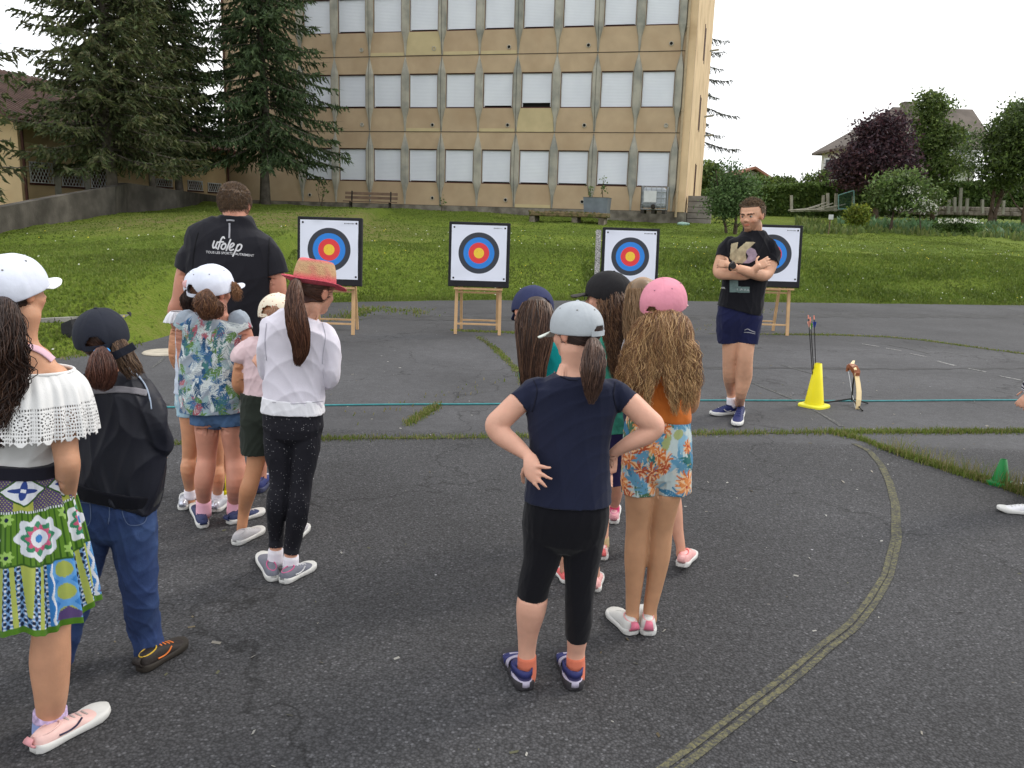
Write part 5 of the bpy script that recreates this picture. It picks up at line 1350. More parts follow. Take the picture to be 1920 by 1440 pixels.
def strand_mesh(Pt, rad, col):
    """Pt (N,M,3) paths, rad (N,M), col (N,3)"""
    N_, M_, _ = Pt.shape; T = np.gradient(Pt, axis=1); T /= np.linalg.norm(T, axis=2)[..., None] + 1e-9
    a = np.cross(T, np.array([.3, .9, .2])); a /= np.linalg.norm(a, axis=2)[..., None] + 1e-9; b = np.cross(T, a)
    R_ = []
    for k in range(3):
        an = 2.094 * k; R_.append(Pt + (a * math.cos(an) + b * math.sin(an)) * rad[..., None])
    V = np.stack(R_, 2).reshape(-1, 3); base = (np.arange(N_)[:, None] * M_ + np.arange(M_ - 1)[None, :]).ravel() * 3
    F = np.concatenate([np.stack([base + k, base + (k + 1) % 3, base + 3 + (k + 1) % 3, base + 3 + k], 1) for k in range(3)])
    return V, F, np.repeat(col, M_ * 3, 0)

def tuck(bo, garms, depth=.006):
    from mathutils.bvhtree import BVHTree
    me = bo.data; V = getco(me); N_ = getno(me)
    for g_ in garms:
        gv = getco(g_); tree = BVHTree.FromPolygons([tuple(v) for v in gv], [tuple(p_.vertices) for p_ in g_.polygons])
        lo = gv.min(0) - .03; hi = gv.max(0) + .03; idx = np.where(((V > lo) & (V < hi)).all(1))[0]
        for i in idx:
            h_ = tree.find_nearest(Vector(V[i]), .03)
            if h_[0] is None: continue
            p_ = np.array(h_[0]); n_ = np.array(h_[1]); dd = np.dot(V[i] - p_, n_)
            w_ = V[i] - p_; lw = np.linalg.norm(w_)
            if dd > -.004 and np.dot(N_[i], n_) > .25 and (lw < .0015 or abs(dd) > .93 * lw): V[i] = V[i] + n_ * (-depth - dd)
    setco(me, V)
class Fig:
    def __init__(s, name, label, foot, cat='child', yaw=0.0, skin=SKIN, voxel=.0055, dY=0, group=None):
        g_ = G(*foot); s.Y = g_[1] + dY; s.base = np.array([g_[0], s.Y, 0]); s.e = empty(name, s.base, label, cat, group)
        s.body = []; s.skin = skin; s.vox = voxel; s.S = np.array([math.cos(yaw), math.sin(yaw), 0]); s.seed = int(foot[0] * 7 + foot[1]); s.hd = None; s.garms = []; s.zmax = .17
    def P(s, px, py, dy=0): return AT(px, py, s.Y + dy)
    def k(s, P): return np.dot(P - C0, _fw) / FPX
    def chain(s, ch, sub=4, extra=0.0):
        C = []; rx = []; ry = []
        for it in ch:
            P = s.P(it[0], it[1], it[2]); q = s.k(P); C.append(P); rx.append(it[3] * q + extra); ry.append(it[3] * q * (it[4] if len(it) > 4 else 1) + extra)
        A = catmull(np.c_[np.array(C), rx, ry], sub); return A[:, :3], A[:, 3], A[:, 4]
    def loft(s, ch, sub=4, extra=0.0, **k):
        C, rx, ry = s.chain(ch, sub, extra); return lofty(C, rx, ry, k.pop('S', s.S), **k)
    def add(s, ch, **k): s.body.append(s.loft(ch, **k))
    # head -------------------------------------------------------------
    def head(s, px, py, dy, hpx, yaw=0, pitch=0, roll=0, face=True):
        """centre pixel, head height in pixels; yaw 0 looks away (+Y), 180 at the camera, positive turns to the left of the picture"""
        c = s.P(px, py, dy); h = hpx * s.k(c)
        Rm = np.array((Matrix.Rotation(R(yaw), 3, 'Z') @ Matrix.Rotation(R(roll), 3, 'Y') @ Matrix.Rotation(R(pitch), 3, 'X')))
        s.hd = (c, h, Rm)
        E = lambda o, r_: s.body.append(ellipsoid(c + Rm @ (np.array(o) * h), np.array(r_) * h, Rm))
        E((0, -.05, .11), (.33, .42, .385)); E((0, .11, -.10), (.265, .28, .34)); E((0, .22, -.34), (.14, .13, .12)); E((0, .04, -.28), (.22, .24, .16))
        for q in (-1, 1):
            E((q * .14, .22, -.12), (.12, .12, .11)); E((q * .335, -.02, -.04), (.035, .085, .13)); E((q * .35, -.055, .0), (.03, .05, .07))
        if face:
            E((0, .40, -.10), (.048, .085, .055)); E((0, .365, .0), (.032, .06, .12)); E((0, .32, .09), (.21, .08, .05))
            E((0, .345, -.225), (.085, .05, .022)); E((0, .335, -.262), (.075, .05, .025))
            for q in (-1, 1): E((q * .055, .385, -.125), (.03, .04, .03))
    def eyes(s, iris=(.06, .04, .03)):
        c, h, Rm = s.hd
        for q in (-1, 1):
            pc = c + Rm @ (np.array([q * .125, .315, .005]) * h); V, F = ellipsoid(pc, np.array([.05, .05, .034]) * h, Rm, 18, 12)
            d = (V - pc) @ Rm; f_ = d[:, 1] / (np.linalg.norm(d, axis=1) + 1e-9); cc = np.where(f_[:, None] > .80, np.array([iris]), np.array([[.36, .33, .3]]))
            link('eye', mesh_np(V, F, cc), s.e, M['hair'], smooth=True)
    def finish(s, colfn=None, smooth=5):
        me = union(s.body, s.vox, smooth); V = getco(me)
        c = np.tile(np.array(s.skin), (len(V), 1)); n_ = folds(V, 1, 3, 25); c = c * (1 + .06 * n_[:, None]) * np.array([1, 1, 1])
        if s.hd is not None:
            hc, h, Rm = s.hd; L_ = (V - hc) @ Rm / h
            lip = (np.abs(L_[:, 0]) < .10) & (L_[:, 1] > .34) & (np.abs(L_[:, 2] + .24) < .035); c[lip] = c[lip] * np.array([.85, .55, .55])
            ch = np.exp(-(((np.abs(L_[:, 0]) - .17) / .08) ** 2 + ((L_[:, 2] + .12) / .09) ** 2)) * (L_[:, 1] > .1); c *= 1 - ch[:, None] * np.array([0, .12, .12])
            er = (np.abs(L_[:, 0]) > .32) & (np.abs(L_[:, 2] + .02) < .18); c[er] *= np.array([1.0, .86, .84])
            if colfn: c = colfn(V, L_, c)
        elif colfn: c = colfn(V, None, c)
        setcol(me, c); s.bo = link('body', me, s.e, M['skin'], smooth=True); return s.bo
    def dress(s):
        # garments share the figure's local space with the body
        tuck(s.bo, s.garms)
    # garment ----------------------------------------------------------
    def garment(s, name, parts, m_, amp=.006, freq=14, voxel=None, colfn=None, smooth=4, seed=None, dirw=(1, 1, .5), parent=None, label=None, dispfn=None):
        vx = voxel or s.vox * .8; me = union(parts, vx, smooth); caps = list(CAPS); CAPS.clear()
        if caps:
            nf = len(me.polygons); FC = np.zeros(nf * 3); me.polygons.foreach_get('center', FC); FC = FC.reshape(-1, 3); FN = np.zeros(nf * 3); me.polygons.foreach_get('normal', FN); FN = FN.reshape(-1, 3); kill = np.zeros(nf, bool)
            for c0_, t0_, r0_ in caps:
                d_ = FC - c0_; ax_ = d_ @ t0_; rad_ = np.linalg.norm(d_ - np.outer(ax_, t0_), axis=1); kill |= (np.abs(ax_) < vx * 2.2) & (rad_ < r0_ * 1.05) & (FN @ t0_ > .55)
            bm = bmesh.new(); bm.from_mesh(me); bm.faces.ensure_lookup_table()
            bmesh.ops.delete(bm, geom=[bm.faces[int(i)] for i in np.where(kill)[0]], context='FACES'); bm.to_mesh(me); bm.free(); me.update()
        V = getco(me); sd = seed if seed is not None else s.seed
        d = folds(V, amp * 1.35, sd, freq * 2.0, dirw)
        if dispfn: d = dispfn(V, d)
        displace(me, d)
        if caps: me = bake(me, [('SOLIDIFY', dict(thickness=.003, offset=-1))]); V = getco(me)
        if colfn is not None: setcol(me, colfn(V))
        s.garms.append(me)
        o = link(name, me, parent or s.e, m_, smooth=True)
        if label: o['label'] = label
        return o
    # hair ---------------------------------------------------------------
    def scalp(s, col, low=-.30, front=.10, hair_z=.30, puff=1.0, var=.25, name='hair'):
        c, h, Rm = s.hd; V, F = ellipsoid((0, 0, 0), (1, 1, 1), None, 64, 44)
        D = V.copy(); r_ = np.array([.358, .445, .40]) * puff; L_ = D * r_ + np.array([0, -.06, .09])
        n_ = folds(D, 1, s.seed, 5); L_ += D * (n_ * .012)[:, None]
        ok = ~((L_[:, 1] > front + .25 * np.clip(.1 - L_[:, 2], -.25, 0) * -1 - .12 * np.clip(-L_[:, 2], 0, 1)) & (L_[:, 2] < hair_z)) & (L_[:, 2] > low - .35 * np.clip(L_[:, 1] + .2, 0, 1) * -1)
        ok &= L_[:, 2] < s.zmax
        F = [f_ for f_ in F if all(ok[i] for i in f_)]
        W = c + (L_ * h) @ Rm.T; r2 = np.random.default_rng(s.seed)
        st = .5 + .5 * np.sin(np.arctan2(D[:, 0], D[:, 2] + .3) * 60 + 3 * n_); cc = np.array(col) * (1 - var * .8 + var * 1.2 * st[:, None])
        me = mesh_np(W, F, cc); return link(name, bake(me, [('SOLIDIFY', dict(thickness=.004))]), s.e, M['hair'], smooth=True)
    def comb(s, target, n_, col, rad=.0012, seed=1, ymax=.25, zmin=-.28, name='hair_strands', parent=None, puff=1.02):
        """strands that follow the skull from the hairline to the tie point (world)"""
        c, h, Rm = s.hd; r = np.random.default_rng(seed); t_loc = (np.array(target) - c) @ Rm / h; rr_ = np.array([.362, .452, .405]) * puff; off_ = np.array([0, -.06, .09])
        td = (t_loc - off_) / rr_; td /= np.linalg.norm(td)
        a = r.uniform(0, 2 * np.pi, n_); el = r.uniform(-.75, .9, n_); d = np.stack([np.cos(a) * np.cos(el), np.sin(a) * np.cos(el), np.sin(el)], 1)
        L0 = d * rr_ + off_; ok = (L0[:, 1] < ymax) & (L0[:, 2] > zmin) & (L0[:, 2] < s.zmax - .03); d = d[ok]; m_ = 12; ts = np.linspace(0, 1, m_)
        om = np.arccos(np.clip(d @ td, -1, 1)); so_ = np.sin(om) + 1e-6
        w0 = np.sin((1 - ts)[None] * om[:, None]) / so_[:, None]; w1 = np.sin(ts[None] * om[:, None]) / so_[:, None]
        Dv = w0[..., None] * d[:, None] + w1[..., None] * td; L_ = Dv * rr_ * (1 + r.normal(0, .012, (len(d), 1, 1))) + off_; W = c + (L_ * h) @ Rm.T
        rad_ = np.full((len(d), m_), rad) * np.linspace(.7, 1, m_); cc = np.array(col) * r.uniform(.65, 1.45, (len(d), 1))
        V, F, Cc = strand_mesh(W, rad_, cc); return link(name, mesh_np(V, F, Cc), parent or s.e, M['hair'])
    def lock(s, ch, n_, col, rad=.0011, wave=(0, .06), seed=1, name='ponytail', core=.82, tipvar=.25, rough=.08, parent=None, cols=None, corecol=None, S=None, frizz=0.0, m_=30):
        r = np.random.default_rng(seed); C, rx, ry = s.chain(ch, 6); S_ = s.S if S is None else S
        L_ = np.r_[0, np.cumsum(np.linalg.norm(np.diff(C, axis=0), axis=1))]; u = np.linspace(0, L_[-1], m_)
        Ci = np.stack([np.interp(u, L_, C[:, i]) for i in range(3)], 1); X = np.interp(u, L_, rx); Yr = np.interp(u, L_, ry)
        T = np.gradient(Ci, axis=0); T /= np.linalg.norm(T, axis=1)[:, None]; Sv = S_ - T * (T @ S_)[:, None]; Sv /= np.linalg.norm(Sv, axis=1)[:, None]; Dv = np.cross(T, Sv)
        rho = r.uniform(.62, 1.06, n_) ; ph = r.uniform(0, 2 * np.pi, n_); end = 1 - tipvar * r.uniform(0, 1, n_) ** 1.5
        uu = u / u[-1]; te = uu[None] * end[:, None]; idx = te * (m_ - 1); i0 = np.clip(idx.astype(int), 0, m_ - 2); fr = (idx - i0)[..., None]
        def I(A): A = A if A.ndim > 1 else A[:, None]; return A[i0] * (1 - fr) + A[i0 + 1] * fr
        drift = ph[:, None] + rough * 3 * np.sin(te * 5 + r.uniform(0, 6.28, (n_, 1)))
        x = rho[:, None] * np.cos(drift); y = rho[:, None] * np.sin(drift)
        W = I(Ci) + I(Sv) * (x[..., None] * I(X)) + I(Dv) * (y[..., None] * I(Yr))
        if wave[0]:
            grp = r.integers(0, max(6, n_ // 18), n_); gp = r.uniform(0, 6.28, (max(6, n_ // 12), 2))[grp] + r.normal(0, .5, (n_, 2)); k_ = 2 * np.pi / (wave[1] * r.uniform(.8, 1.25, (n_, 1)))
            sft = np.clip(te * 4, 0, 1); a = wave[0] * r.uniform(.3, 1.4, (n_, 1)) * sft * (.7 + .5 * np.sin(te * 7 + gp[:, 1:]))
            W = W + I(Sv) * (a * np.sin(te * u[-1] * k_ + gp[:, :1]))[..., None] + I(Dv) * (a * np.cos(te * u[-1] * k_ + gp[:, 1:]))[..., None]
        if frizz: W = W + np.cumsum(r.normal(0, frizz, W.shape), axis=1)
        rd = rad * np.clip(1.15 - te ** 3 * .8, .25, 1); cc = (np.array(col) if cols is None else np.array(cols)[r.integers(0, len(cols), n_)]) * r.uniform(.72, 1.35, (n_, 1))
        V, F, Cc = strand_mesh(W, rd * np.ones_like(te), cc)
        parts = [(V, F, Cc)]
        if core:
            kq = int(m_ * .86) if name in ('ponytail', 'curl') else m_; Vc, Fc = lofty(Ci[:kq], X[:kq] * core, Yr[:kq] * core, S_, seg=28); nn = folds(Vc, 1, seed, 30, (1, 1, .15)); Vc = Vc + .0
            Fq = [f_ for f_ in Fc if len(f_) == 4]; cc_ = np.tile(np.array(corecol or np.array(col) * .6), (len(Vc), 1)) * (1 + .5 * nn[:, None]); parts.append((Vc, np.array(Fq), cc_))
        V, F, Cc = merge(parts); o = link(name, mesh_np(V, F, Cc), parent or s.e, M['hair']); return o
    # cap -----------------------------------------------------------------
    def cap(s, m_, brim_m=None, open_back=True, brim=(.0, .34, .58), tilt=0, size=1.0, name='cap', label=None, strap=True, eyelet=(.25, .25, .25), openw=.155, openh=.20, drop=0.0, brimdip=.30, btn=True):
        c, h, Rm = s.hd; Rm = Rm @ np.array(Matrix.Rotation(R(tilt), 3, 'X')); h = h * size
        rr_ = np.array([.385, .478, .43]); o_ = np.array([0, -.035, .07 - drop])
        nu, nv = 72, 20; V = []; F = []
        def pt(a, e, k=1.0):
            ce, se = math.cos(e), math.sin(e); seam = abs(math.sin(3 * a)); q = 1 - .014 * math.exp(-(seam / .09) ** 2) * (e < 1.45)
            d = np.array([math.cos(a) * ce, math.sin(a) * ce, se]); r3 = rr_ * k * q
            zz = se ** .92 if se > 0 else se
            return o_ + np.array([d[0], d[1], 0]) * r3 + np.array([0, 0, zz * r3[2]])
        e0 = -.24
        for j in range(nv + 1):
            e = e0 + (math.pi / 2 - e0) * j / nv
            for i in range(nu): V.append(pt(2 * math.pi * i / nu, e))
        V = np.array(V)
        for j in range(nv):
            for i in range(nu):
                q = [j * nu + i, j * nu + (i + 1) % nu, (j + 1) * nu + (i + 1) % nu, (j + 1) * nu + i]; m3 = V[q].mean(0)
                if open_back and m3[1] < -.1:
                    zz = m3[2] - V[0][2]
                    if (m3[0] / openw) ** 2 + (zz / openh) ** 2 < 1: continue
                F.append(q)
        Vn = V; nn = folds(Vn * h, 1, s.seed, 34); Vn = o_ + (Vn - o_) * (1 + .034 * (nn[:, None] - .3))
        W = c + (Vn * h) @ Rm.T; me = bake(mesh_np(W, F), [('SOLIDIFY', dict(thickness=.0035, offset=0)), ('SUBSURF', dict(levels=1))])
        co = link(name, me, s.e, m_, smooth=True)
        if label: co['label'] = label
        # brim
        b0, bl, bw = brim; V = []; F = []; n1, n2 = 26, 10
        for i in range(n1 + 1):
            a = math.pi / 2 + (i / n1 - .5) * 2 * bw * 1.35; p0 = pt(a, e0, 1.0); t_ = (i / n1 - .5) * 2; ln = bl * max(0, 1 - abs(t_) ** 2.6) ** .5
            for j in range(n2 + 1):
                f_ = j / n2; q = p0 + np.array([0, ln * f_, -brimdip * ln * f_ * 1.6 - .09 * t_ * t_ * f_ * ln / max(bl, .01) + .02 * f_]); V.append(q)
        for i in range(n1):
            for j in range(n2): F.append([i * (n2 + 1) + j, i * (n2 + 1) + j + 1, (i + 1) * (n2 + 1) + j + 1, (i + 1) * (n2 + 1) + j])
        W = c + (np.array(V) * h) @ Rm.T; me = bake(mesh_np(W, F), [('SOLIDIFY', dict(thickness=.005, offset=0))]); link('brim', me, co, brim_m or m_, smooth=True)
        if strap and open_back:
            mb = MB(); pts_ = []
            for t_ in np.linspace(-1.15, 1.15, 14):
                a = -math.pi / 2 + t_ * openw / .36; pts_.append(c + Rm @ (pt(a, e0 + .10, 1.012) * h))
            mb2 = MB(); ribbon(mb2, pts_, [.016] * 14, .003, side=Rm @ np.array([0, 0, 1.])); mb2.build('strap', m_, co)
        if btn:
            V_, F_ = ellipsoid(c + Rm @ ((o_ + [0, 0, rr_[2]]) * h), (.007, .007, .004), Rm, 10, 6); link('button', mesh_np(V_, F_), co, m_, smooth=True)
        if eyelet:
            em = plain('eyelet_%d' % int(eyelet[0] * 100), eyelet, .6)
            for i in range(6):
                a = i * math.pi / 3 + math.pi / 6 + .0; P_1 = pt(a, .78, 1.004)
                if open_back and P_1[1] < -.1 and abs(P_1[0]) < openw * .5 and (P_1[2] - o_[2]) < .1: continue
                V_, F_ = ellipsoid(c + Rm @ (P_1 * h), (.0032, .0032, .0032), None, 8, 6); link('eyelet', mesh_np(V_, F_), co, em)
        return co
    # shoe ------------------------------------------------------------------
    def shoe(s, heel, toe, upper, sole, accent=None, wid=None, style='sneaker', name='shoe', hk=1.0, laces=None, tab=None, lift=0, solez=.026, toecol=None, collar=None):
        """heel/toe photo pixels of the sole on the ground"""
        a_ = G(*heel); b_ = G(*toe); a_[2] = lift; d = b_ - a_; d[2] = 0; L_ = np.linalg.norm(d); d /= L_; sd_ = np.array([d[1], -d[0], 0]); W_ = wid or L_ * .40
        z0 = a_[2]; up = np.array([0, 0, 1.]); HL = min(L_, W_ * 2.4)
        if lift: # heel raised, toe on the ground
            d3 = (b_ - a_); d3 /= np.linalg.norm(d3); up = np.cross(sd_, d3); up = up if up[2] > 0 else -up; d = d3
        st = np.array([0, .03, .1, .22, .38, .52, .66, .78, .88, .95, .99, 1.0]); hw = np.array([.14, .27, .335, .35, .335, .37, .42, .435, .40, .30, .17, .05]) * W_
        tp = np.array([.24, .30, .335, .335, .325, .29, .235, .19, .165, .14, .11, .07]) * HL * hk
        sz = solez * (HL / .21)
        def sect(kind, x, hw_, t_):
            P = []
            if kind == 'sole':
                ho = hw_ * 1.06 + .002; z1 = sz * (1.15 - .25 * math.sin(min(1, x / .8) * math.pi)) ; zb_ = .004 + .012 * max(0, x - .8) / .2
                for q, z in ((-1, zb_ + .003), (-.94, zb_), (.94, zb_), (1, zb_ + .003), (1.02, z1 * .7), (.97, z1), (.8, z1 + .002), (-.8, z1 + .002), (-.97, z1), (-1.02, z1 * .7)): P.append((q * ho, z))
            else:
                zs = sz * .8; n3 = 14
                for k in range(n3 + 1):
                    an = math.pi * k / n3; cx_ = math.cos(an); P.append((hw_ * np.sign(cx_) * abs(cx_) ** .75, zs + (t_ - zs) * math.sin(an) ** .8))
            return P
        hw_ = [hw]; tp_ = [tp]
        def build(kind, nm, m_, par, parent):
            stt = np.linspace(0, 1, 26) ** 1.0; rows = []
            for x in stt:
                h1 = np.interp(x, st, hw_[0]); t1 = np.interp(x, st, tp_[0]); q = sect(kind, x, h1, t1)
                rows.append([a_ + d * (x * L_) + sd_ * px_ + up * pz_ for px_, pz_ in q])
            n4 = len(rows[0]); V = np.array(rows).reshape(-1, 3); F = []
            for i in range(len(rows) - 1):
                for k in range(n4): F.append([i * n4 + k, i * n4 + (k + 1) % n4, (i + 1) * n4 + (k + 1) % n4, (i + 1) * n4 + k])
            F += [list(range(n4))[::-1], [(len(rows) - 1) * n4 + k for k in range(n4)]]
            return link(nm, mesh_np(V, F), parent, m_, smooth=True)
        Pt = lambda x, y, z: a_ + d * (x * L_) + sd_ * y + up * z
        top = lambda x: np.interp(x, st, tp); hwf = lambda x: np.interp(x, st, hw)
        if style == 'sandal':
            so_ = build('sole', name, sole, None, s.e); hw0, tp0 = hw.copy(), tp.copy(); hw_[0] = hw * .84; tp_[0] = tp * .86; sk_ = build('up', 'sock_foot', s.sockm, None, so_); hw_[0] = hw; tp_[0] = tp
            def strapx(x0, x1, m_, w_=.02, hz=1.0, yo=0):
                pts_ = []
                for k in range(15):
                    an = math.pi * k / 14; xx = x0 + (x1 - x0) * k / 14; h1 = hwf(xx) * 1.06; pts_.append(Pt(xx, h1 * math.cos(an), sz * .8 + (top(xx) * hz - sz) * math.sin(an) ** .6))
                mb = MB(); ribbon(mb, pts_, [w_] * 15, .004, side=d); mb.build('strap', m_, so_, smooth=True)
            strapx(.30, .30, upper, .030, 1.0); strapx(.5, .58, accent, .012); strapx(.62, .52, accent, .012); strapx(.72, .8, accent, .012); strapx(.82, .74, upper, .016); strapx(.64, .66, upper, .018)
            # heel loop
            pts_ = [Pt(.02 + .3 * abs(math.cos(an)) ** 2, hwf(.2) * 1.05 * math.cos(an), top(.1) * .80) for an in np.linspace(0, math.pi, 13)]
            pts_ = [Pt(.32 - .33 * math.sin(an), hwf(.2) * 1.08 * math.cos(an), top(.1) * .82) for an in np.linspace(0, math.pi, 13)]
            mb = MB(); ribbon(mb, pts_, [.026] * 13, .004, side=up); mb.build('heel_strap', upper, so_, smooth=True)
            pts_ = [Pt(.30 - .31 * math.sin(an), hwf(.2) * 1.03 * math.cos(an), sz * 1.0) for an in np.linspace(0, math.pi, 13)]
            mb = MB(); ribbon(mb, pts_, [.022] * 13, .006, side=up); mb.build('heel_cup', accent, so_, smooth=True)
            return so_
        so_ = build('up', name, upper, None, s.e); build('sole', 'sole', sole, None, so_)
        # collar ring
        if collar is not False:
            pts_ = [Pt(.19 + .16 * math.cos(an), hwf(.2) * .66 * math.sin(an), top(.2) * (.94 - .08 * math.cos(an + math.pi))) for an in np.linspace(0, 2 * math.pi, 19)]
            mb = MB(); mb.tube(pts_, .0026 * HL / .21, 6, cap=False); mb.build('collar', collar or accent or upper, so_, smooth=True)
        if tab is not None:
            pts_ = [Pt(.0 - .01, 0, z) for z in np.linspace(sz * 1.1, top(.03) * 1.02, 5)]; pts_ = [p_ + d * (.0 + .012 * math.sin(i / 4 * 3.14)) * -1 for i, p_ in enumerate(pts_)]
            mb = MB(); ribbon(mb, pts_, [W_ * .44, W_ * .42, W_ * .38, W_ * .34, W_ * .28], .006, side=sd_); mb.build('heel_tab', tab, so_, smooth=True)
        if accent is not None:
            for q in (-1, 1):
                pts_ = [Pt(x, q * (hwf(x) * f_ + .001), z * HL) for x, z, f_ in ((.26, .16, 1.0), (.38, .145, 1.0), (.48, .17, .98), (.56, .235, .88))]
                mb = MB(); mb.tube(catmull(np.array(pts_), 4), .003 * HL / .21, 5); mb.build('side_stripe', accent, so_)
        if laces is not None:
            for x in (.44, .52, .60, .68):
                pts_ = [Pt(x + .01 * math.cos(an * 2), hwf(x) * .6 * math.cos(an), sz + (top(x) - sz) * (abs(math.sin(an)) ** .8) + .002) for an in np.linspace(.9, math.pi - .9, 7)]
                mb = MB(); mb.tube(pts_, .003 * L_ / .21, 5); mb.build('lace', laces, so_)
        return so_
    def sock(s, ch, m_, name='sock'):
        V, F = s.loft(ch, c0='flat', c1='flat', seg=20); me = mesh_np(V, F); displace(me, folds(V, .002, 5, 60)); return link(name, me, s.e, m_, smooth=True)
    def hand(s, wrist, dirv, nrm, size=.15, curl=.5, thumb=1, spread=.12):
        """generic relaxed hand: wrist point, direction of fingers, back-of-hand normal; thumb +1/-1 side"""
        w_ = np.array(wrist, float); d = np.array(dirv, float); d /= np.linalg.norm(d); n_ = np.array(nrm, float); n_ -= d * np.dot(n_, d); n_ /= np.linalg.norm(n_); sd_ = np.cross(d, n_) * thumb
        L_ = size; pw = L_ * .23; C = np.array([w_, w_ + d * L_ * .18, w_ + d * L_ * .38, w_ + d * L_ * .5]); s.body.append(lofty(C, [pw * .62, pw * .9, pw, pw * .93], [pw * .45, pw * .42, pw * .36, pw * .3], sd_, sq=2.6, seg=16))
        for i, (ln, off_) in enumerate(((.40, .75), (.45, .26), (.42, -.25), (.34, -.74))):
            p0 = w_ + d * L_ * .45 + sd_ * pw * off_; dd_ = d + sd_ * off_ * spread; dd_ /= np.linalg.norm(dd_); pts_ = [p0]; c_ = dd_.copy(); cu = curl * (1 + .15 * i)
            for q, f_ in enumerate((.42, .33, .25)):
                ang = cu * (.5 + .5 * q) * .6; c_ = c_ * math.cos(ang) - n_ * math.sin(ang); c_ /= np.linalg.norm(c_); pts_.append(pts_[-1] + c_ * ln * L_ * f_)
            rf_ = L_ * .05 * (.9 if i == 3 else 1); C = catmull(np.array(pts_), 3); s.body.append(lofty(C, np.linspace(rf_, rf_ * .8, len(C)), np.linspace(rf_, rf_ * .8, len(C)), sd_, seg=10))
        p0 = w_ + d * L_ * .12 + sd_ * pw * .8; t1 = (d * .6 + sd_ * .8 - n_ * .25); t1 /= np.linalg.norm(t1); t2 = (d * .9 + sd_ * .3 - n_ * .4); t2 /= np.linalg.norm(t2)
        C = catmull(np.array([p0, p0 + t1 * L_ * .2, p0 + t1 * L_ * .2 + t2 * L_ * .24]), 4); rf_ = L_ * .06; s.body.append(lofty(C, np.linspace(rf_, rf_ * .8, len(C)), np.linspace(rf_, rf_ * .8, len(C)), sd_, seg=10))
# ------------------------------------------------------------------ print patterns (computed in each garment's own metric coordinates)
def paint(U, base, strokes):
    """U (n,2); strokes: (cx,cy,angle,a,b,colour,bend)"""
    c = np.tile(np.array(base, float), (len(U), 1))
    for cx, cy, an, a, b, col, bend in strokes:
        dx = U[:, 0] - cx; dy = U[:, 1] - cy; m_ = (np.abs(dx) < a * 1.3) & (np.abs(dy) < a * 1.3)
        if not m_.any(): continue
        ca, sa = math.cos(an), math.sin(an); x = dx[m_] * ca + dy[m_] * sa; y = -dx[m_] * sa + dy[m_] * ca + bend * (x / a) ** 2 * b
        ii = np.where(m_)[0][(x / a) ** 2 + (y / b) ** 2 < 1]; c[ii] = col
    return c
def fronds(r, n_, box, cols, L_=.05, wid=.006, pairs=5):
    out = []
    for k in range(n_):
        x = r.uniform(box[0], box[1]); y = r.uniform(box[2], box[3]); a = r.uniform(0, 6.28); col = cols[r.integers(0, len(cols))]; ln = L_ * r.uniform(.7, 1.3)
        out.append((x, y, a, ln * .5, wid * .35, col, 1.5))
        for q in range(pairs):
            f_ = (q + .5) / pairs - .5
            for s_ in (-1, 1):
                aa = a + s_ * r.uniform(.5, .8); px = x + math.cos(a) * ln * f_ + math.cos(aa) * ln * .22; py = y + math.sin(a) * ln * f_ + math.sin(aa) * ln * .22
                out.append((px, py, aa, ln * .25, wid * r.uniform(.6, 1), col, r.uniform(-1, 1)))
    return out
def wrapuv(V, c):
    d = V - np.array(c); an = np.arctan2(d[:, 0], -d[:, 1]); return np.stack([an * .14, d[:, 2]], 1)
def leafprint(c, seed=1):
    def f(V):
        U = wrapuv(V, c); r = np.random.default_rng(seed); st = []
        cs = [srgb(62, 104, 146), srgb(40, 78, 112), srgb(96, 132, 72), srgb(150, 176, 180), srgb(206, 214, 214), srgb(168, 92, 104), srgb(70, 118, 118), srgb(206, 214, 214)]
        for k in range(8): st += fronds(r, 84, (-.45, .45, -.05, .62), cs, .062, .0031, 7)
        return paint(U, srgb(150, 160, 172), st)
    return f
def tropic(c, seed=2):
    def f(V):
        U = wrapuv(V, c); r = np.random.default_rng(seed); st = []
        for k in range(150): st.append((r.uniform(-.45, .45), r.uniform(-.15, .55), r.uniform(0, 3), r.uniform(.015, .04), r.uniform(.01, .025), [srgb(140, 180, 202), srgb(206, 206, 198), srgb(150, 188, 196), srgb(160, 170, 116)][r.integers(0, 4)], 0))
        bl4 = [srgb(66, 124, 158), srgb(96, 148, 178), srgb(50, 108, 108), srgb(74, 110, 84)]
        for k in range(9):
            st += fronds(r, 15, (-.45, .45, -.15, .55), bl4, .085, .0055, 8)
            for q2 in range(12):
                x, y = r.uniform(-.45, .45), r.uniform(-.15, .55); rr_ = r.uniform(.028, .05); col = [srgb(198, 108, 54), srgb(214, 136, 80), srgb(176, 84, 52)][r.integers(0, 3)]
                for q in range(17):
                    a = q * 6.283 / 17 + r.uniform(-.2, .2); st.append((x + math.cos(a) * rr_ * .55, y + math.sin(a) * rr_ * .55, a, rr_ * r.uniform(.4, .6), .0042, col if q % 3 else srgb(232, 190, 146), 1.2))
                st.append((x, y, 0, .005, .005, srgb(170, 60, 50), 0))
        return paint(U, srgb(186, 200, 200), st)
    return f
WHT = plain('white_rubber', (.62, .62, .6), .5, bump=.05); WCL = fabric('white_cotton', srgb(226, 226, 232)); SOCKW = fabric('white_sock', srgb(226, 222, 230))
def meshcol(f, name, V, F, m_, cols=None, parent=None, mods=None, smooth=True):
    me = mesh_np(V, F, cols)
    if mods: me = bake(me, mods)
    return link(name, me, parent or f.e, m_, smooth=smooth)
BRN = srgb(70, 48, 38); DBR = srgb(52, 36, 30)

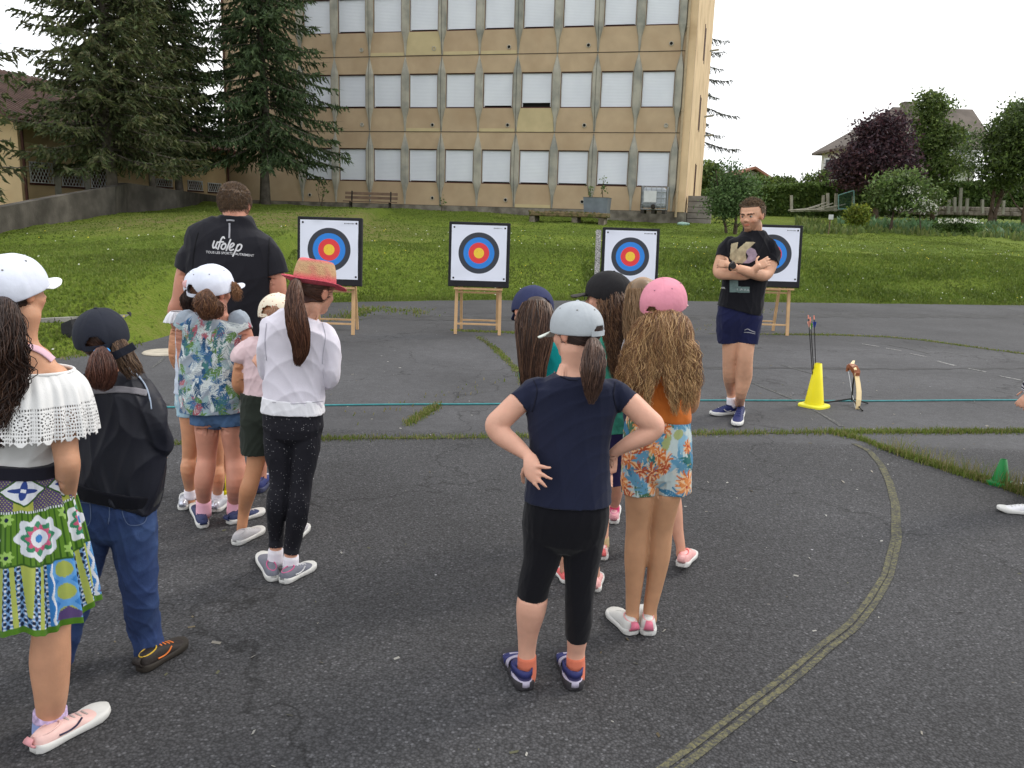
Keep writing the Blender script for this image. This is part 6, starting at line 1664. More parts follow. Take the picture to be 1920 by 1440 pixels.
# ================================================================== 1 girl at the left edge: white cap, lace top, printed skirt
f = Fig('person', 'girl at the left edge in white cap, lace ruffle top and patterned green skirt', (95, 1400), skin=srgb(200, 150, 120), voxel=.0055)
hY = f.Y
f.head(29, 546, .0, 132, yaw=-24, pitch=-2)
f.add([(38, 590, .0, 36, .95), (40, 628, .0, 27), (42, 650, 0, 32, .9), (44, 666, 0, 56, .65), (40, 682, 0, 84, .55), (36, 700, 0, 92, .6)])
f.add([(40, 672, .0, 46, .7), (30, 700, .0, 96, .55), (25, 760, .0, 96, .6), (20, 850, .02, 82, .66), (18, 930, .02, 96, .7)], sq=2.4)
f.add([(98, 712, 0, 32), (114, 770, -.01, 26), (123, 845, -.02, 22.5), (127, 872, -.02, 22), (124, 915, .04, 19), (121, 955, .10, 14.5), (118, 972, .12, 13)])
f.add([(-60, 712, 0, 34), (-85, 780, 0, 30), (-95, 870, -.02, 27), (-80, 940, .10, 20), (-60, 960, .18, 15)])
f.hand(f.P(118, 970, .12), (-.25, .5, -.8), (.9, -.2, -.2), .14, .6, -1); f.hand(f.P(-60, 958, .18), (.3, .6, -.7), (-.9, -.2, -.2), .14, .6, 1)
a_ = G(90, 1400)[1] - f.Y + .07
f.add([(62, 930, .02, 54), (84, 1060, .02, 47), (96, 1160, .04, 34), (96, 1190, .03, 33), (94, 1240, .03, 35), (96, 1300, .04, 29), (94, 1345, a_, 23), (94, 1375, a_, 22)])
f.add([(-30, 930, .02, 54), (-60, 1060, .02, 47), (-85, 1180, .04, 34), (-95, 1260, .04, 33), (-100, 1345, .05, 25), (-105, 1380, .06, 22)])
f.finish()
f.scalp(DBR, low=-.26, front=.02)
cp = f.cap(plain('white_cap', srgb(214, 219, 234), .8, bump=.1), plain('white_brim', srgb(236, 238, 240), .7), tilt=20, size=1.08, openw=.18, openh=.26, brim=(0, .20, .75), drop=.0, brimdip=.15)
f.comb(f.P(-2, 582, -.12), 500, DBR, .0012, 1, ymax=.05, zmin=-.3)
f.lock([(4, 566, -.10, 14, .8), (4, 590, -.14, 30, .8), (6, 640, -.15, 37, .75), (4, 700, -.13, 38, .7), (-4, 750, -.12, 33, .7), (-8, 800, -.12, 26, .7), (-8, 840, -.12, 12, .7)], 1100, DBR, .0012, wave=(.012, .11), seed=1, core=.86, cols=[DBR, srgb(66, 44, 34), srgb(44, 30, 26), srgb(84, 60, 46)], name='ponytail')
f.lock([(14, 590, -.13, 14, .8), (26, 640, -.15, 18, .75), (32, 690, -.13, 17, .7), (26, 740, -.12, 14, .7), (18, 790, -.12, 6, .7)], 160, DBR, .0014, wave=(.014, .10), seed=2, core=0, name='hair_lock')
# pink strap top
fig1 = f
# blouse
f.garment('blouse', [f.loft([(30, 715, .0, 88, .62), (25, 770, .0, 92, .64), (20, 830, .02, 84, .7), (18, 862, .02, 84, .7)], c0='flat', c1='cav', extra=.006, sq=2.4)], fabric('ivory', srgb(206, 206, 206)), .008, 12)
# ruffle with lace
def ring_surface(f, rows, nu, wav, seed, u0=0, u1=2 * np.pi):
    """rows: (px,py,dy,hw,ratio); wav(v) amplitude m"""
    C, rx, ry = f.chain(rows, 12); nv = len(C); u = np.linspace(u0, u1, nu, endpoint=(u1 - u0 < 6.2)); V = []
    for j in range(nv):
        v = j / (nv - 1); w_ = wav(v) * (np.sin(u * 11 + 1.6 * np.sin(u * 3)) + .5 * np.sin(u * 23 + 2) + .3 * np.sin(u * 41)) / 1.6
        V.append(np.stack([C[j][0] + (rx[j] + w_) * np.cos(u), C[j][1] + (ry[j] + w_) * np.sin(u), np.full(nu, C[j][2])], 1))
    return np.array(V), u
Vr, u = ring_surface(f, [(24, 694, .0, 110, .60), (26, 720, .0, 128, .66), (26, 765, .0, 140, .68), (26, 812, .0, 146, .70)], 760, lambda v: .003 + .011 * v, 1)
t9 = np.linspace(0, len(Vr) - 1, 120); i9 = np.clip(t9.astype(int), 0, len(Vr) - 2); Vr = Vr[i9] * (1 - (t9 - i9))[:, None, None] + Vr[i9 + 1] * (t9 - i9)[:, None, None]
nv, nu = Vr.shape[:2]; F = []
zc_ = Vr[:, :, 2].mean(1); z01 = (zc_[0] - zc_) / (zc_[0] - zc_[-1])
perim = u / (2 * np.pi) * 20      # 30 lace motifs round
for j in range(nv - 1):
    v = z01[j]
    for i in range(nu):
        m_ = perim[i] % 1 - .5; s_end = .93 + .07 * abs(math.cos(math.pi * (perim[i] % 1) * 2)) - .05 * (abs(m_) > .42)
        if v > s_end: continue
        if v > .45:
            y = (v - .45) / .55
            d1 = math.hypot(m_ * 1.0, (y - .36) * 1.25)
            ang = math.atan2((y - .36) * 1.25, m_)
            hole = (.10 < d1 < .16 and math.cos(ang * 9) > -.2) or (.22 < d1 < .29 and math.cos(ang * 14) > -.1)
            if d1 > .33 and y < .86: hole |= (math.sin(perim[i] * 62) > .1 and math.sin(y * 62) > .1)
            if y > .66: hole |= (math.hypot(((perim[i] * 2) % 1 - .5) * .5, (y - .8) * 1.1) < .055)
            if hole: continue
        F.append([j * nu + i, j * nu + (i + 1) % nu, (j + 1) * nu + (i + 1) % nu, (j + 1) * nu + i])
meshcol(f, 'lace_ruffle', Vr.reshape(-1, 3), F, fabric('lace_white', srgb(228, 228, 228)), mods=[('SOLIDIFY', dict(thickness=.0025))])
C, rx, ry = f.chain([(24, 693, .0, 110, .60), (25, 699, .0, 112, .60)], 1)
mb = MB(); mb.tube([C[0] + np.array([rx[0] * math.cos(a), ry[0] * math.sin(a), 0]) for a in np.linspace(0, 2 * np.pi, 60)], .005, 6, cap=False); mb.build('elastic_hem', M['lace_white'], f.e, smooth=True)
# belt
f.garment('waistband', [f.loft([(18, 852, .02, 86, .7), (17, 874, .02, 90, .7)], c0='flat', c1='flat', extra=.022, sq=2.2)], fabric('black_elastic', (.012, .012, .02)), .001, 20, voxel=.004, smooth=2)
# skirt
Vs, u = ring_surface(f, [(17, 866, .02, 96, .72), (16, 900, .02, 106, .74), (16, 935, .02, 114, .76), (17, 1025, .02, 132, .78), (18, 1142, .02, 150, .80)], 900, lambda v: .002 + .020 * v ** 1.2, 2)
nv, nu = Vs.shape[:2]; sub = 5
tt = np.linspace(0, nv - 1, (nv - 1) * sub + 1); i0 = np.clip(tt.astype(int), 0, nv - 2); fr = (tt - i0)[:, None, None]; Vs = Vs[i0] * (1 - fr) + Vs[i0 + 1] * fr; nv = len(Vs)
Vs[:, :, 2] += (np.linspace(0, 1, nv) ** 2)[:, None] * (.012 * np.sin(u * 5 + 1) + .008 * np.sin(u * 11))[None]
UU, _v = np.meshgrid(u / (2 * np.pi), np.linspace(0, 1, nv)); zc_ = Vs[:, :, 2].mean(1); VV = np.repeat(((zc_[0] - zc_) / (zc_[0] - zc_[-1]))[:, None], nu, 1)
def skirtcol(U, V):
    c = np.zeros(U.shape + (3,)); g1, g2, g3 = srgb(86, 124, 40), srgb(52, 86, 30), srgb(160, 170, 84); wh = srgb(208, 212, 220); bl = srgb(46, 66, 130); cy = srgb(56, 120, 186); nav = srgb(24, 36, 60); pk = srgb(190, 86, 120); tl = srgb(58, 128, 96); pu = srgb(84, 66, 110)
    # band A: yellow green with white diamonds
    A = V < .25; t_ = U * 7.5 + .1; x = (t_ % 1) - .5; y = (V - .115) / .2
    c[A] = srgb(160, 166, 76); k_ = A & (np.abs(x) + np.abs(y) > .5) & (np.abs(x) > .18); c[k_] = pu
    k_ = A & (np.sin(U * 700) * np.sin(V * 260) > .55) & (np.abs(x) + np.abs(y) > .52); c[k_] = g3
    c[A & (np.abs(np.abs(x) + np.abs(y) - .47) < .03)] = g2; c[A & (np.abs(x) + np.abs(y) < .44)] = wh
    for a in (0, 90): 
        an = R(a + 8); xx = x * math.cos(an) + y * math.sin(an); yy = -x * math.sin(an) + y * math.cos(an); c[A & ((xx / .30) ** 2 + ((yy) / .075) ** 2 < 1) & (np.abs(xx) > .05)] = bl
    c[A & (V > .235)] = wh; c[A & (V > .235) & ((U * 160) % 1 > .5)] = g2
    # band B: green with flower medallions
    Bm = (V >= .25) & (V < .565); t_ = U * 7 + .3; x = (t_ % 1) - .5; y = (V - .405) / .36; d = np.hypot(x, y); an = np.arctan2(y, x)
    c[Bm] = g1; c[Bm & (np.sin(U * 520) > .55)] = g2
    ra = .36 + .035 * np.cos(an * 8); c[Bm & (d < ra)] = wh; c[Bm & (d < ra - .10)] = tl; c[Bm & (d < .20 + .03 * np.cos(an * 10))] = pk; c[Bm & (d < .15)] = wh; c[Bm & (d < .07)] = cy
    x2 = ((U * 7 + .8) % 1) - .5
    for yc in (-.34, .30):
        d2 = np.hypot(x2, y - yc); a2 = np.arctan2(y - yc, x2); c[Bm & (d2 < .10 + .02 * np.cos(a2 * 7))] = srgb(150, 186, 96); c[Bm & (d2 < .035)] = nav
    # band C: blue, cream and navy panels
    Cm = V >= .565; y = (V - .565) / .435; t_ = U * 6 + .15; x = (t_ % 1)
    c[Cm] = nav; lat = (np.abs(((x * 14 + y * 8.0) % 1) - .5) < .13) | (np.abs(((x * 14 - y * 8.0) % 1) - .5) < .13); c[Cm & lat] = srgb(110, 146, 190); dots = (np.abs(((x * 14) % 1) - .5) < .18) & (np.abs(((y * 16) % 1) - .5) < .16); c[Cm & dots] = wh
    b2 = (x > .55) & (x < .98); c[Cm & b2] = cy; dx_ = (x - .765) / .2; dy_ = ((y * 3.0) % 1 - .5) * 1.3; c[Cm & b2 & (np.abs(dx_) + np.abs(dy_) < .95)] = srgb(92, 150, 206); c[Cm & b2 & (dx_ ** 2 + dy_ ** 2 < .22)] = g3
    c[Cm & b2 & (y > .72) & (np.abs(dx_) + np.abs((y - .85) * 6) < .8)] = pu; c[Cm & b2 & (np.abs(np.abs(dx_) - .9 + .3 * np.abs(dy_)) < .07)] = wh
    for xc, sl in ((.10, .06), (.48, -.06), (.98, .0)): c[Cm & (np.abs(x - xc - sl * y) < .028)] = g3
    c[Cm & (np.abs(x - .29) < .09 * (1 - y) * 1.0) & (y < .75)] = g3; c[Cm & (y < .03)] = g2
    c[V > .96] = srgb(72, 112, 30); return c
cc_ = skirtcol(UU, VV).reshape(-1, 3); ii = np.arange(nu); F = np.concatenate([np.stack([j * nu + ii, j * nu + (ii + 1) % nu, (j + 1) * nu + (ii + 1) % nu, (j + 1) * nu + ii], 1) for j in range(nv - 1)])
meshcol(f, 'skirt', Vs.reshape(-1, 3), F, M['clothcol'], cc_)
f.sock([(94, 1336, a_, 28), (92, 1358, a_, 28.5), (92, 1392, a_, 28)], fabric('blue_sock', srgb(142, 160, 210)))
f.sock([(94, 1331, a_, 29), (94, 1345, a_, 30)], fabric('sock_cuff', srgb(190, 170, 206), vs=60, var=.4), 'sock_cuff')
pinks = plain('pink_shoe', srgb(222, 186, 180), .5, bump=.1); navs = plain('navy_trim', srgb(30, 28, 60), .5)
f.shoe((62, 1414), (203, 1334), pinks, WHT, navs, wid=.094, laces=plain('grey_lace', srgb(170, 160, 156)), tab=plain('rose_tab', srgb(206, 146, 152)), hk=.80, collar=pinks)
f.shoe((-120, 1414), (-150, 1350), pinks, WHT, navs, wid=.085, collar=pinks)

f.dress()
# ================================================================== 2 child in dark cap, navy jacket and jeans
f = Fig('person', 'child in dark cap, navy track jacket with pale grey stripe and blue jeans', (250, 1255), skin=srgb(200, 150, 126))
f.head(193, 638, .02, 110, yaw=14, pitch=-10, roll=-6)
f.add([(196, 670, .0, 24), (208, 705, 0, 24), (214, 722, 0, 34, .8)])
f.add([(214, 712, 0, 38, .7), (214, 740, 0, 72, .55), (220, 800, 0, 70, .58), (222, 870, 0, 64, .62), (215, 940, 0, 68, .66), (212, 975, 0, 70, .66)], sq=2.4)
f.add([(270, 744, 0, 19), (292, 800, -.02, 18), (302, 836, .0, 17), (290, 862, .10, 14), (270, 872, .2, 11)])
f.add([(152, 738, 0, 22), (140, 800, -.02, 20), (136, 850, .0, 17), (150, 875, .10, 14), (170, 880, .2, 11)])
f.hand(f.P(262, 872, .22), (-.8, .5, .1), (.1, .8, .4), .13, .7); f.hand(f.P(170, 880, .2), (.8, .5, .1), (.1, .8, .4), .13, .7, -1)
a_ = G(285, 1240)[1] - f.Y + .02; b_ = G(110, 1255)[1] - f.Y
f.add([(245, 960, 0, 38), (250, 1010, 0, 35), (262, 1110, .01, 26), (276, 1180, a_, 19), (282, 1232, a_, 16)]); f.add([(175, 960, 0, 38), (165, 1020, 0, 34), (140, 1130, 0, 26), (118, 1200, b_, 19), (108, 1240, b_, 16)])
f.finish()
f.scalp(BRN, low=-.30, front=.06); dk = plain('dark_cap', srgb(30, 34, 46), .85, bump=.15)
cp = f.cap(dk, tilt=16, size=1.13, openw=.15, openh=.20, brim=(0, .30, .5), drop=.0, eyelet=None)
mb = MB(); ribbon(mb, [f.P(213, 668, -.10), f.P(228, 661, -.11), f.P(242, 654, -.11), f.P(252, 648, -.11)], [.026, .024, .024, .024], .004, side=np.array([0, 0, 1.])); mb.build('strap_end', dk, cp)
f.comb(f.P(192, 662, -.10), 500, BRN, .0011, 2, ymax=.15, zmin=-.34)
HB2 = srgb(84, 52, 42)
f.lock([(191, 656, -.11, 10, .9), (190, 672, -.13, 20, .8), (191, 690, -.14, 26, .75), (190, 708, -.13, 25, .7), (188, 722, -.12, 19, .7), (186, 732, -.12, 11, .7)], 700, HB2, .0012, wave=(.002, .07), seed=4, tipvar=.35, core=.8, cols=[HB2, srgb(70, 44, 38), srgb(96, 62, 50)])
f.lock([(222, 644, -.04, 14, .8), (234, 668, -.06, 17, .7), (246, 690, -.06, 20, .6), (256, 706, -.05, 18, .5)], 380, srgb(96, 74, 58), .0012, wave=(.003, .07), seed=5, core=.0, tipvar=.5, cols=[srgb(96, 74, 58), srgb(120, 96, 74), srgb(70, 52, 42)], name='loose_hair')
mb = MB(); cpt = f.P(191, 659, -.115); mb.tube([cpt + np.array([.019 * math.cos(a), .015 * math.sin(a), .004 * math.sin(a)]) for a in np.linspace(0, 2 * np.pi, 18)], .0065, 8, cap=False); mb.build('hair_tie', plain('blue_tie', srgb(60, 140, 206)), f.e, smooth=True)
jk = fabric('navy_jacket', srgb(22, 24, 36), .55, bump=.08, sheen=0)
M['navy_jacket'].node_tree.nodes['Principled BSDF'].inputs['Specular IOR Level'].default_value = .35
parts = [f.loft([(214, 698, 0, 34, .8), (216, 712, 0, 60, .62), (216, 740, 0, 78, .58), (222, 800, 0, 80, .62), (226, 860, 0, 84, .66), (222, 902, 0, 84, .68), (214, 925, 0, 82, .68)], c0='flat', c1='cav', sq=2.5),
         f.loft([(266, 736, 0, 26), (286, 768, -.02, 27), (294, 800, -.03, 25), (298, 832, .0, 22), (291, 860, .08, 19), (270, 872, .2, 15), (262, 874, .23, 14)], c1='flat'), f.loft([(154, 730, 0, 30), (140, 780, -.02, 28), (134, 840, .0, 22), (146, 870, .10, 19), (168, 880, .18, 15)], c1='cav', cav=.02)]
f.garment('jacket', parts, jk, .022, 11, dirw=(1, 1, .9))
f.garment('jacket_hem', [f.loft([(218, 904, 0, 83, .68), (214, 930, 0, 80, .68)], c0='flat', c1='cav', extra=.003, sq=2.5)], fabric('navy_rib', srgb(14, 15, 24)), .001, 40)
def surf_ribbon(f, pts, w_, m_, name, ob, offs=.004, th=.002, n_=24):
    """ribbon laid on the back of a garment along photo pixel points"""
    from mathutils.bvhtree import BVHTree
    me = ob.data; mw = Matrix.Identity(4); par = ob.parent; mw = Matrix.Translation(par.location); vs = [mw @ v.co for v in me.vertices]; tree = BVHTree.FromPolygons(vs, [tuple(p_.vertices) for p_ in me.polygons])
    P = catmull(np.array(pts, float), max(2, n_ // (len(pts) - 1))); rows = []
    T2 = np.gradient(P, axis=0); T2 /= np.linalg.norm(T2, axis=1)[:, None]; N2 = np.stack([T2[:, 1], -T2[:, 0]], 1); V = []; nn = 0
    for p_, q in zip(P, N2):
        row = []
        for s_ in np.linspace(-.5, .5, 5):
            x, y = p_ + q * w_ * s_; d = Vector(ray(x, y)).normalized(); h_ = tree.ray_cast(Vector(C0), d)
            row.append(None if h_[0] is None else np.array(h_[0]) + np.array(h_[1]) * offs)
        if all(r_ is not None for r_ in row): rows.append(row)
    if len(rows) < 2: return None
    V = np.array(rows).reshape(-1, 3); n5 = 5; F = [[i * n5 + k, i * n5 + k + 1, (i + 1) * n5 + k + 1, (i + 1) * n5 + k] for i in range(len(rows) - 1) for k in range(4)]
    me = bake(mesh_np(V, F), [('SOLIDIFY', dict(thickness=th, offset=0))]); return link(name, me, ob, m_, smooth=True)
jo = [c_ for c_ in f.e.children if c_.name.startswith('jacket') and 'hem' not in c_.name][0]
bpy.context.view_layer.update()
surf_ribbon(fig1, [(50, 650), (62, 653), (76, 659), (90, 669), (98, 676)], 11, fabric('pink_strap', srgb(214, 178, 192)), 'strap', fig1.bo, .003, .003)
surf_ribbon(f, [(150, 734), (190, 732), (235, 731), (276, 738)], 12, fabric('grey_stripe', srgb(128, 126, 132)), 'stripe', jo)
pip = plain('pale_piping', srgb(150, 164, 184))
surf_ribbon(f, [(240, 696), (258, 706), (272, 724), (280, 745), (284, 768)], 2.4, pip, 'piping', jo); surf_ribbon(f, [(163, 698), (150, 706), (141, 720)], 2.4, pip, 'piping', jo)
jn = mat('denim', srgb(46, 64, 106), .9, .22, 9, bump=.25, bs=240, dirt=(srgb(62, 84, 124), 4.5, .5, .72), wr=.6); M['denim'] = jn
f.garment('jeans', [f.loft([(212, 915, 0, 72, .66), (212, 945, 0, 78, .68), (212, 975, 0, 78, .64)], c0='flat', c1='round', sq=2.5),
    f.loft([(248, 958, 0, 44), (252, 1010, 0, 42), (260, 1100, .0, 33), (270, 1170, a_, 30), (279, 1215, a_, 28), (281, 1232, a_, 27)], c1='cav'),
    f.loft([(172, 958, 0, 44), (164, 1010, 0, 42), (146, 1100, .0, 33), (124, 1180, b_, 30), (108, 1240, b_, 27)], c1='cav')], jn, .010, 20, dirw=(.5, .5, 1))
js = [c_ for c_ in f.e.children if c_.name.startswith('jeans')][0]; st_ = plain('stitch', srgb(88, 104, 138))
for pp in ([(228, 937), (245, 938), (262, 937), (276, 935)], [(228, 937), (230, 962), (240, 982), (258, 984), (272, 976), (276, 950)], [(205, 933), (206, 960), (204, 982)], [(140, 940), (156, 942), (170, 943)], [(170, 943), (171, 970), (164, 986), (148, 986)]):
    surf_ribbon(f, pp, 1.6, st_, 'stitching', js, .003, .001)
surf_ribbon(f, [(226, 942), (226, 950)], 3, plain('red_tag', srgb(150, 40, 40)), 'tag', js, .005)
bks = plain('black_shoe', (.025, .02, .018), .6, bump=.3); org = plain('orange_trim', srgb(222, 120, 50), .5)
f.shoe((262, 1262), (347, 1208), bks, plain('black_sole', (.03, .025, .02), .7), org, wid=.088, laces=org, tab=bks, collar=plain('yellow_collar', srgb(206, 170, 60)), hk=.95)
f.shoe((100, 1268), (86, 1215), bks, M['black_sole'], org, wid=.088, laces=org)
f.sock([(281, 1222, a_, 17), (283, 1245, a_, 17)], fabric('grey_sock', srgb(170, 170, 190)))

f.dress()
# ================================================================== 5 man with printed black shirt, back turned
f = Fig('person', 'tall man seen from behind in black t-shirt with white lettering on the back', (482, 918), 'man', skin=srgb(196, 138, 116), voxel=.007)
f.zmax = 9; f.head(441, 384, .04, 78, yaw=0, pitch=-14)
f.add([(440, 395, .02, 22, 1.1), (440, 415, .0, 22), (441, 428, 0, 34, .6)])
f.add([(441, 420, 0, 30, .55), (438, 450, 0, 70, .38), (434, 500, 0, 78, .45), (430, 570, 0, 66, .5), (430, 640, 0, 64, .55), (432, 690, 0, 66, .56)], sq=2.4)
f.add([(374, 468, 0, 19), (349, 510, 0, 17.5), (339, 560, .0, 16), (332, 585, .02, 17), (340, 620, .12, 14), (352, 650, .22, 11)]); f.add([(502, 472, 0, 19), (518, 520, 0, 17), (521, 560, .02, 15.5), (515, 600, .12, 14), (500, 630, .22, 11)])
f.hand(f.P(352, 650, .22), (.5, .7, -.4), (-.6, .3, .6), .19, .7, -1); f.hand(f.P(500, 630, .22), (-.5, .7, -.4), (.6, .3, .6), .19, .7)
f.add([(465, 680, 0, 34), (474, 760, 0, 27), (480, 800, .0, 21), (484, 840, .02, 19), (487, 880, .03, 13), (488, 898, .03, 12)]); f.add([(405, 680, 0, 34), (408, 760, 0, 27), (410, 800, .0, 21), (412, 840, .02, 19), (414, 880, .03, 13), (414, 900, .03, 12)])
f.finish(); mh = srgb(92, 72, 54)
f.scalp(mh, low=-.30, front=.12, puff=1.0, var=.5)
def fuzz(f, n_, ln, col, seed, low=-.32, front=.12, rad=.0009, cols=None, curl=0, name='hair_strands', puff=1.0, zmax=9):
    c, h, Rm = f.hd; r = np.random.default_rng(seed); d = rand_unit(r, n_); rr_ = np.array([.358, .445, .40]) * puff; L_ = d * rr_ + np.array([0, -.06, .09])
    ok = ~((L_[:, 1] > front - .12 * np.clip(-L_[:, 2], 0, 1)) & (L_[:, 2] < .30)) & (L_[:, 2] > low + .35 * np.clip(L_[:, 1] + .2, 0, 1)) & (L_[:, 2] < zmax); d = d[ok]; L_ = L_[ok]; n1 = len(d)
    lh = ln / h; dirs = d * .55 + np.array([0, .35, .1]) * (L_[:, 2] > .25)[:, None] + np.array([0, 0, -.6]) * (L_[:, 2] <= .25)[:, None] + r.normal(0, .25, (n1, 3)); dirs /= np.linalg.norm(dirs, axis=1)[:, None]
    ts = np.linspace(0, 1, 5); P = L_[:, None] + dirs[:, None] * (lh * ts * 1.0)[None, :, None]
    if curl: ph = r.uniform(0, 6.28, (n1, 1)); P = P + curl / h * np.stack([np.sin(ts * 6 + ph), np.cos(ts * 6 + ph), np.sin(ts * 5 + ph)], 2) * ts[None, :, None]
    W = c + (P * h) @ Rm.T; cc = (np.array(col) if cols is None else np.array(cols)[r.integers(0, len(cols), n1)]) * r.uniform(.6, 1.5, (n1, 1)); V, F, Cc = strand_mesh(W, np.full((n1, 5), rad) * np.linspace(1.1, .4, 5), cc); link(name, mesh_np(V, F, Cc), f.e, M['hair'])
fuzz(f, 5200, .014, mh, 3, cols=[mh, srgb(112, 88, 64), srgb(72, 56, 44)], rad=.0014)
bt = fabric('black_tee', srgb(34, 34, 40)); BT_PARTS = None
ts_ = f.garment('t_shirt', [f.loft([(441, 404, .0, 28, .9), (441, 412, 0, 38, .62), (439, 422, 0, 52, .5), (437, 436, 0, 76, .44), (435, 456, 0, 87, .45), (432, 500, 0, 85, .48), (429, 560, 0, 76, .52), (429, 620, 0, 75, .56), (430, 660, 0, 78, .58)], c0='flat', c1='cav', sq=2.5),
    f.loft([(386, 462, 0, 22), (362, 478, 0, 25), (348, 508, 0, 23, 1)], c1='cav'), f.loft([(492, 465, 0, 23), (508, 485, 0, 25), (518, 516, 0, 23)], c1='cav')], bt, .008, 9, dirw=(1, .6, .7))
f.garment('shorts', [f.loft([(430, 640, 0, 68, .56), (432, 700, 0, 70, .56)], c0='flat', sq=2.4), f.loft([(466, 690, 0, 38), (474, 760, 0, 34)], c1='cav'), f.loft([(402, 690, 0, 38), (406, 760, 0, 34)], c1='cav')], fabric('dark_shorts', srgb(30, 30, 36)), .008, 14)
blus = plain('blue_shoe', srgb(44, 52, 104), .6, bump=.2); f.shoe((482, 926), (507, 896), blus, plain('navy_sole', srgb(60, 64, 90)), plain('navy_trim', srgb(30, 28, 60)), wid=.10, laces=WHT); f.shoe((409, 930), (402, 900), blus, M['navy_sole'], wid=.10)
# lettering
def textpoly(body, size, bold=0.0, shear=0.0, align='LEFT'):
    cu = bpy.data.curves.new('t', 'FONT'); cu.body = body; cu.size = size; cu.shear = shear; cu.offset = bold; cu.align_x = align; cu.resolution_u = 6
    o = bpy.data.objects.new('t', cu); COL.objects.link(o); bpy.context.view_layer.update(); me = bpy.data.meshes.new_from_object(o.evaluated_get(bpy.context.evaluated_depsgraph_get())); bpy.data.objects.remove(o); V = getco(me); F = [list(p_.vertices) for p_ in me.polygons]; bpy.data.meshes.remove(me); return V, F
def letter_on(f, ob, body, px0, px1, name, m_, bold=0.0, shear=0, offs=.003, extra=None, hscale=1.0):
    """fit text between two baseline photo points, printed on garment ob"""
    from mathutils.bvhtree import BVHTree
    V, F = (extra if extra is not None else textpoly(body, 1.0, bold, shear)); w_ = V[:, 0].max() - V[:, 0].min(); V = V - [V[:, 0].min(), 0, 0]; V = V / w_
    a = np.array(px0, float); b = np.array(px1, float); d = b - a; L_ = np.linalg.norm(d); n2 = np.array([d[1], -d[0]]) / L_
    mw = Matrix.Translation(ob.parent.location); tree = BVHTree.FromPolygons([mw @ v.co for v in ob.data.vertices], [tuple(p_.vertices) for p_ in ob.data.polygons]); W = []
    fb = None
    for x, y, _ in V:
        p_ = a + d * x + n2 * y * L_ * hscale; dd = Vector(ray(*p_)).normalized(); h_ = tree.ray_cast(Vector(C0), dd)
        W.append(None if h_[0] is None else np.array(h_[0]) - np.array(dd) * offs)
    ok = [w2 is not None for w2 in W]; F = [q for q in F if all(ok[i] for i in q)]; W = [w2 if w2 is not None else np.zeros(3) for w2 in W]
    return link(name, mesh_np(np.array(W), F), ob, m_)
def strokepoly(lines, wd):
    """handwritten strokes as ribbons -> V,F"""
    V = []; F = []; k = 0
    for ln in lines:
        P = catmull(np.array(ln, float), 7) if len(ln) > 2 else catmull(np.array(ln, float), 5); T = np.gradient(P, axis=0); T /= np.linalg.norm(T, axis=1)[:, None] + 1e-9; N2 = np.stack([-T[:, 1], T[:, 0]], 1)
        A = P + N2 * wd / 2; B2 = P - N2 * wd / 2; n5 = len(P); V += [(x, y, 0) for x, y in A] + [(x, y, 0) for x, y in B2]; F += [[k + i, k + n5 + i, k + n5 + i + 1, k + i + 1] for i in range(n5 - 1)]; k += 2 * n5
        for e_ in (P[0], P[-1]):
            V += [(e_[0] + wd / 2 * math.cos(q * .785), e_[1] + wd / 2 * math.sin(q * .785), 0) for q in range(8)]; F.append([k + q for q in range(8)]); k += 8
    return np.array(V), F
prt = plain('white_print', (.6, .6, .62), .7, var=.03)
# script word drawn with brush strokes: u f o l e p
UF = [[(0.05, .52), (.0, .2), (.06, .03), (.2, .14), (.30, .50)], [(.30, .5), (.22, .18), (.28, .03)],
      [(.76, .84), (.66, .92), (.54, .74), (.46, .3), (.40, -.02)], [(.36, .48), (.5, .54), (.72, .56)],
      [(.82, .44), (.68, .36), (.62, .14), (.74, .02), (.88, .12), (.94, .32), (.86, .46), (.78, .44)],
      [(1.22, .80), (1.12, .4), (1.02, -.02)],
      [(1.28, .2), (1.42, .32), (1.52, .48), (1.42, .56), (1.28, .42), (1.22, .16), (1.34, .02), (1.52, .12)],
      [(1.80, .5), (1.70, .1), (1.56, -.36)], [(1.76, .34), (1.9, .54), (2.08, .50), (2.06, .26), (1.9, .08), (1.72, .10)]]
Vt, Ft = strokepoly(UF, .115); letter_on(f, ts_, '', (397, 465), (453, 473), 'script_lettering', prt, extra=(Vt, Ft))
letter_on(f, ts_, 'TOUS LES SPORTS', (386, 474.5), (436, 477.5), 'lettering', prt, bold=.012)
letter_on(f, ts_, 'AUTREMENT', (440.5, 478), (476, 481.5), 'lettering', prt, bold=.012)
surf_ribbon(f, [(430.5, 419), (430.5, 432), (430, 447)], 3.2, plain('grey_print', (.3, .3, .33), .6), 'reflective_strip', ts_)
for pp in ([(372, 436), (366, 460), (362, 490), (362, 520)], [(505, 442), (504, 470), (503, 500), (504, 528)]): surf_ribbon(f, pp, 1.3, plain('black_seam', srgb(16, 16, 20), .9), 'seam', ts_, .002, .0015)
surf_ribbon(f, [(425, 413.5), (432, 413), (440, 414)], 3.4, M['grey_print'], 'neck_print', ts_)

f.dress()
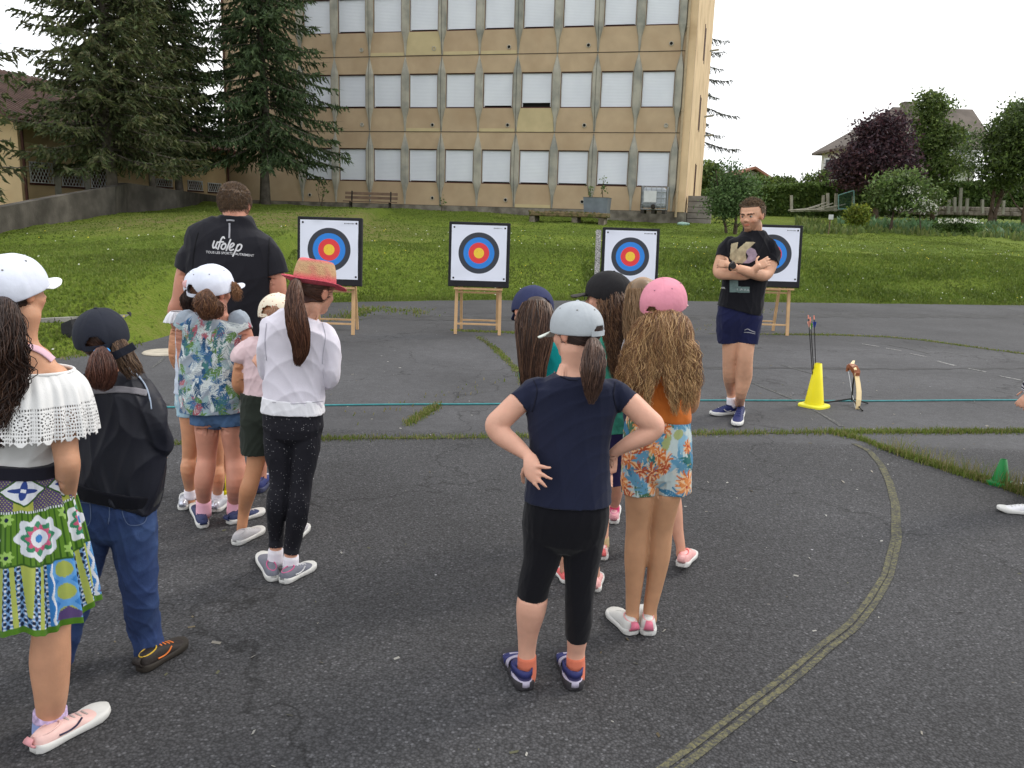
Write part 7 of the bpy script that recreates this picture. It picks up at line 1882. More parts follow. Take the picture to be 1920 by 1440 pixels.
# ================================================================== 4 girl in light blue behind the leaf print girl
f = Fig('person', 'girl hidden behind the leaf print top, with white shoulder ruffle and silver shoes', (375, 962), skin=srgb(206, 150, 116))
f.head(378, 544, .02, 78, yaw=20, pitch=-8)
f.add([(374, 568, .0, 15), (372, 592, 0, 16), (372, 600, 0, 26, .7)]); f.add([(372, 590, 0, 24, .7), (372, 608, 0, 44, .5), (374, 660, 0, 42, .55), (374, 720, 0, 38, .6), (375, 762, 0, 34, .6)], sq=2.3)
f.add([(337, 606, 0, 14), (330, 645, 0, 13), (329, 672, .02, 11), (340, 692, .10, 9), (356, 694, .2, 7)]); f.add([(408, 606, 0, 14), (416, 650, 0, 12), (410, 690, .1, 9), (395, 694, .2, 7)])
f.hand(f.P(356, 694, .2), (.8, .5, .2), (0, .6, .6), .12, .6, -1); f.hand(f.P(395, 694, .2), (-.8, .5, .2), (0, .6, .6), .12, .6)
a_ = G(350, 955)[1] - f.Y + .04; b_ = G(410, 958)[1] - f.Y + .04
f.add([(358, 780, 0, 21), (359, 815, 0, 18), (355, 858, .02, 13), (353, 880, .0, 14), (356, 918, a_, 9), (357, 940, a_, 9)]); f.add([(398, 780, 0, 21), (403, 830, 0, 17), (406, 870, .02, 13), (408, 895, 0, 13), (408, 925, b_, 9), (408, 942, b_, 9)])
f.finish(); f.scalp(DBR, low=-.28, front=.05); f.cap(plain('white_cap', srgb(214, 219, 234)), size=1.06, brim=(0, .28, .5))
f.lock([(356, 545, -.06, 8), (352, 562, -.07, 14, .8), (354, 580, -.06, 9, .8), (356, 590, -.05, 4)], 260, DBR, .0012, wave=(.004, .05), seed=3)
mb = MB(); cpt = f.P(350, 533, -.07); V_, F_ = ellipsoid(cpt, (.022, .018, .022)); d_ = mesh_np(V_, F_); displace(d_, folds(V_, .008, 3, 90)); link('scrunchie', d_, f.e, fabric('pink_scrunchie', srgb(224, 178, 178)), smooth=True)
f.garment('blouse', [f.loft([(372, 602, 0, 38, .6), (373, 640, 0, 41, .55), (371, 700, 0, 39, .6), (370, 740, 0, 40, .6)], c0='flat', c1='cav', extra=.006, sq=2.3)], fabric('paleblue', srgb(196, 206, 222)), .006, 16)
Vr, u = ring_surface(f, [(333, 584, 0, 12, 1), (331, 592, 0, 16, 1), (330, 604, 0, 20, 1)], 90, lambda v: .001 + .010 * v, 4); nv, nu = Vr.shape[:2]; F = [[j * nu + i, j * nu + (i + 1) % nu, (j + 1) * nu + (i + 1) % nu, (j + 1) * nu + i] for j in range(nv - 1) for i in range(nu)]
meshcol(f, 'shoulder_ruffle', Vr.reshape(-1, 3), F, WCL, mods=[('SOLIDIFY', dict(thickness=.003))])
cpr = f.base + np.array([0, 0, .45]); 
f.garment('shorts', [f.loft([(371, 725, 0, 40, .6), (370, 760, 0, 42, .6)], c0='flat', sq=2.3), f.loft([(356, 755, 0, 23), (356, 779, 0, 24)], c1='cav'), f.loft([(396, 755, 0, 23), (399, 779, 0, 24)], c1='cav')], M['clothcol'], .004, 20, colfn=lambda V: paint(wrapuv(V, cpr), srgb(160, 190, 206), fronds(np.random.default_rng(4), 90, (-.45, .45, -.1, .4), [srgb(110, 146, 176), srgb(196, 210, 214)], .04, .004)))
slv = plain('silver_leather', srgb(190, 192, 200), .35, metal=.3, bump=.2)
f.sock([(356, 918, a_, 10.5), (357, 935, a_, 11)], SOCKW); f.sock([(408, 922, b_, 10.5), (408, 938, b_, 11)], SOCKW)
f.shoe((343, 958), (352, 930), slv, WHT, None, wid=.08, laces=WHT, tab=plain('silver_tab', srgb(206, 210, 224), .2, metal=.7)); f.shoe((403, 962), (432, 936), slv, WHT, None, wid=.08, laces=WHT, tab=M['silver_tab'])

f.dress()
# ================================================================== 3 girl in leaf print top and denim shorts
f = Fig('person', 'girl in a white cap with a curly brown bun, leaf printed top and denim shorts', (410, 990), skin=srgb(206, 146, 124))
f.head(399, 543, .02, 86, yaw=-32, pitch=-4, roll=4)
f.add([(408, 572, 0, 17), (410, 592, 0, 17), (406, 604, 0, 32, .7)]); f.add([(402, 594, 0, 28, .7), (400, 612, 0, 58, .5), (400, 660, 0, 50, .56), (400, 720, 0, 46, .6), (406, 765, 0, 42, .6), (408, 775, 0, 36, .5)], sq=2.3)
f.add([(456, 622, 0, 16), (466, 650, 0, 14), (474, 690, .02, 12), (462, 715, .1, 9), (440, 718, .2, 7)]); f.add([(346, 622, 0, 16), (346, 680, .03, 13), (352, 705, .1, 9), (375, 712, .2, 7)])
f.hand(f.P(440, 718, .2), (-.8, .5, .2), (0, .6, .6), .12, .6); f.hand(f.P(375, 712, .2), (.8, .5, .2), (0, .6, .6), .12, .6, -1)
a_ = G(380, 985)[1] - f.Y + .05; b_ = G(434, 980)[1] - f.Y + .06
f.add([(386, 775, 0, 25), (388, 800, 0, 23), (388, 852, .02, 17.5), (385, 880, 0, 18), (382, 905, .0, 17), (382, 938, a_, 12.5), (382, 965, a_, 12)]); f.add([(433, 775, 0, 25), (434, 805, 0, 21), (440, 855, .02, 17.5), (443, 885, 0, 19), (442, 910, .0, 17.5), (440, 938, b_, 12.5), (439, 962, b_, 12)])
f.finish(); hb = srgb(104, 70, 50)
f.scalp(hb, low=-.30, front=.1); f.cap(plain('white_cap', srgb(214, 219, 234)), tilt=14, size=1.12, openw=.17, openh=.24, brim=(0, .30, .5), brimdip=.06)
f.comb(f.P(388, 562, -.10), 420, hb, .0012, 4, ymax=.2, zmin=-.3)
f.lock([(388, 548, -.10, 10, .9), (386, 560, -.12, 20, .8), (387, 575, -.13, 21, .8), (388, 590, -.12, 15, .8), (388, 600, -.11, 7, .8)], 420, hb, .0012, wave=(.009, .05), seed=6, cols=[hb, srgb(130, 92, 62), srgb(84, 56, 42)], core=.8)
f.lock([(404, 566, -.11, 6), (412, 576, -.11, 8), (408, 590, -.11, 6), (400, 596, -.11, 3)], 110, hb, .0012, wave=(.006, .04), seed=7, core=.6, name='curl')
f.lock([(428, 532, .02, 6), (440, 540, .02, 9), (444, 552, .02, 8), (440, 564, .02, 4)], 130, srgb(150, 110, 78), .0009, wave=(.008, .04), seed=8, core=0, cols=[srgb(150, 110, 78), srgb(120, 84, 58)], name='fringe_curls', frizz=.0006)
cpr = f.base + np.array([0, 0, .45])
f.garment('top', [f.loft([(404, 594, 0, 34, .75), (402, 606, 0, 56, .6), (400, 640, 0, 58, .58), (398, 690, 0, 60, .62), (400, 740, 0, 62, .68), (402, 770, 0, 62, .7)], c0='flat', c1='cav', sq=2.3), f.loft([(448, 600, 0, 20), (460, 622, -.01, 17)], c1='cav'), f.loft([(350, 600, 0, 20), (340, 618, -.01, 17)], c1='cav')], M['clothcol'], .007, 14, voxel=.0026, colfn=leafprint(cpr))
f.garment('shorts', [f.loft([(406, 755, 0, 49, .62), (408, 776, 0, 50, .62)], c0='flat', sq=2.3), f.loft([(385, 770, 0, 28), (386, 793, 0, 28.5)], c1='cav'), f.loft([(434, 770, 0, 28), (436, 796, 0, 27)], c1='cav')], mat('light_denim', srgb(76, 104, 140), .9, .2, 20, bump=.3, bs=200), .005, 24)
psk = fabric('pink_sock', srgb(232, 178, 196)); f.sock([(382, 938, a_, 13.5), (382, 966, a_, 14)], psk); f.sock([(440, 938, b_, 13.5), (439, 962, b_, 14)], psk)
nvs = plain('navy_sneaker', srgb(44, 54, 92), .6, bump=.25, bs=200); f.shoe((382, 992), (367, 948), nvs, WHT, None, wid=.085, tab=nvs, hk=.85); f.shoe((427, 984), (495, 962), nvs, WHT, None, wid=.085, laces=WHT, tab=nvs, hk=.85)

f.dress()
# ================================================================== 6 small girl in pink t-shirt and dark green shorts
f = Fig('person', 'small girl in a cream dotted cap, pale pink puff sleeve t-shirt and dark green shorts', (470, 1010), skin=srgb(196, 140, 104))
f.head(522, 594, .04, 82, yaw=-10, pitch=-8); f.add([(515, 622, 0, 15), (505, 645, 0, 15), (502, 655, 0, 28, .7)]); f.add([(502, 648, 0, 26, .7), (500, 664, 0, 46, .5), (498, 720, 0, 40, .6), (496, 780, 0, 42, .62)], sq=2.3)
f.add([(458, 668, 0, 15), (450, 700, -.01, 14), (448, 724, .0, 12), (462, 738, .08, 9), (482, 738, .18, 7)]); f.add([(540, 668, 0, 15), (546, 710, 0, 12), (535, 735, .1, 9), (515, 735, .2, 7)])
f.hand(f.P(482, 738, .18), (.8, .5, .2), (0, .6, .6), .12, .6, -1); f.hand(f.P(515, 735, .2), (-.8, .5, .2), (0, .6, .6), .12, .6)
a_ = G(452, 1012)[1] - f.Y + .05; b_ = G(555, 1012)[1] - f.Y + .05
f.add([(484, 790, 0, 22), (482, 850, 0, 18), (474, 890, -.02, 15.5), (465, 920, -.03, 16), (458, 955, a_, 11), (454, 985, a_, 9.5), (453, 998, a_, 9)]); f.add([(520, 790, 0, 22), (530, 860, 0, 18), (545, 930, 0, 15), (554, 985, b_, 9.5), (555, 998, b_, 9)])
f.finish(); f.scalp(srgb(150, 110, 84), low=-.28, front=.08)
dots = lambda V: paint(np.stack([V[:, 0] + V[:, 1] * .7, V[:, 2]], 1), srgb(226, 218, 200), [])
cpm = mat('dotted_cream', srgb(226, 216, 196), .85, .05); nt2 = cpm.node_tree; vv = nt2.nodes.new('ShaderNodeTexVoronoi'); vv.inputs['Scale'].default_value = 55; tc2 = nt2.nodes.new('ShaderNodeTexCoord'); nt2.links.new(tc2.outputs['Object'], vv.inputs[0])
gt = nt2.nodes.new('ShaderNodeMath'); gt.operation = 'LESS_THAN'; gt.inputs[1].default_value = .22; nt2.links.new(vv.outputs['Distance'], gt.inputs[0]); mm2 = nt2.nodes.new('ShaderNodeMix'); mm2.data_type = 'RGBA'; bs2 = nt2.nodes['Principled BSDF']; src = bs2.inputs['Base Color'].links[0].from_socket
nt2.links.new(gt.outputs[0], mm2.inputs['Factor']); nt2.links.new(src, mm2.inputs['A']); mm2.inputs['B'].default_value = (*srgb(176, 110, 90), 1); nt2.links.new(mm2.outputs['Result'], bs2.inputs['Base Color'])
f.cap(cpm, size=1.08, openw=.17, openh=.25, eyelet=None); f.lock([(516, 578, -.09, 7, .9), (514, 600, -.12, 13, .8), (512, 640, -.11, 10, .8), (512, 670, -.1, 4)], 200, srgb(150, 110, 84), .0012, seed=9)
f.garment('t_shirt', [f.loft([(504, 640, 0, 26, .8), (502, 650, 0, 46, .6), (500, 690, 0, 45, .6), (497, 735, 0, 40, .64), (496, 746, 0, 42, .64)], c0='flat', c1='cav', sq=2.3), f.loft([(466, 656, 0, 20), (452, 668, -.01, 20), (449, 680, -.01, 15)], c1='cav'), f.loft([(536, 656, 0, 20), (544, 670, 0, 20), (546, 682, 0, 15)], c1='cav')], fabric('pale_pink', srgb(228, 202, 206)), .007, 20)
f.garment('shorts', [f.loft([(496, 738, 0, 44, .66), (496, 780, 0, 46, .66)], c0='flat', sq=2.3), f.loft([(482, 775, 0, 30), (480, 815, 0, 30), (480, 850, 0, 28)], c1='cav'), f.loft([(518, 775, 0, 30), (526, 815, 0, 28), (530, 850, 0, 26)], c1='cav')], fabric('dark_green', srgb(44, 50, 44)), .008, 16)
gs = plain('light_grey_shoe', srgb(176, 174, 178), .6, bump=.3, bs=150); f.shoe((440, 1024), (492, 996), gs, WHT, None, wid=.085, laces=WHT, hk=.9); f.shoe((548, 1020), (572, 990), gs, WHT, None, wid=.085, laces=WHT)

f.dress()
# ================================================================== 7 girl in straw hat, white sweater, speckled leggings
f = Fig('person', 'girl in a straw and pink hat, white sweater and black speckled leggings', (535, 1090), skin=srgb(206, 154, 130))
f.head(590, 543, .03, 98, yaw=-38, pitch=-10, roll=3)
f.add([(585, 575, 0, 17), (580, 600, 0, 17), (566, 616, 0, 34, .7)]); f.add([(564, 606, 0, 32, .7), (562, 628, 0, 62, .5), (556, 690, 0, 48, .6), (550, 760, 0, 52, .62), (550, 800, 0, 54, .62)], sq=2.3)
f.add([(610, 636, 0, 15), (621, 690, -.01, 14), (618, 712, .03, 12), (600, 716, .14, 10), (575, 700, .22, 7)]); f.add([(505, 630, 0, 18), (500, 690, .02, 14), (510, 706, .12, 10), (498, 690, .2, 7)])
f.hand(f.P(576, 700, .22), (-.8, .4, .3), (0, .6, .6), .13, .5); f.hand(f.P(500, 694, .16), (-.5, .2, .5), (0, -.9, .3), .12, .6)
a_ = G(510, 1080)[1] - f.Y + .05; b_ = G(545, 1090)[1] - f.Y + .06
f.add([(524, 790, 0, 27), (524, 840, 0, 25), (524, 900, .0, 17), (519, 950, 0, 17), (518, 1010, a_, 11.5), (516, 1055, a_, 12)]); f.add([(576, 790, 0, 27), (573, 840, 0, 25), (565, 900, .0, 19), (559, 955, 0, 19), (547, 1020, b_, 12.5), (545, 1062, b_, 12.5)])
f.finish(); hd_ = srgb(84, 54, 42); f.scalp(hd_, low=-.30, front=.10)
f.comb(f.P(556, 540, -.10), 620, hd_, .0012, 5, ymax=.2, zmin=-.32)
f.lock([(556, 528, -.10, 9, .9), (552, 552, -.13, 15, .8), (555, 590, -.15, 19, .7), (560, 620, -.15, 20, .65), (564, 645, -.14, 17, .65), (562, 668, -.13, 12, .65), (557, 686, -.12, 5, .6)], 620, hd_, .0012, wave=(.003, .12), seed=11, cols=[hd_, srgb(104, 70, 52), srgb(66, 42, 34)], core=.88, tipvar=.2)
# trilby hat
c, h, Rm = f.hd; Rh = Rm @ np.array(Matrix.Rotation(R(4), 3, 'X')); n1 = 64; prof = [(.03, .66), (.03, 1.0)]
V = []; rows = [(0.62, -.01, 'b'), (.60, -.006, 'b'), (.50, -.03, 'b'), (.405, -.02, 'b'), (.40, .0, 'c'), (.395, .08, 'c'), (.385, .17, 'c'), (.365, .26, 'c'), (.345, .32, 'c'), (.31, .345, 't'), (.22, .33, 't'), (.1, .30, 't'), (.0, .29, 't')]
for rr_, z, k in rows:
    for i in range(n1):
        a = 2 * math.pi * i / n1; x, y = rr_ * math.cos(a) * .98, rr_ * math.sin(a) * 1.18; zz = z
        if k == 'b': t_ = (rr_ - .4) / .22; zz += -.10 * t_ * max(0, math.sin(a)) + .085 * t_ * max(0, -math.sin(a)) ** 1.0 + .05 * t_ * abs(math.cos(a)) ** 3
        if k == 't': zz += .05 * (abs(x) / .3) - .02 * math.sin(a)
        if k == 'c' and z > .2: x *= 1 - .10 * max(0, math.sin(a)) * (z - .2) / .12
        V.append((x, y, zz + .16))
V = np.array(V); nr = len(rows); F = [[j * n1 + i, j * n1 + (i + 1) % n1, (j + 1) * n1 + (i + 1) % n1, (j + 1) * n1 + i] for j in range(nr - 1) for i in range(n1)]
V = V * np.array([.91, .90, 1.12]) + np.array([0, -.02, -.04]); W = c + (V * h * 1.0) @ Rh.T; straw = srgb(200, 164, 124); pk = srgb(212, 92, 108); cs = []
rA = np.random.default_rng(2)
for j, (rr_, z, k) in enumerate(rows):
    for i in range(n1):
        a = i / n1 * 2 * math.pi; t_ = 0 if k == 'c' and z > .085 else (1 if k == 'b' or z <= .0 else .9)
        if k == 'c' and .1 < z < .3: t_ = max(0, .55 * math.sin(a * 5 + z * 9) * math.sin(a * 3 + 1) - .1)
        cs.append(np.array(straw) * (1 - t_) + np.array(pk) * t_)
me = mesh_np(W, F, np.array(cs)); me = bake(me, [('SUBSURF', dict(levels=2)), ('SOLIDIFY', dict(thickness=.004, offset=0))]); M['straw'] = mat('woven_straw', (0, 0, 0), .85, .12, 60, bump=.8, bs=220, attr=True)
link('straw_hat', me, f.e, M['straw'], smooth=True)
sw = fabric('white_sweater', srgb(222, 218, 230)); 
f.garment('sweater', [f.loft([(572, 588, 0, 28, .85), (566, 600, 0, 48, .62), (562, 618, 0, 66, .55), (558, 660, 0, 62, .58), (552, 710, 0, 56, .64), (550, 745, 0, 58, .66), (549, 757, 0, 58, .66)], c0='flat', c1='cav', sq=2.3), f.loft([(604, 624, 0, 20), (618, 645, -.01, 19), (622, 690, -.01, 17.5), (619, 714, .03, 16), (600, 716, .14, 13), (582, 704, .2, 10)], c1='cav', cav=.02), f.loft([(508, 614, 0, 22), (500, 660, 0, 18), (502, 700, .06, 15), (520, 706, .15, 12)], c1='cav', cav=.02)], sw, .010, 13, dirw=(1, 1, .8))
f.garment('shirt_hem', [f.loft([(549, 744, 0, 56, .66), (549, 773, 0, 59, .68)], c0='flat', c1='cav', extra=.002, sq=2.3)], WCL, .004, 30)
swo = [c_ for c_ in f.e.children if c_.name.startswith('sweater')][-1]
for pp in ([(604, 604), (610, 630), (606, 660), (604, 682)], [(500, 606), (497, 640), (500, 676)], [(491, 752), (549, 757), (606, 752)]): surf_ribbon(f, pp, 1.3, plain('grey_seam', srgb(176, 174, 186), .9), 'seam', swo, .0012, .001)
lg = mat('speckled_black', (.012, .012, .018), .85, .1, 10, bump=.1); nt2 = lg.node_tree; vv = nt2.nodes.new('ShaderNodeTexVoronoi'); vv.inputs['Scale'].default_value = 120; tc2 = nt2.nodes.new('ShaderNodeTexCoord'); nt2.links.new(tc2.outputs['Object'], vv.inputs[0]); sc2 = nt2.nodes.new('ShaderNodeSeparateColor'); nt2.links.new(vv.outputs['Color'], sc2.inputs[0])
g1_ = nt2.nodes.new('ShaderNodeMath'); g1_.operation = 'LESS_THAN'; g1_.inputs[1].default_value = .2; nt2.links.new(vv.outputs['Distance'], g1_.inputs[0]); g2_ = nt2.nodes.new('ShaderNodeMath'); g2_.operation = 'GREATER_THAN'; g2_.inputs[1].default_value = .72; nt2.links.new(sc2.outputs[0], g2_.inputs[0]); g3_ = nt2.nodes.new('ShaderNodeMath'); g3_.operation = 'MULTIPLY'; nt2.links.new(g1_.outputs[0], g3_.inputs[0]); nt2.links.new(g2_.outputs[0], g3_.inputs[1])
mm2 = nt2.nodes.new('ShaderNodeMix'); mm2.data_type = 'RGBA'; bs2 = nt2.nodes['Principled BSDF']; src = bs2.inputs['Base Color'].links[0].from_socket; nt2.links.new(g3_.outputs[0], mm2.inputs['Factor']); nt2.links.new(src, mm2.inputs['A']); mm2.inputs['B'].default_value = (.3, .3, .32, 1); nt2.links.new(mm2.outputs['Result'], bs2.inputs['Base Color'])
f.garment('leggings', [f.loft([(549, 755, 0, 56, .64), (550, 800, 0, 57, .66)], c0='flat', sq=2.3), f.loft([(523, 790, 0, 29), (522, 840, 0, 27), (524, 900, 0, 18.5), (518, 950, 0, 19), (518, 1000, a_, 14.5), (517, 1026, a_, 13.5)], c1='cav', cav=.02), f.loft([(575, 790, 0, 29), (573, 840, 0, 27), (565, 900, 0, 21), (559, 955, 0, 21), (549, 1015, b_, 15.5), (546, 1038, b_, 14.5)], c1='cav', cav=.02)], lg, .004, 26)
f.sock([(517, 1030, a_, 13.8), (516, 1058, a_, 15)], SOCKW); f.sock([(546, 1042, b_, 14), (545, 1066, b_, 15.5)], SOCKW)
gsh = plain('grey_sneaker', srgb(112, 114, 126), .65, bump=.3, bs=180); pkt = plain('magenta_trim', srgb(206, 92, 140)); f.shoe((514, 1092), (492, 1044), gsh, WHT, None, wid=.085, collar=pkt, hk=.9); f.shoe((529, 1096), (588, 1063), gsh, WHT, plain('pale_trim', srgb(214, 214, 216)), wid=.085, collar=pkt, hk=.9, laces=M['pale_trim'])
f.dress()
# ================================================================== 12 child with light hair hidden in the middle of the right group
def legshoe(f, hip, knee, calf, ank, foot_heel, foot_toe, upper, sole, rs, sockm=None, accent=None, lift=0, **k):
    """leg chain + sock + shoe; rs radii hip,knee,calf,ankle"""
    a_ = (G(*foot_heel)[1] * .7 + G(*foot_toe)[1] * .3) - f.Y
    f.add([(hip[0], hip[1], 0, rs[0]), ((hip[0] + knee[0]) / 2, (hip[1] + knee[1]) / 2, 0, rs[0] * .5 + rs[1] * .55), (knee[0], knee[1], a_ * .4, rs[1]), (calf[0], calf[1], a_ * .6, rs[2]), ((calf[0] + ank[0]) / 2, (calf[1] + ank[1]) / 2 + 6, a_ * .8, (rs[2] + rs[3]) * .47), (ank[0], ank[1], a_, rs[3]), (ank[0], ank[1] + rs[3] * 1.6, a_, rs[3])])
    f.later.append((ank, a_, rs[3], sockm, foot_heel, foot_toe, upper, sole, accent, lift, k))
    return a_
def feet(f):
    for ank, a_, r3, sockm, fh, ft, upper, sole, accent, lift, k in f.later:
        if sockm is not None: f.sock([(ank[0], ank[1] - r3 * .3, a_, r3 * 1.1), (ank[0], ank[1] + r3 * 1.6, a_, r3 * 1.16)], sockm)
        f.shoe(fh, ft, upper, sole, accent, lift=lift, **k)
cor = plain('coral_shoe', srgb(232, 112, 112), .55, bump=.15); cor2 = plain('pale_coral', srgb(226, 170, 168), .55, bump=.15); lace_c = plain('coral_lace', srgb(240, 150, 140))
f = Fig('person', 'child with loose light brown hair hidden between the black cap and pink cap', (1250, 1050), skin=srgb(204, 152, 128)); f.later = []
f.zmax = 9; f.head(1203, 562, .03, 86, yaw=10, pitch=-8); f.add([(1205, 590, 0, 17), (1206, 620, 0, 17), (1208, 632, 0, 34, .6)]); f.add([(1208, 624, 0, 30, .7), (1212, 645, 0, 40, .5), (1214, 700, 0, 38, .6), (1218, 780, 0, 44, .62), (1222, 820, 0, 46, .62)], sq=2.3)
f.add([(1180, 655, 0, 14), (1176, 700, 0, 12), (1180, 735, .1, 9), (1195, 730, .2, 7)]); f.add([(1255, 650, 0, 15), (1262, 700, 0, 13), (1250, 735, .1, 9), (1225, 730, .2, 7)])
f.hand(f.P(1195, 730, .2), (.8, .5, .2), (0, .6, .6), .12, .6, -1); f.hand(f.P(1225, 730, .2), (-.8, .5, .2), (0, .6, .6), .12, .6)
legshoe(f, (1200, 820), (1207, 900), (1210, 940), (1213, 1004), (1212, 1040), (1216, 1010), cor2, WHT, (24, 15, 16, 9), None, None, wid=.08, tab=cor, collar=cor)
legshoe(f, (1244, 820), (1258, 910), (1264, 950), (1276, 1024), (1276, 1078), (1296, 1040), cor2, WHT, (24, 15, 15, 9), None, None, wid=.085, tab=cor2, laces=lace_c, collar=cor, lift=.035)
f.finish(); lb = srgb(150, 122, 92); f.scalp(lb, low=-.30, front=.10)
f.comb(f.P(1203, 600, -.08), 700, lb, .0012, 12, ymax=.25, zmin=-.35); f.lock([(1203, 540, -.07, 26, .8), (1204, 580, -.08, 34, .7), (1206, 640, -.09, 34, .5), (1206, 700, -.08, 24, .4)], 400, lb, .0012, wave=(.004, .08), seed=13, core=.8)
f.garment('t_shirt', [f.loft([(1208, 622, 0, 34, .8), (1212, 640, 0, 44, .6), (1214, 700, 0, 42, .6), (1216, 770, 0, 48, .64)], c0='flat', c1='cav'), f.loft([(1184, 645, 0, 17), (1178, 672, 0, 16)], c1='cav'), f.loft([(1248, 640, 0, 18), (1258, 670, 0, 18)], c1='cav')], fabric('light_grey_tee', srgb(170, 170, 176)), .006)
f.garment('shorts', [f.loft([(1216, 765, 0, 48, .64), (1220, 810, 0, 50, .62)], c0='flat'), f.loft([(1202, 800, 0, 29), (1204, 860, 0, 28)], c1='cav'), f.loft([(1242, 800, 0, 29), (1248, 860, 0, 28)], c1='cav')], fabric('dark_shorts2', srgb(50, 52, 70)), .006)
feet(f); f.dress()

# ================================================================== 11 girl in black cap with glasses
f = Fig('person', 'girl in a black cap and glasses turned left, wavy brown hair over teal top', (1140, 1010), skin=srgb(206, 156, 132)); f.later = []
f.head(1138, 556, .02, 92, yaw=62, pitch=-4); f.add([(1146, 585, 0, 18), (1148, 615, 0, 18), (1150, 630, 0, 34, .6)]); f.add([(1148, 622, 0, 32, .7), (1146, 645, 0, 54, .5), (1146, 700, 0, 44, .6), (1144, 780, 0, 42, .62), (1142, 830, 0, 44, .62)], sq=2.3)
f.add([(1100, 650, 0, 15), (1094, 700, 0, 13), (1100, 735, .1, 9), (1120, 730, .2, 7)]); f.add([(1186, 655, 0, 15), (1190, 710, 0, 13), (1180, 745, .1, 9), (1160, 740, .2, 7)])
f.hand(f.P(1120, 730, .2), (.8, .5, .2), (0, .6, .6), .12, .6, -1); f.hand(f.P(1160, 740, .2), (-.8, .5, .2), (0, .6, .6), .12, .6)
legshoe(f, (1158, 830), (1156, 880), (1155, 915), (1152, 948), (1150, 984), (1151, 952), plain('rose_shoe', srgb(216, 160, 168), .55), WHT, (24, 16, 14, 8.5), fabric('magenta_sock', srgb(206, 60, 110)), None, wid=.085, tab=plain('rose_tab2', srgb(214, 150, 160)), collar=plain('magenta_trim', srgb(206, 92, 140)))
legshoe(f, (1128, 830), (1128, 910), (1130, 950), (1132, 1010), (1129, 1052), (1124, 1018), plain('blush_shoe', srgb(232, 196, 192), .55), WHT, (24, 16, 14, 9), fabric('beige_sock', srgb(206, 184, 140)), None, wid=.085, tab=cor, collar=cor)
f.finish(); wb_ = srgb(104, 76, 58); f.scalp(wb_, low=-.32, front=.14); blk = plain('black_cap', srgb(28, 27, 30), .85, bump=.15)
f.cap(blk, plain('dark_brim', srgb(60, 56, 54), .8), size=1.06, brim=(0, .30, .5), tilt=14, openw=.12, openh=.16, eyelet=None)
f.comb(f.P(1165, 600, -.03), 500, wb_, .0012, 14, ymax=.12, zmin=-.34)
f.lock([(1152, 548, -.03, 22, .9), (1160, 580, -.06, 32, .8), (1166, 615, -.08, 32, .6), (1168, 650, -.09, 30, .5), (1164, 690, -.09, 22, .45), (1162, 715, -.09, 10, .4)], 620, wb_, .0013, wave=(.009, .07), seed=15, core=.78, cols=[wb_, srgb(84, 60, 48), srgb(128, 96, 70), srgb(70, 50, 40)], name='long_hair')
f.lock([(1130, 560, -.05, 10, .8), (1134, 590, -.07, 12, .7), (1140, 630, -.08, 10, .6), (1146, 670, -.08, 5, .6)], 120, wb_, .0012, wave=(.008, .06), seed=16, core=.5, name='side_lock', cols=[wb_, srgb(128, 96, 70)])
c, h, Rm = f.hd; mb = MB(); gm = plain('glasses_frame', srgb(60, 60, 70), .3)
for q in (-1, 1): mb.tube([c + Rm @ (np.array([q * .13 + .085 * math.cos(a), .41, .0 + .07 * math.sin(a)]) * h) for a in np.linspace(0, 2 * np.pi, 20)], .0016, 5, cap=False)
mb.tube([c + Rm @ (np.array([x, .42, .01]) * h) for x in (-.045, .045)], .0016, 5)
for q in (-1, 1): mb.tube([c + Rm @ (np.array([q * .215, .40, .02]) * h), c + Rm @ (np.array([q * .345, .0, .03]) * h)], .0018, 5)
mb.build('glasses', gm, f.e)
tg = fabric('teal_green', srgb(66, 150, 130), vs=30, var=.35)
f.garment('top', [f.loft([(1148, 618, 0, 34, .8), (1146, 640, 0, 56, .6), (1146, 700, 0, 48, .6), (1150, 760, 0, 46, .64), (1152, 808, 0, 46, .66)], c0='flat', c1='cav'), f.loft([(1106, 640, 0, 18), (1097, 675, 0, 18)], c1='cav'), f.loft([(1180, 642, 0, 18), (1188, 676, 0, 18)], c1='cav')], tg, .007)
f.garment('shorts', [f.loft([(1150, 795, 0, 46, .64), (1150, 830, 0, 46, .62)], c0='flat'), f.loft([(1148, 820, 0, 28), (1147, 880, 0, 24), (1146, 908, 0, 22)], c1='cav'), f.loft([(1128, 820, 0, 28), (1128, 900, 0, 26)], c1='cav')], fabric('purple_navy', srgb(44, 40, 82)), .006)
feet(f); f.dress()

# ================================================================== 9 girl in navy cap with long straight hair
f = Fig('person', 'girl in a navy blue cap with very long straight brown hair and turquoise t-shirt', (1085, 1095), skin=srgb(206, 156, 132)); f.later = []
f.head(996, 584, .03, 92, yaw=24, pitch=-20, roll=10); f.add([(1008, 612, 0, 18), (1022, 640, 0, 18), (1030, 655, 0, 34, .6)]); f.add([(1028, 645, 0, 32, .7), (1032, 665, 0, 52, .5), (1044, 730, 0, 42, .6), (1060, 820, 0, 42, .62), (1066, 860, 0, 44, .62)], sq=2.3)
f.add([(990, 672, 0, 15), (1000, 730, .04, 13), (1010, 750, .12, 9), (1030, 745, .2, 7)]); f.add([(1074, 672, 0, 15), (1082, 720, 0, 13), (1075, 755, .1, 9), (1055, 750, .2, 7)])
f.hand(f.P(1030, 745, .2), (.8, .5, .2), (0, .6, .6), .12, .6, -1); f.hand(f.P(1055, 750, .2), (-.8, .5, .2), (0, .6, .6), .12, .6)
legshoe(f, (1048, 860), (1054, 940), (1056, 985), (1058, 1055), (1066, 1096), (1051, 1070), cor, WHT, (24, 16, 16, 9), None, None, wid=.085)
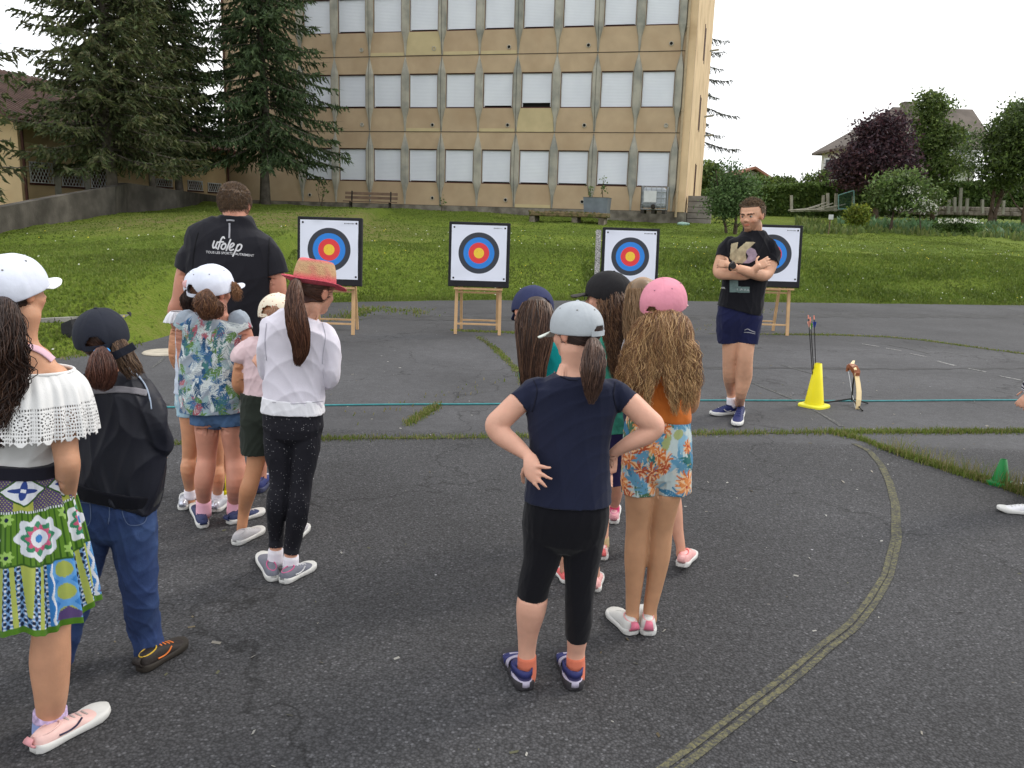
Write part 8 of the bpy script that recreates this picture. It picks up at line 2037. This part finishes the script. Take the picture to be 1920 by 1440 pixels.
legshoe(f, (1084, 860), (1100, 950), (1108, 1000), (1116, 1072), (1114, 1112), (1118, 1080), cor2, WHT, (24, 16, 15, 9), None, None, wid=.08, tab=cor2)
f.finish(); db = srgb(72, 52, 44); f.scalp(db, low=-.32, front=.10)
f.cap(plain('navy_cap', srgb(44, 50, 84), .85, bump=.2), tilt=8, size=1.06, openw=.19, openh=.24, brim=(0, .22, .4), eyelet=None)
f.comb(f.P(1000, 630, -.10), 700, db, .0012, 17, ymax=.2, zmin=-.38)
f.lock([(1006, 572, -.05, 26, .8), (1004, 600, -.09, 36, .7), (1002, 640, -.12, 33, .55), (999, 690, -.13, 25, .45), (1000, 740, -.12, 20, .4), (1002, 775, -.11, 9, .4)], 900, db, .0012, wave=(.0015, .12), seed=18, core=.86, tipvar=.22, cols=[db, srgb(88, 64, 52), srgb(58, 42, 36), srgb(108, 80, 62)], name='long_hair')
tq = fabric('turquoise', srgb(22, 158, 160))
f.garment('t_shirt', [f.loft([(1028, 640, 0, 34, .8), (1032, 660, 0, 56, .6), (1046, 730, 0, 46, .6), (1062, 810, 0, 46, .64)], c0='flat', c1='cav'), f.loft([(1000, 660, 0, 20), (992, 692, 0, 19), (994, 712, 0, 18)], c1='cav'), f.loft([(1068, 660, 0, 20), (1077, 692, 0, 19)], c1='cav')], tq, .008)
f.garment('shorts', [f.loft([(1062, 800, 0, 46, .64), (1066, 850, 0, 47, .62)], c0='flat'), f.loft([(1050, 840, 0, 28), (1054, 930, 0, 26)], c1='cav'), f.loft([(1084, 840, 0, 28), (1092, 930, 0, 24)], c1='cav')], fabric('black_shorts', srgb(24, 24, 30)), .006)
feet(f); f.dress()

# ================================================================== 13 girl in pink cap
f = Fig('person', 'girl in a pink cap with long wavy blonde hair, orange top and tropical shorts', (1190, 1190), skin=srgb(192, 146, 112)); f.later = []
f.head(1246, 574, .03, 96, yaw=-34, pitch=-2); f.add([(1240, 605, 0, 19), (1238, 634, 0, 19), (1237, 648, 0, 36, .6)]); f.add([(1237, 638, 0, 34, .7), (1237, 660, 0, 62, .48), (1237, 720, 0, 50, .58), (1235, 780, 0, 50, .64), (1232, 850, 0, 48, .6)], sq=2.3)
f.add([(1182, 672, 0, 17), (1176, 730, 0, 14), (1182, 765, .08, 11), (1200, 765, .2, 8)]); f.add([(1293, 672, 0, 17), (1300, 730, 0, 14), (1296, 765, .08, 11), (1276, 765, .2, 8)])
f.hand(f.P(1200, 765, .2), (.8, .5, .2), (0, .6, .6), .13, .6, -1); f.hand(f.P(1276, 765, .2), (-.8, .5, .2), (0, .6, .6), .13, .6)
rt = plain('pink_heel', srgb(206, 110, 134), .5)
legshoe(f, (1203, 870), (1196, 985), (1192, 1040), (1186, 1140), (1187, 1193), (1147, 1150), WHT, WHT, (31, 22.5, 21.5, 13), None, None, wid=.092, tab=rt, laces=WHT, collar=plain('pink_collar', srgb(224, 160, 160)))
legshoe(f, (1258, 870), (1240, 985), (1236, 1040), (1219, 1140), (1215, 1194), (1208, 1146), WHT, WHT, (31, 22.5, 21, 13), None, None, wid=.092, tab=rt, collar=M['pink_collar'])
f.finish(); bl_ = srgb(158, 124, 88); f.scalp(bl_, low=-.32, front=.10)
f.cap(plain('pink_cap', srgb(214, 140, 158), .85, bump=.2), plain('pale_pink_brim', srgb(226, 190, 190), .8), tilt=14, size=1.14, openw=.13, openh=.18, brim=(0, .30, .5), eyelet=(.45, .2, .28), strap=True)
HC = [bl_, srgb(198, 160, 112), srgb(132, 96, 66), srgb(206, 170, 122), srgb(116, 82, 58), srgb(150, 108, 70)]
f.comb(f.P(1240, 622, -.09), 800, bl_, .0013, 19, ymax=.28, zmin=-.38)
f.lock([(1254, 598, -.04, 40, .6), (1248, 616, -.08, 50, .56), (1241, 640, -.10, 58, .5), (1238, 668, -.11, 60, .42), (1238, 690, -.11, 54, .36)], 1900, bl_, .0008, wave=(.006, .07), seed=20, core=.80, tipvar=.3, cols=HC, name='long_hair', m_=40, frizz=.0006, corecol=srgb(112, 82, 58))
rh = np.random.default_rng(77)
for k, (x1, x2, y3, rr_) in enumerate(((1186, 1168, 765, 11), (1196, 1180, 745, 10), (1205, 1190, 775, 11), (1216, 1204, 735, 9), (1224, 1214, 770, 9), (1236, 1229, 722, 8), (1252, 1254, 745, 9), (1262, 1264, 780, 10), (1272, 1276, 752, 10), (1284, 1288, 778, 11), (1294, 1300, 765, 10), (1300, 1310, 735, 9), (1178, 1160, 725, 9), (1292, 1304, 700, 8))):
    ym = (655 + y3) / 2; f.lock([(x1 * .6 + 1242 * .4, 622, -.10, 9, .8), (x1, 655, -.13, rr_, .8), ((x1 + x2) / 2 + rh.uniform(-2, 2), ym, -.14, rr_, .8), (x2, (ym + y3) / 2, -.14, rr_ * .85, .8), (x2 + rh.uniform(-3, 3), y3, -.13, rr_ * .4, .8)], 190, bl_, .0008, wave=(.0075, .06), seed=30 + k, core=.35, tipvar=.4, cols=HC[k % 3:k % 3 + 3], name='curl', m_=44, frizz=.0005)
of = fabric('orange', srgb(206, 116, 52), vs=10, var=.12)
f.garment('top', [f.loft([(1238, 634, 0, 36, .8), (1237, 655, 0, 60, .56), (1238, 700, 0, 60, .58), (1238, 745, 0, 58, .66), (1236, 778, 0, 62, .7), (1235, 786, 0, 58, .68)], c0='flat', c1='flat', sq=2.3), f.loft([(1190, 660, 0, 20), (1180, 688, 0, 20)], c1='cav'), f.loft([(1286, 660, 0, 20), (1295, 688, 0, 20)], c1='cav')], of, .008, 16)
cpr = f.base + np.array([.03, 0, .42])
f.garment('shorts', [f.loft([(1234, 776, 0, 57, .68), (1233, 800, 0, 62, .7), (1232, 850, 0, 66, .68), (1231, 875, 0, 67, .6)], c0='flat', c1='round', sq=2.4), f.loft([(1201, 855, 0, 35), (1198, 890, 0, 34.5), (1196, 924, 0, 33)], c1='cav'), f.loft([(1262, 855, 0, 36), (1262, 890, 0, 35.5), (1262, 922, 0, 34.5)], c1='cav')], M['clothcol'], .008, 16, voxel=.0035, colfn=tropic(cpr))
feet(f); f.dress()

# ================================================================== 10 girl in navy t-shirt, hands on hips
f = Fig('person', 'girl in a grey cap, navy t-shirt and black capri leggings standing with hands on hips', (1030, 1294), skin=srgb(214, 164, 142), voxel=.005); f.later = []
f.head(1078, 621, .02, 110, yaw=50, pitch=-8); f.add([(1076, 655, 0, 26), (1078, 690, 0, 24), (1078, 706, 0, 32, .8), (1076, 720, 0, 50, .65)])
f.add([(1077, 706, 0, 44, .7), (1077, 735, 0, 86, .46), (1070, 800, 0, 72, .58), (1066, 870, 0, 70, .66), (1064, 940, 0, 74, .7), (1058, 990, 0, 74, .68)], sq=2.3)
AL = [(996, 736, 0, 24), (970, 757, -.01, 22.5), (944, 782, -.02, 22), (929, 797, -.025, 20.5), (940, 815, -.035, 20.5), (966, 835, -.065, 17), (989, 854, -.10, 11.5), (996, 864, -.11, 11.5)]
AR = [(1156, 738, 0, 24), (1182, 756, -.01, 22.5), (1208, 781, -.02, 22), (1227, 799, -.02, 20), (1213, 815, -.02, 19), (1184, 829, -.01, 15.5), (1153, 848, .02, 10.5), (1147, 860, .03, 10)]
f.add(AL, sub=5); f.add(AR, sub=5)
# left hand: palm and five fingers spread over the hip
PB = f.P
def fing(pts, r0, r1): 
    C, rx, ry = f.chain([(x, y, d_, r0 + (r1 - r0) * i / (len(pts) - 1)) for i, (x, y, d_) in enumerate(pts)], 4); f.body.append(lofty(C, rx, ry, f.S, seg=10))
f.add([(994, 858, -.11, 13.5, .7), (997, 872, -.128, 17, .6), (999, 886, -.138, 17, .5), (1002, 896, -.142, 14, .45)])
fing([(1002, 874, -.135), (1015, 874.5, -.150), (1024, 877, -.152), (1032, 877, -.148)], 5.2, 3.4)
fing([(1004, 884, -.140), (1016, 889, -.154), (1026, 895, -.156), (1034, 898, -.152)], 5.2, 3.4)
fing([(1003, 893, -.140), (1011, 900, -.153), (1018, 907, -.156), (1024, 913, -.152)], 5.2, 3.4)
fing([(996, 896, -.136), (1001, 905, -.148), (1006, 911, -.152), (1011, 917, -.150)], 4.8, 3.2)
fing([(988, 872, -.12), (981, 884, -.11), (980, 896, -.09), (982, 905, -.075)], 5.5, 4)
f.add([(1147, 858, .03, 11), (1146, 872, .035, 12, .6), (1146, 884, .04, 11, .5)]); 
for q, (x, y) in enumerate(((1150, 912), (1146, 914), (1142, 910), (1139, 902))): fing([(1149 - q * 3, 882, .03 - q * .012), (1150 - q * 3, 895, .025 - q * .012), (x, y, .02 - q * .012)], 4.4, 3)
fing([(1150, 866, .06), (1147, 876, .09), (1143, 886, .11)], 5, 3.8)
sand = plain('navy_strap', srgb(48, 52, 104), .6, bump=.2); f.sockm = plain('sandal_lining', srgb(58, 54, 92), .7); sls = plain('grey_rubber', srgb(52, 50, 54), .7); acc = plain('pale_strap', srgb(176, 170, 190), .6)
osk = fabric('orange_sock', srgb(210, 118, 92))
aL = G(985, 1280)[1] - f.Y; aR = G(1078, 1280)[1] - f.Y
f.add([(1022, 985, 0, 38), (1018, 1040, 0, 34), (1003, 1100, 0, 28), (996, 1140, .0, 28.5), (990, 1186, aL * .7, 20), (988, 1222, aL, 16.5), (988, 1262, aL, 17)]); f.add([(1098, 985, 0, 38), (1092, 1040, 0, 34), (1087, 1110, .0, 26), (1085, 1160, .01, 24), (1082, 1200, aR * .7, 19), (1080, 1222, aR, 17), (1079, 1262, aR, 17)])
f.finish(); pb = srgb(80, 60, 52); f.scalp(pb, low=-.34, front=.12)
f.cap(plain('grey_cap', srgb(172, 178, 184), .85, bump=.15), plain('pale_grey_brim', srgb(214, 220, 212), .8), tilt=7, size=1.03, openw=.15, openh=.18, brim=(0, .30, .5), eyelet=(.3, .3, .3))
f.comb(f.P(1112, 652, -.07), 800, srgb(66, 50, 46), .0012, 22, ymax=.16, zmin=-.36)
f.lock([(1112, 640, -.08, 11, .9), (1113, 662, -.11, 19, .8), (1112, 690, -.13, 22, .7), (1111, 715, -.13, 19, .65), (1110, 740, -.12, 12, .65), (1108, 758, -.12, 4, .6)], 560, pb, .0012, wave=(.003, .10), tipvar=.4, seed=23, cols=[pb, srgb(100, 76, 64), srgb(60, 44, 40)], core=.86)
nt_ = fabric('navy_tee', srgb(30, 34, 54))
tee = f.garment('t_shirt', [f.loft([(1076, 700, 0, 38, .8), (1076, 712, 0, 64, .6), (1076, 732, 0, 88, .5), (1070, 790, 0, 82, .58), (1068, 840, 0, 76, .66), (1066, 900, 0, 80, .7), (1064, 938, 0, 84, .72)], c0='flat', c1='cav', sq=2.4),
    f.loft([(1010, 728, 0, 24), (990, 742, 0, 25), (972, 757, -.01, 25)], c1='cav'), f.loft([(1144, 730, 0, 24), (1164, 743, 0, 25), (1180, 756, -.01, 25)], c1='cav')], nt_, .009, 15, dirw=(.8, .6, 1))
f.garment('leggings', [f.loft([(1063, 925, 0, 78, .7), (1062, 960, 0, 81, .7), (1058, 990, 0, 80, .64)], c0='flat', sq=2.4), f.loft([(1020, 980, 0, 42), (1017, 1040, 0, 36), (1004, 1085, 0, 31), (999, 1112, .0, 29.5), (998, 1120, .0, 29)], c1='cav', cav=.02), f.loft([(1098, 980, 0, 41), (1092, 1040, 0, 36), (1087, 1110, .0, 28.5), (1085, 1160, .01, 26.5), (1083, 1194, aR * .6, 24)], c1='cav', cav=.02)], fabric('black_legging', srgb(16, 16, 22)), .004, 22)
for x, a_ in ((988, aL), (1079.5, aR)): f.sock([(x, 1229, a_, 17.6), (x, 1250, a_, 18), (x - 1, 1270, a_ - .01, 18), (x - 2, 1280, a_ - .015, 15)], osk)
seam = plain('navy_seam', srgb(20, 22, 38), .9)
for pp in ([(1000, 712), (1007, 730), (1004, 752), (998, 772)], [(1154, 716), (1150, 738), (1154, 760), (1160, 778)], [(1050, 706), (1066, 712), (1082, 713)]): surf_ribbon(f, pp, 1.6, seam, 'seam', tee, .0015, .0015)
f.shoe((986, 1297), (957, 1228), sand, sls, acc, wid=.095, style='sandal', hk=1.0); f.shoe((1078, 1297), (1060, 1228), sand, sls, acc, wid=.095, style='sandal', hk=1.0)
f.dress()

# ================================================================== 14 man with crossed arms
f = Fig('person', 'young bearded man with crossed arms in black t-shirt and navy shorts', (1385, 790), 'man', skin=srgb(206, 158, 130), voxel=.0055, yaw=0.25)
f.zmax = 9; f.head(1409, 404, -.02, 61, yaw=140, pitch=-8, roll=3)
f.add([(1413, 422, 0, 15, 1.1), (1414, 440, 0, 15.5), (1412, 452, 0, 30, .6)]); f.add([(1412, 440, 0, 24, .6), (1409, 456, 0, 48, .42), (1400, 500, 0, 42, .5), (1393, 545, 0, 38, .58), (1389, 580, 0, 38, .6), (1386, 610, 0, 39, .6)], sq=2.4)
UL = [(1361, 464, 0, 12.5), (1354, 485, -.02, 12), (1348, 505, -.04, 11.5), (1352, 513, -.08, 11)]
f.add(UL + [(1372, 514, -.17, 10.5), (1398, 516, -.22, 9), (1414, 506, -.27, 7), (1420, 500, -.28, 6.5)], sub=5)
UR = [(1448, 466, 0, 12.5), (1448, 485, -.02, 12), (1440, 508, -.06, 12), (1430, 516, -.12, 11.5)]
f.add(UR + [(1404, 510, -.27, 10), (1380, 502, -.29, 7.5), (1368, 498, -.26, 6), (1364, 496, -.22, 6)], sub=5)
f.hand(f.P(1418, 501, -.275), (.85, .25, .42), (.1, -.95, .3), .16, .22, -1); f.hand(f.P(1366, 497, -.23), (-.7, .7, .1), (-.4, -.8, .3), .15, .7, 1)
a_ = G(1372, 776)[1] - f.Y; b_ = G(1386, 775)[1] - f.Y
f.add([(1372, 610, 0, 19), (1369, 650, 0, 14.5), (1368, 678, .02, 13), (1369, 708, .08, 13), (1371, 735, a_, 8.5), (1372, 758, a_, 7.5), (1372, 768, a_, 8)]); f.add([(1400, 610, 0, 20), (1397, 655, -.04, 16.5), (1396, 680, -.04, 15), (1394, 708, .0, 15.5), (1389, 740, .03, 10), (1386, 760, b_, 8.5), (1385, 772, b_, 8.5)])
def face14(V, L_, c):
    z, x, y = L_[:, 2], L_[:, 0], L_[:, 1]
    beard = (y > -.08) & (z < -.17) & (z > -.50) & ~((np.abs(x) < .095) & (np.abs(z + .245) < .028) & (y > .3)); beard |= (np.abs(x) < .11) & (y > .33) & (z < -.165) & (z > -.215)
    f1 = .42; c[beard] = c[beard] * (1 - f1) + np.array(srgb(96, 66, 46)) * f1
    br = (np.abs(np.abs(x) - .13) < .085) & (np.abs(z - .085 + .25 * (np.abs(x) - .13) ** 2 * 10) < .022) & (y > .2); c[br] = np.array(srgb(84, 60, 44)); return c
f.finish(face14, smooth=3); f.eyes(); ch14 = srgb(96, 76, 56)
f.scalp(ch14, low=-.12, front=.03, var=.5, puff=1.01, hair_z=.26); fuzz(f, 5200, .010, ch14, 9, cols=[ch14, srgb(124, 100, 72), srgb(74, 58, 44)], rad=.0013, low=-.12, front=.03, curl=.004, puff=1.0)
fuzz(f, 2600, .016, ch14, 10, cols=[ch14, srgb(132, 106, 76), srgb(74, 58, 44)], rad=.0016, low=.18, front=.05, curl=.006, puff=1.02, name='top_curls')
t14 = f.garment('t_shirt', [f.loft([(1412, 432, 0, 19, .85), (1412, 442, 0, 30, .6), (1411, 452, 0, 44, .48), (1408, 466, 0, 51, .48), (1400, 500, 0, 47, .54), (1394, 540, 0, 43, .62), (1389, 575, 0, 44, .66), (1387, 583, 0, 45, .66)], c0='flat', c1='cav', sq=2.4),
    f.loft([(1370, 456, 0, 14), (1361, 468, 0, 15), (1355, 484, -.02, 15)], c1='cav', cav=.03), f.loft([(1440, 460, 0, 15), (1448, 476, 0, 16), (1445, 494, -.03, 16)], c1='cav', cav=.03)], fabric('black_tee2', srgb(22, 22, 28)), .010, 10)
sh14 = f.garment('shorts', [f.loft([(1387, 572, 0, 42, .62), (1386, 600, 0, 43, .62), (1384, 628, 0, 36, .5)], c0='flat', sq=2.4), f.loft([(1367, 595, 0, 23), (1364, 620, 0, 21), (1364, 643, 0, 18.5)], c1='cav'), f.loft([(1406, 595, 0, 24), (1403, 620, -.01, 23), (1400, 644, -.02, 21)], c1='cav')], fabric('navy_shorts', srgb(28, 32, 66)), .009, 14)
f.sock([(1371.5, 745, a_, 9), (1372, 764, a_, 9.5)], SOCKW); f.sock([(1386, 750, b_, 10), (1385, 768, b_, 10.5)], SOCKW)
nb = plain('deep_navy_shoe', srgb(34, 42, 92), .6, bump=.25, bs=160); f.shoe((1376, 776), (1332, 780), nb, WHT, plain('white_trim', (.55, .55, .55)), wid=.105, laces=nb, collar=nb); f.shoe((1389, 774), (1380, 802), nb, WHT, M['white_trim'], wid=.105, laces=nb, collar=nb)
# shirt graphic: big K and 2 like shapes with lettering
gold = mat('faded_gold_print', srgb(168, 156, 128), .8, .25, 30); lil = mat('lilac_print', srgb(150, 134, 150), .8, .25, 30); grn = mat('grey_green_print', srgb(104, 124, 122), .8, .25, 30)
def poly_on(ob, pts, name, m_):
    """dense flat print cut from a photo-pixel polygon"""
    P = np.array(pts, float); 
    def inside(x, y):
        c = False; j = len(P) - 1
        for i in range(len(P)):
            if (P[i, 1] > y) != (P[j, 1] > y) and x < (P[j, 0] - P[i, 0]) * (y - P[i, 1]) / (P[j, 1] - P[i, 1]) + P[i, 0]: c = not c
            j = i
        return c
    st = .8; V = []; F = []; idx = {}
    x0, y0 = P.min(0); x1, y1 = P.max(0)
    for i in range(int((x1 - x0) / st) + 1):
        for j in range(int((y1 - y0) / st) + 1):
            if inside(x0 + (i + .5) * st, y0 + (j + .5) * st):
                q = []
                for a, b in ((0, 0), (1, 0), (1, 1), (0, 1)):
                    k = (i + a, j + b)
                    if k not in idx: idx[k] = len(V); V.append((x0 + k[0] * st, y0 + k[1] * st, 0))
                    q.append(idx[k])
                F.append(q)
    V = np.array(V); w_ = V[:, 0].max() - V[:, 0].min(); Vn = V.copy(); Vn[:, 1] = (y1 - V[:, 1]) ; Vn[:, 0] -= V[:, 0].min()
    Vn = Vn / w_; Vn[:, 2] = 0
    return letter_on(f, ob, '', (V[:, 0].min(), y1), (V[:, 0].min() + w_, y1), name, m_, extra=(np.c_[Vn[:, 0] * 1.0 + 0, Vn[:, 1], Vn[:, 2]], F))
poly_on(t14, [(1371, 457), (1384, 454), (1382, 468), (1399, 453.5), (1417, 454), (1400, 470), (1398, 476), (1400, 487), (1392, 494), (1376, 493), (1368, 484)], 'chest_print', gold)
poly_on(t14, [(1400, 468), (1408, 464), (1416, 468), (1420, 477), (1416, 488), (1404, 494), (1392, 494), (1400, 487), (1403, 480), (1399, 474)], 'chest_print', lil)
poly_on(t14, [(1368, 524), (1384, 524), (1384, 537), (1406, 538), (1406, 549), (1368, 548)], 'belly_print', grn)
letter_on(f, t14, 'KAPORAL', (1382, 544.5), (1405, 545.5), 'lettering', prt, bold=.02); letter_on(f, t14, 'KPL', (1353, 541), (1360, 541.5), 'side_lettering', prt, bold=.03)
surf_ribbon(f, [(1396, 619), (1402, 617), (1408, 620), (1416, 623)], 1.6, M['grey_print'], 'shorts_mark', sh14, .002); surf_ribbon(f, [(1395, 623), (1404, 623.5), (1416, 626)], 1.4, M['grey_print'], 'shorts_mark', sh14, .002)
# watch on the forearm
wc = f.P(1372, 499, -.272); mb = MB(); mb.lathe([(.0, .012), (.022, .012), (.024, .006), (.024, -.004), (0, -.006)], wc + np.array([0, -.035, .004]), 18, np.array([(1, 0, 0), (0, 0, 1), (0, -1, 0)]).T); wo = mb.build('watch', plain('black_watch', (.015, .015, .018), .4), f.e)
ax_ = f.P(1380, 502, -.29) - f.P(1366, 497, -.24); ax_ /= np.linalg.norm(ax_); u_ = np.cross(ax_, (0, 0, 1)); u_ /= np.linalg.norm(u_); v_ = np.cross(ax_, u_)
mb = MB(); mb.tube([wc + (u_ * math.cos(a) + v_ * math.sin(a)) * .033 for a in np.linspace(0, 2 * np.pi, 22)], .007, 6, cap=False); mb.build('watch_strap', M['black_watch'], wo)
f.dress()

# ================================================================== 15 child at the right edge
f = Fig('person', 'child cut off by the right edge, with a white canvas shoe and striped sleeve', (1960, 950), skin=srgb(206, 156, 132)); f.later = []
f.head(2004, 590, .03, 92, yaw=80, pitch=-4); f.add([(1970, 620, 0, 18), (1974, 650, 0, 18), (1976, 664, 0, 32, .7)]); f.add([(1976, 655, 0, 30, .8), (1978, 675, 0, 42, .8), (1980, 740, 0, 38, .8), (1984, 800, 0, 40, .8), (1986, 840, 0, 41, .8)], sq=2.3)
f.add([(1972, 685, -.1, 15), (1962, 725, -.12, 13), (1946, 730, -.14, 10), (1934, 735, -.15, 8)]); f.hand(f.P(1936, 736, -.15), (-.6, .1, -.8), (-.5, -.6, .4), .13, .5)
f.add([(1982, 685, .1, 15), (1975, 725, .14, 13), (1955, 740, .16, 10), (1945, 745, .16, 8)]); f.hand(f.P(1945, 745, .16), (-.8, 0, -.5), (0, .6, .6), .13, .5)
cv = plain('canvas_white', srgb(222, 222, 226), .75, bump=.2, bs=200); dkc = plain('dark_canvas', srgb(52, 52, 58), .7, bump=.2)
legshoe(f, (1984, 840), (1978, 888), (1964, 910), (1944, 938), (1950, 966), (1868, 958), cv, WHT, (24, 16, 15, 10), None, None, wid=.09, laces=WHT, hk=.8)
legshoe(f, (1984, 830), (1972, 862), (1960, 878), (1946, 893), (1950, 918), (1894, 914), dkc, plain('check_sole', srgb(150, 146, 140), .7), (24, 15, 14, 9), None, None, wid=.085, laces=WHT, hk=.8)
f.finish(); f.scalp(BRN, low=-.3, front=.1); f.cap(M['navy_cap'], size=1.06, brim=(0, .34, .5))
ws = mat('striped_knit', srgb(28, 32, 60), .9, .05); nt2 = ws.node_tree; tc2 = nt2.nodes.new('ShaderNodeTexCoord'); wv2 = nt2.nodes.new('ShaderNodeTexWave'); wv2.inputs['Scale'].default_value = 22; wv2.bands_direction = 'DIAGONAL'; nt2.links.new(tc2.outputs['Object'], wv2.inputs[0])
mm2 = nt2.nodes.new('ShaderNodeMix'); mm2.data_type = 'RGBA'; bs2 = nt2.nodes['Principled BSDF']; src = bs2.inputs['Base Color'].links[0].from_socket; gtn = nt2.nodes.new('ShaderNodeMath'); gtn.operation = 'GREATER_THAN'; gtn.inputs[1].default_value = .55; nt2.links.new(wv2.outputs['Fac'], gtn.inputs[0]); nt2.links.new(gtn.outputs[0], mm2.inputs['Factor']); nt2.links.new(src, mm2.inputs['A']); mm2.inputs['B'].default_value = (*srgb(214, 214, 222), 1); nt2.links.new(mm2.outputs['Result'], bs2.inputs['Base Color'])
f.garment('sweater', [f.loft([(1976, 655, 0, 32, .85), (1978, 675, 0, 46, .8), (1980, 740, 0, 42, .8), (1984, 800, 0, 43, .8)], c0='flat', c1='cav'), f.loft([(1974, 680, -.1, 18), (1962, 722, -.12, 17), (1946, 729, -.14, 14), (1932, 725, -.15, 14), (1924, 723, -.15, 14)], c1='cav', cav=.02), f.loft([(1984, 680, .1, 18), (1975, 722, .14, 17), (1950, 742, .16, 13)], c1='cav', cav=.02)], ws, .006)
f.garment('trousers', [f.loft([(1984, 795, 0, 44, .8), (1986, 835, 0, 44, .8)], c0='flat'), f.loft([(1984, 830, 0, 28), (1977, 888, 0, 21), (1948, 928, 0, 17)], c1='cav'), f.loft([(1984, 825, 0, 28), (1971, 862, 0, 21), (1947, 888, 0, 16)], c1='cav')], fabric('navy_trousers', srgb(26, 30, 48)), .008)
feet(f); f.dress()
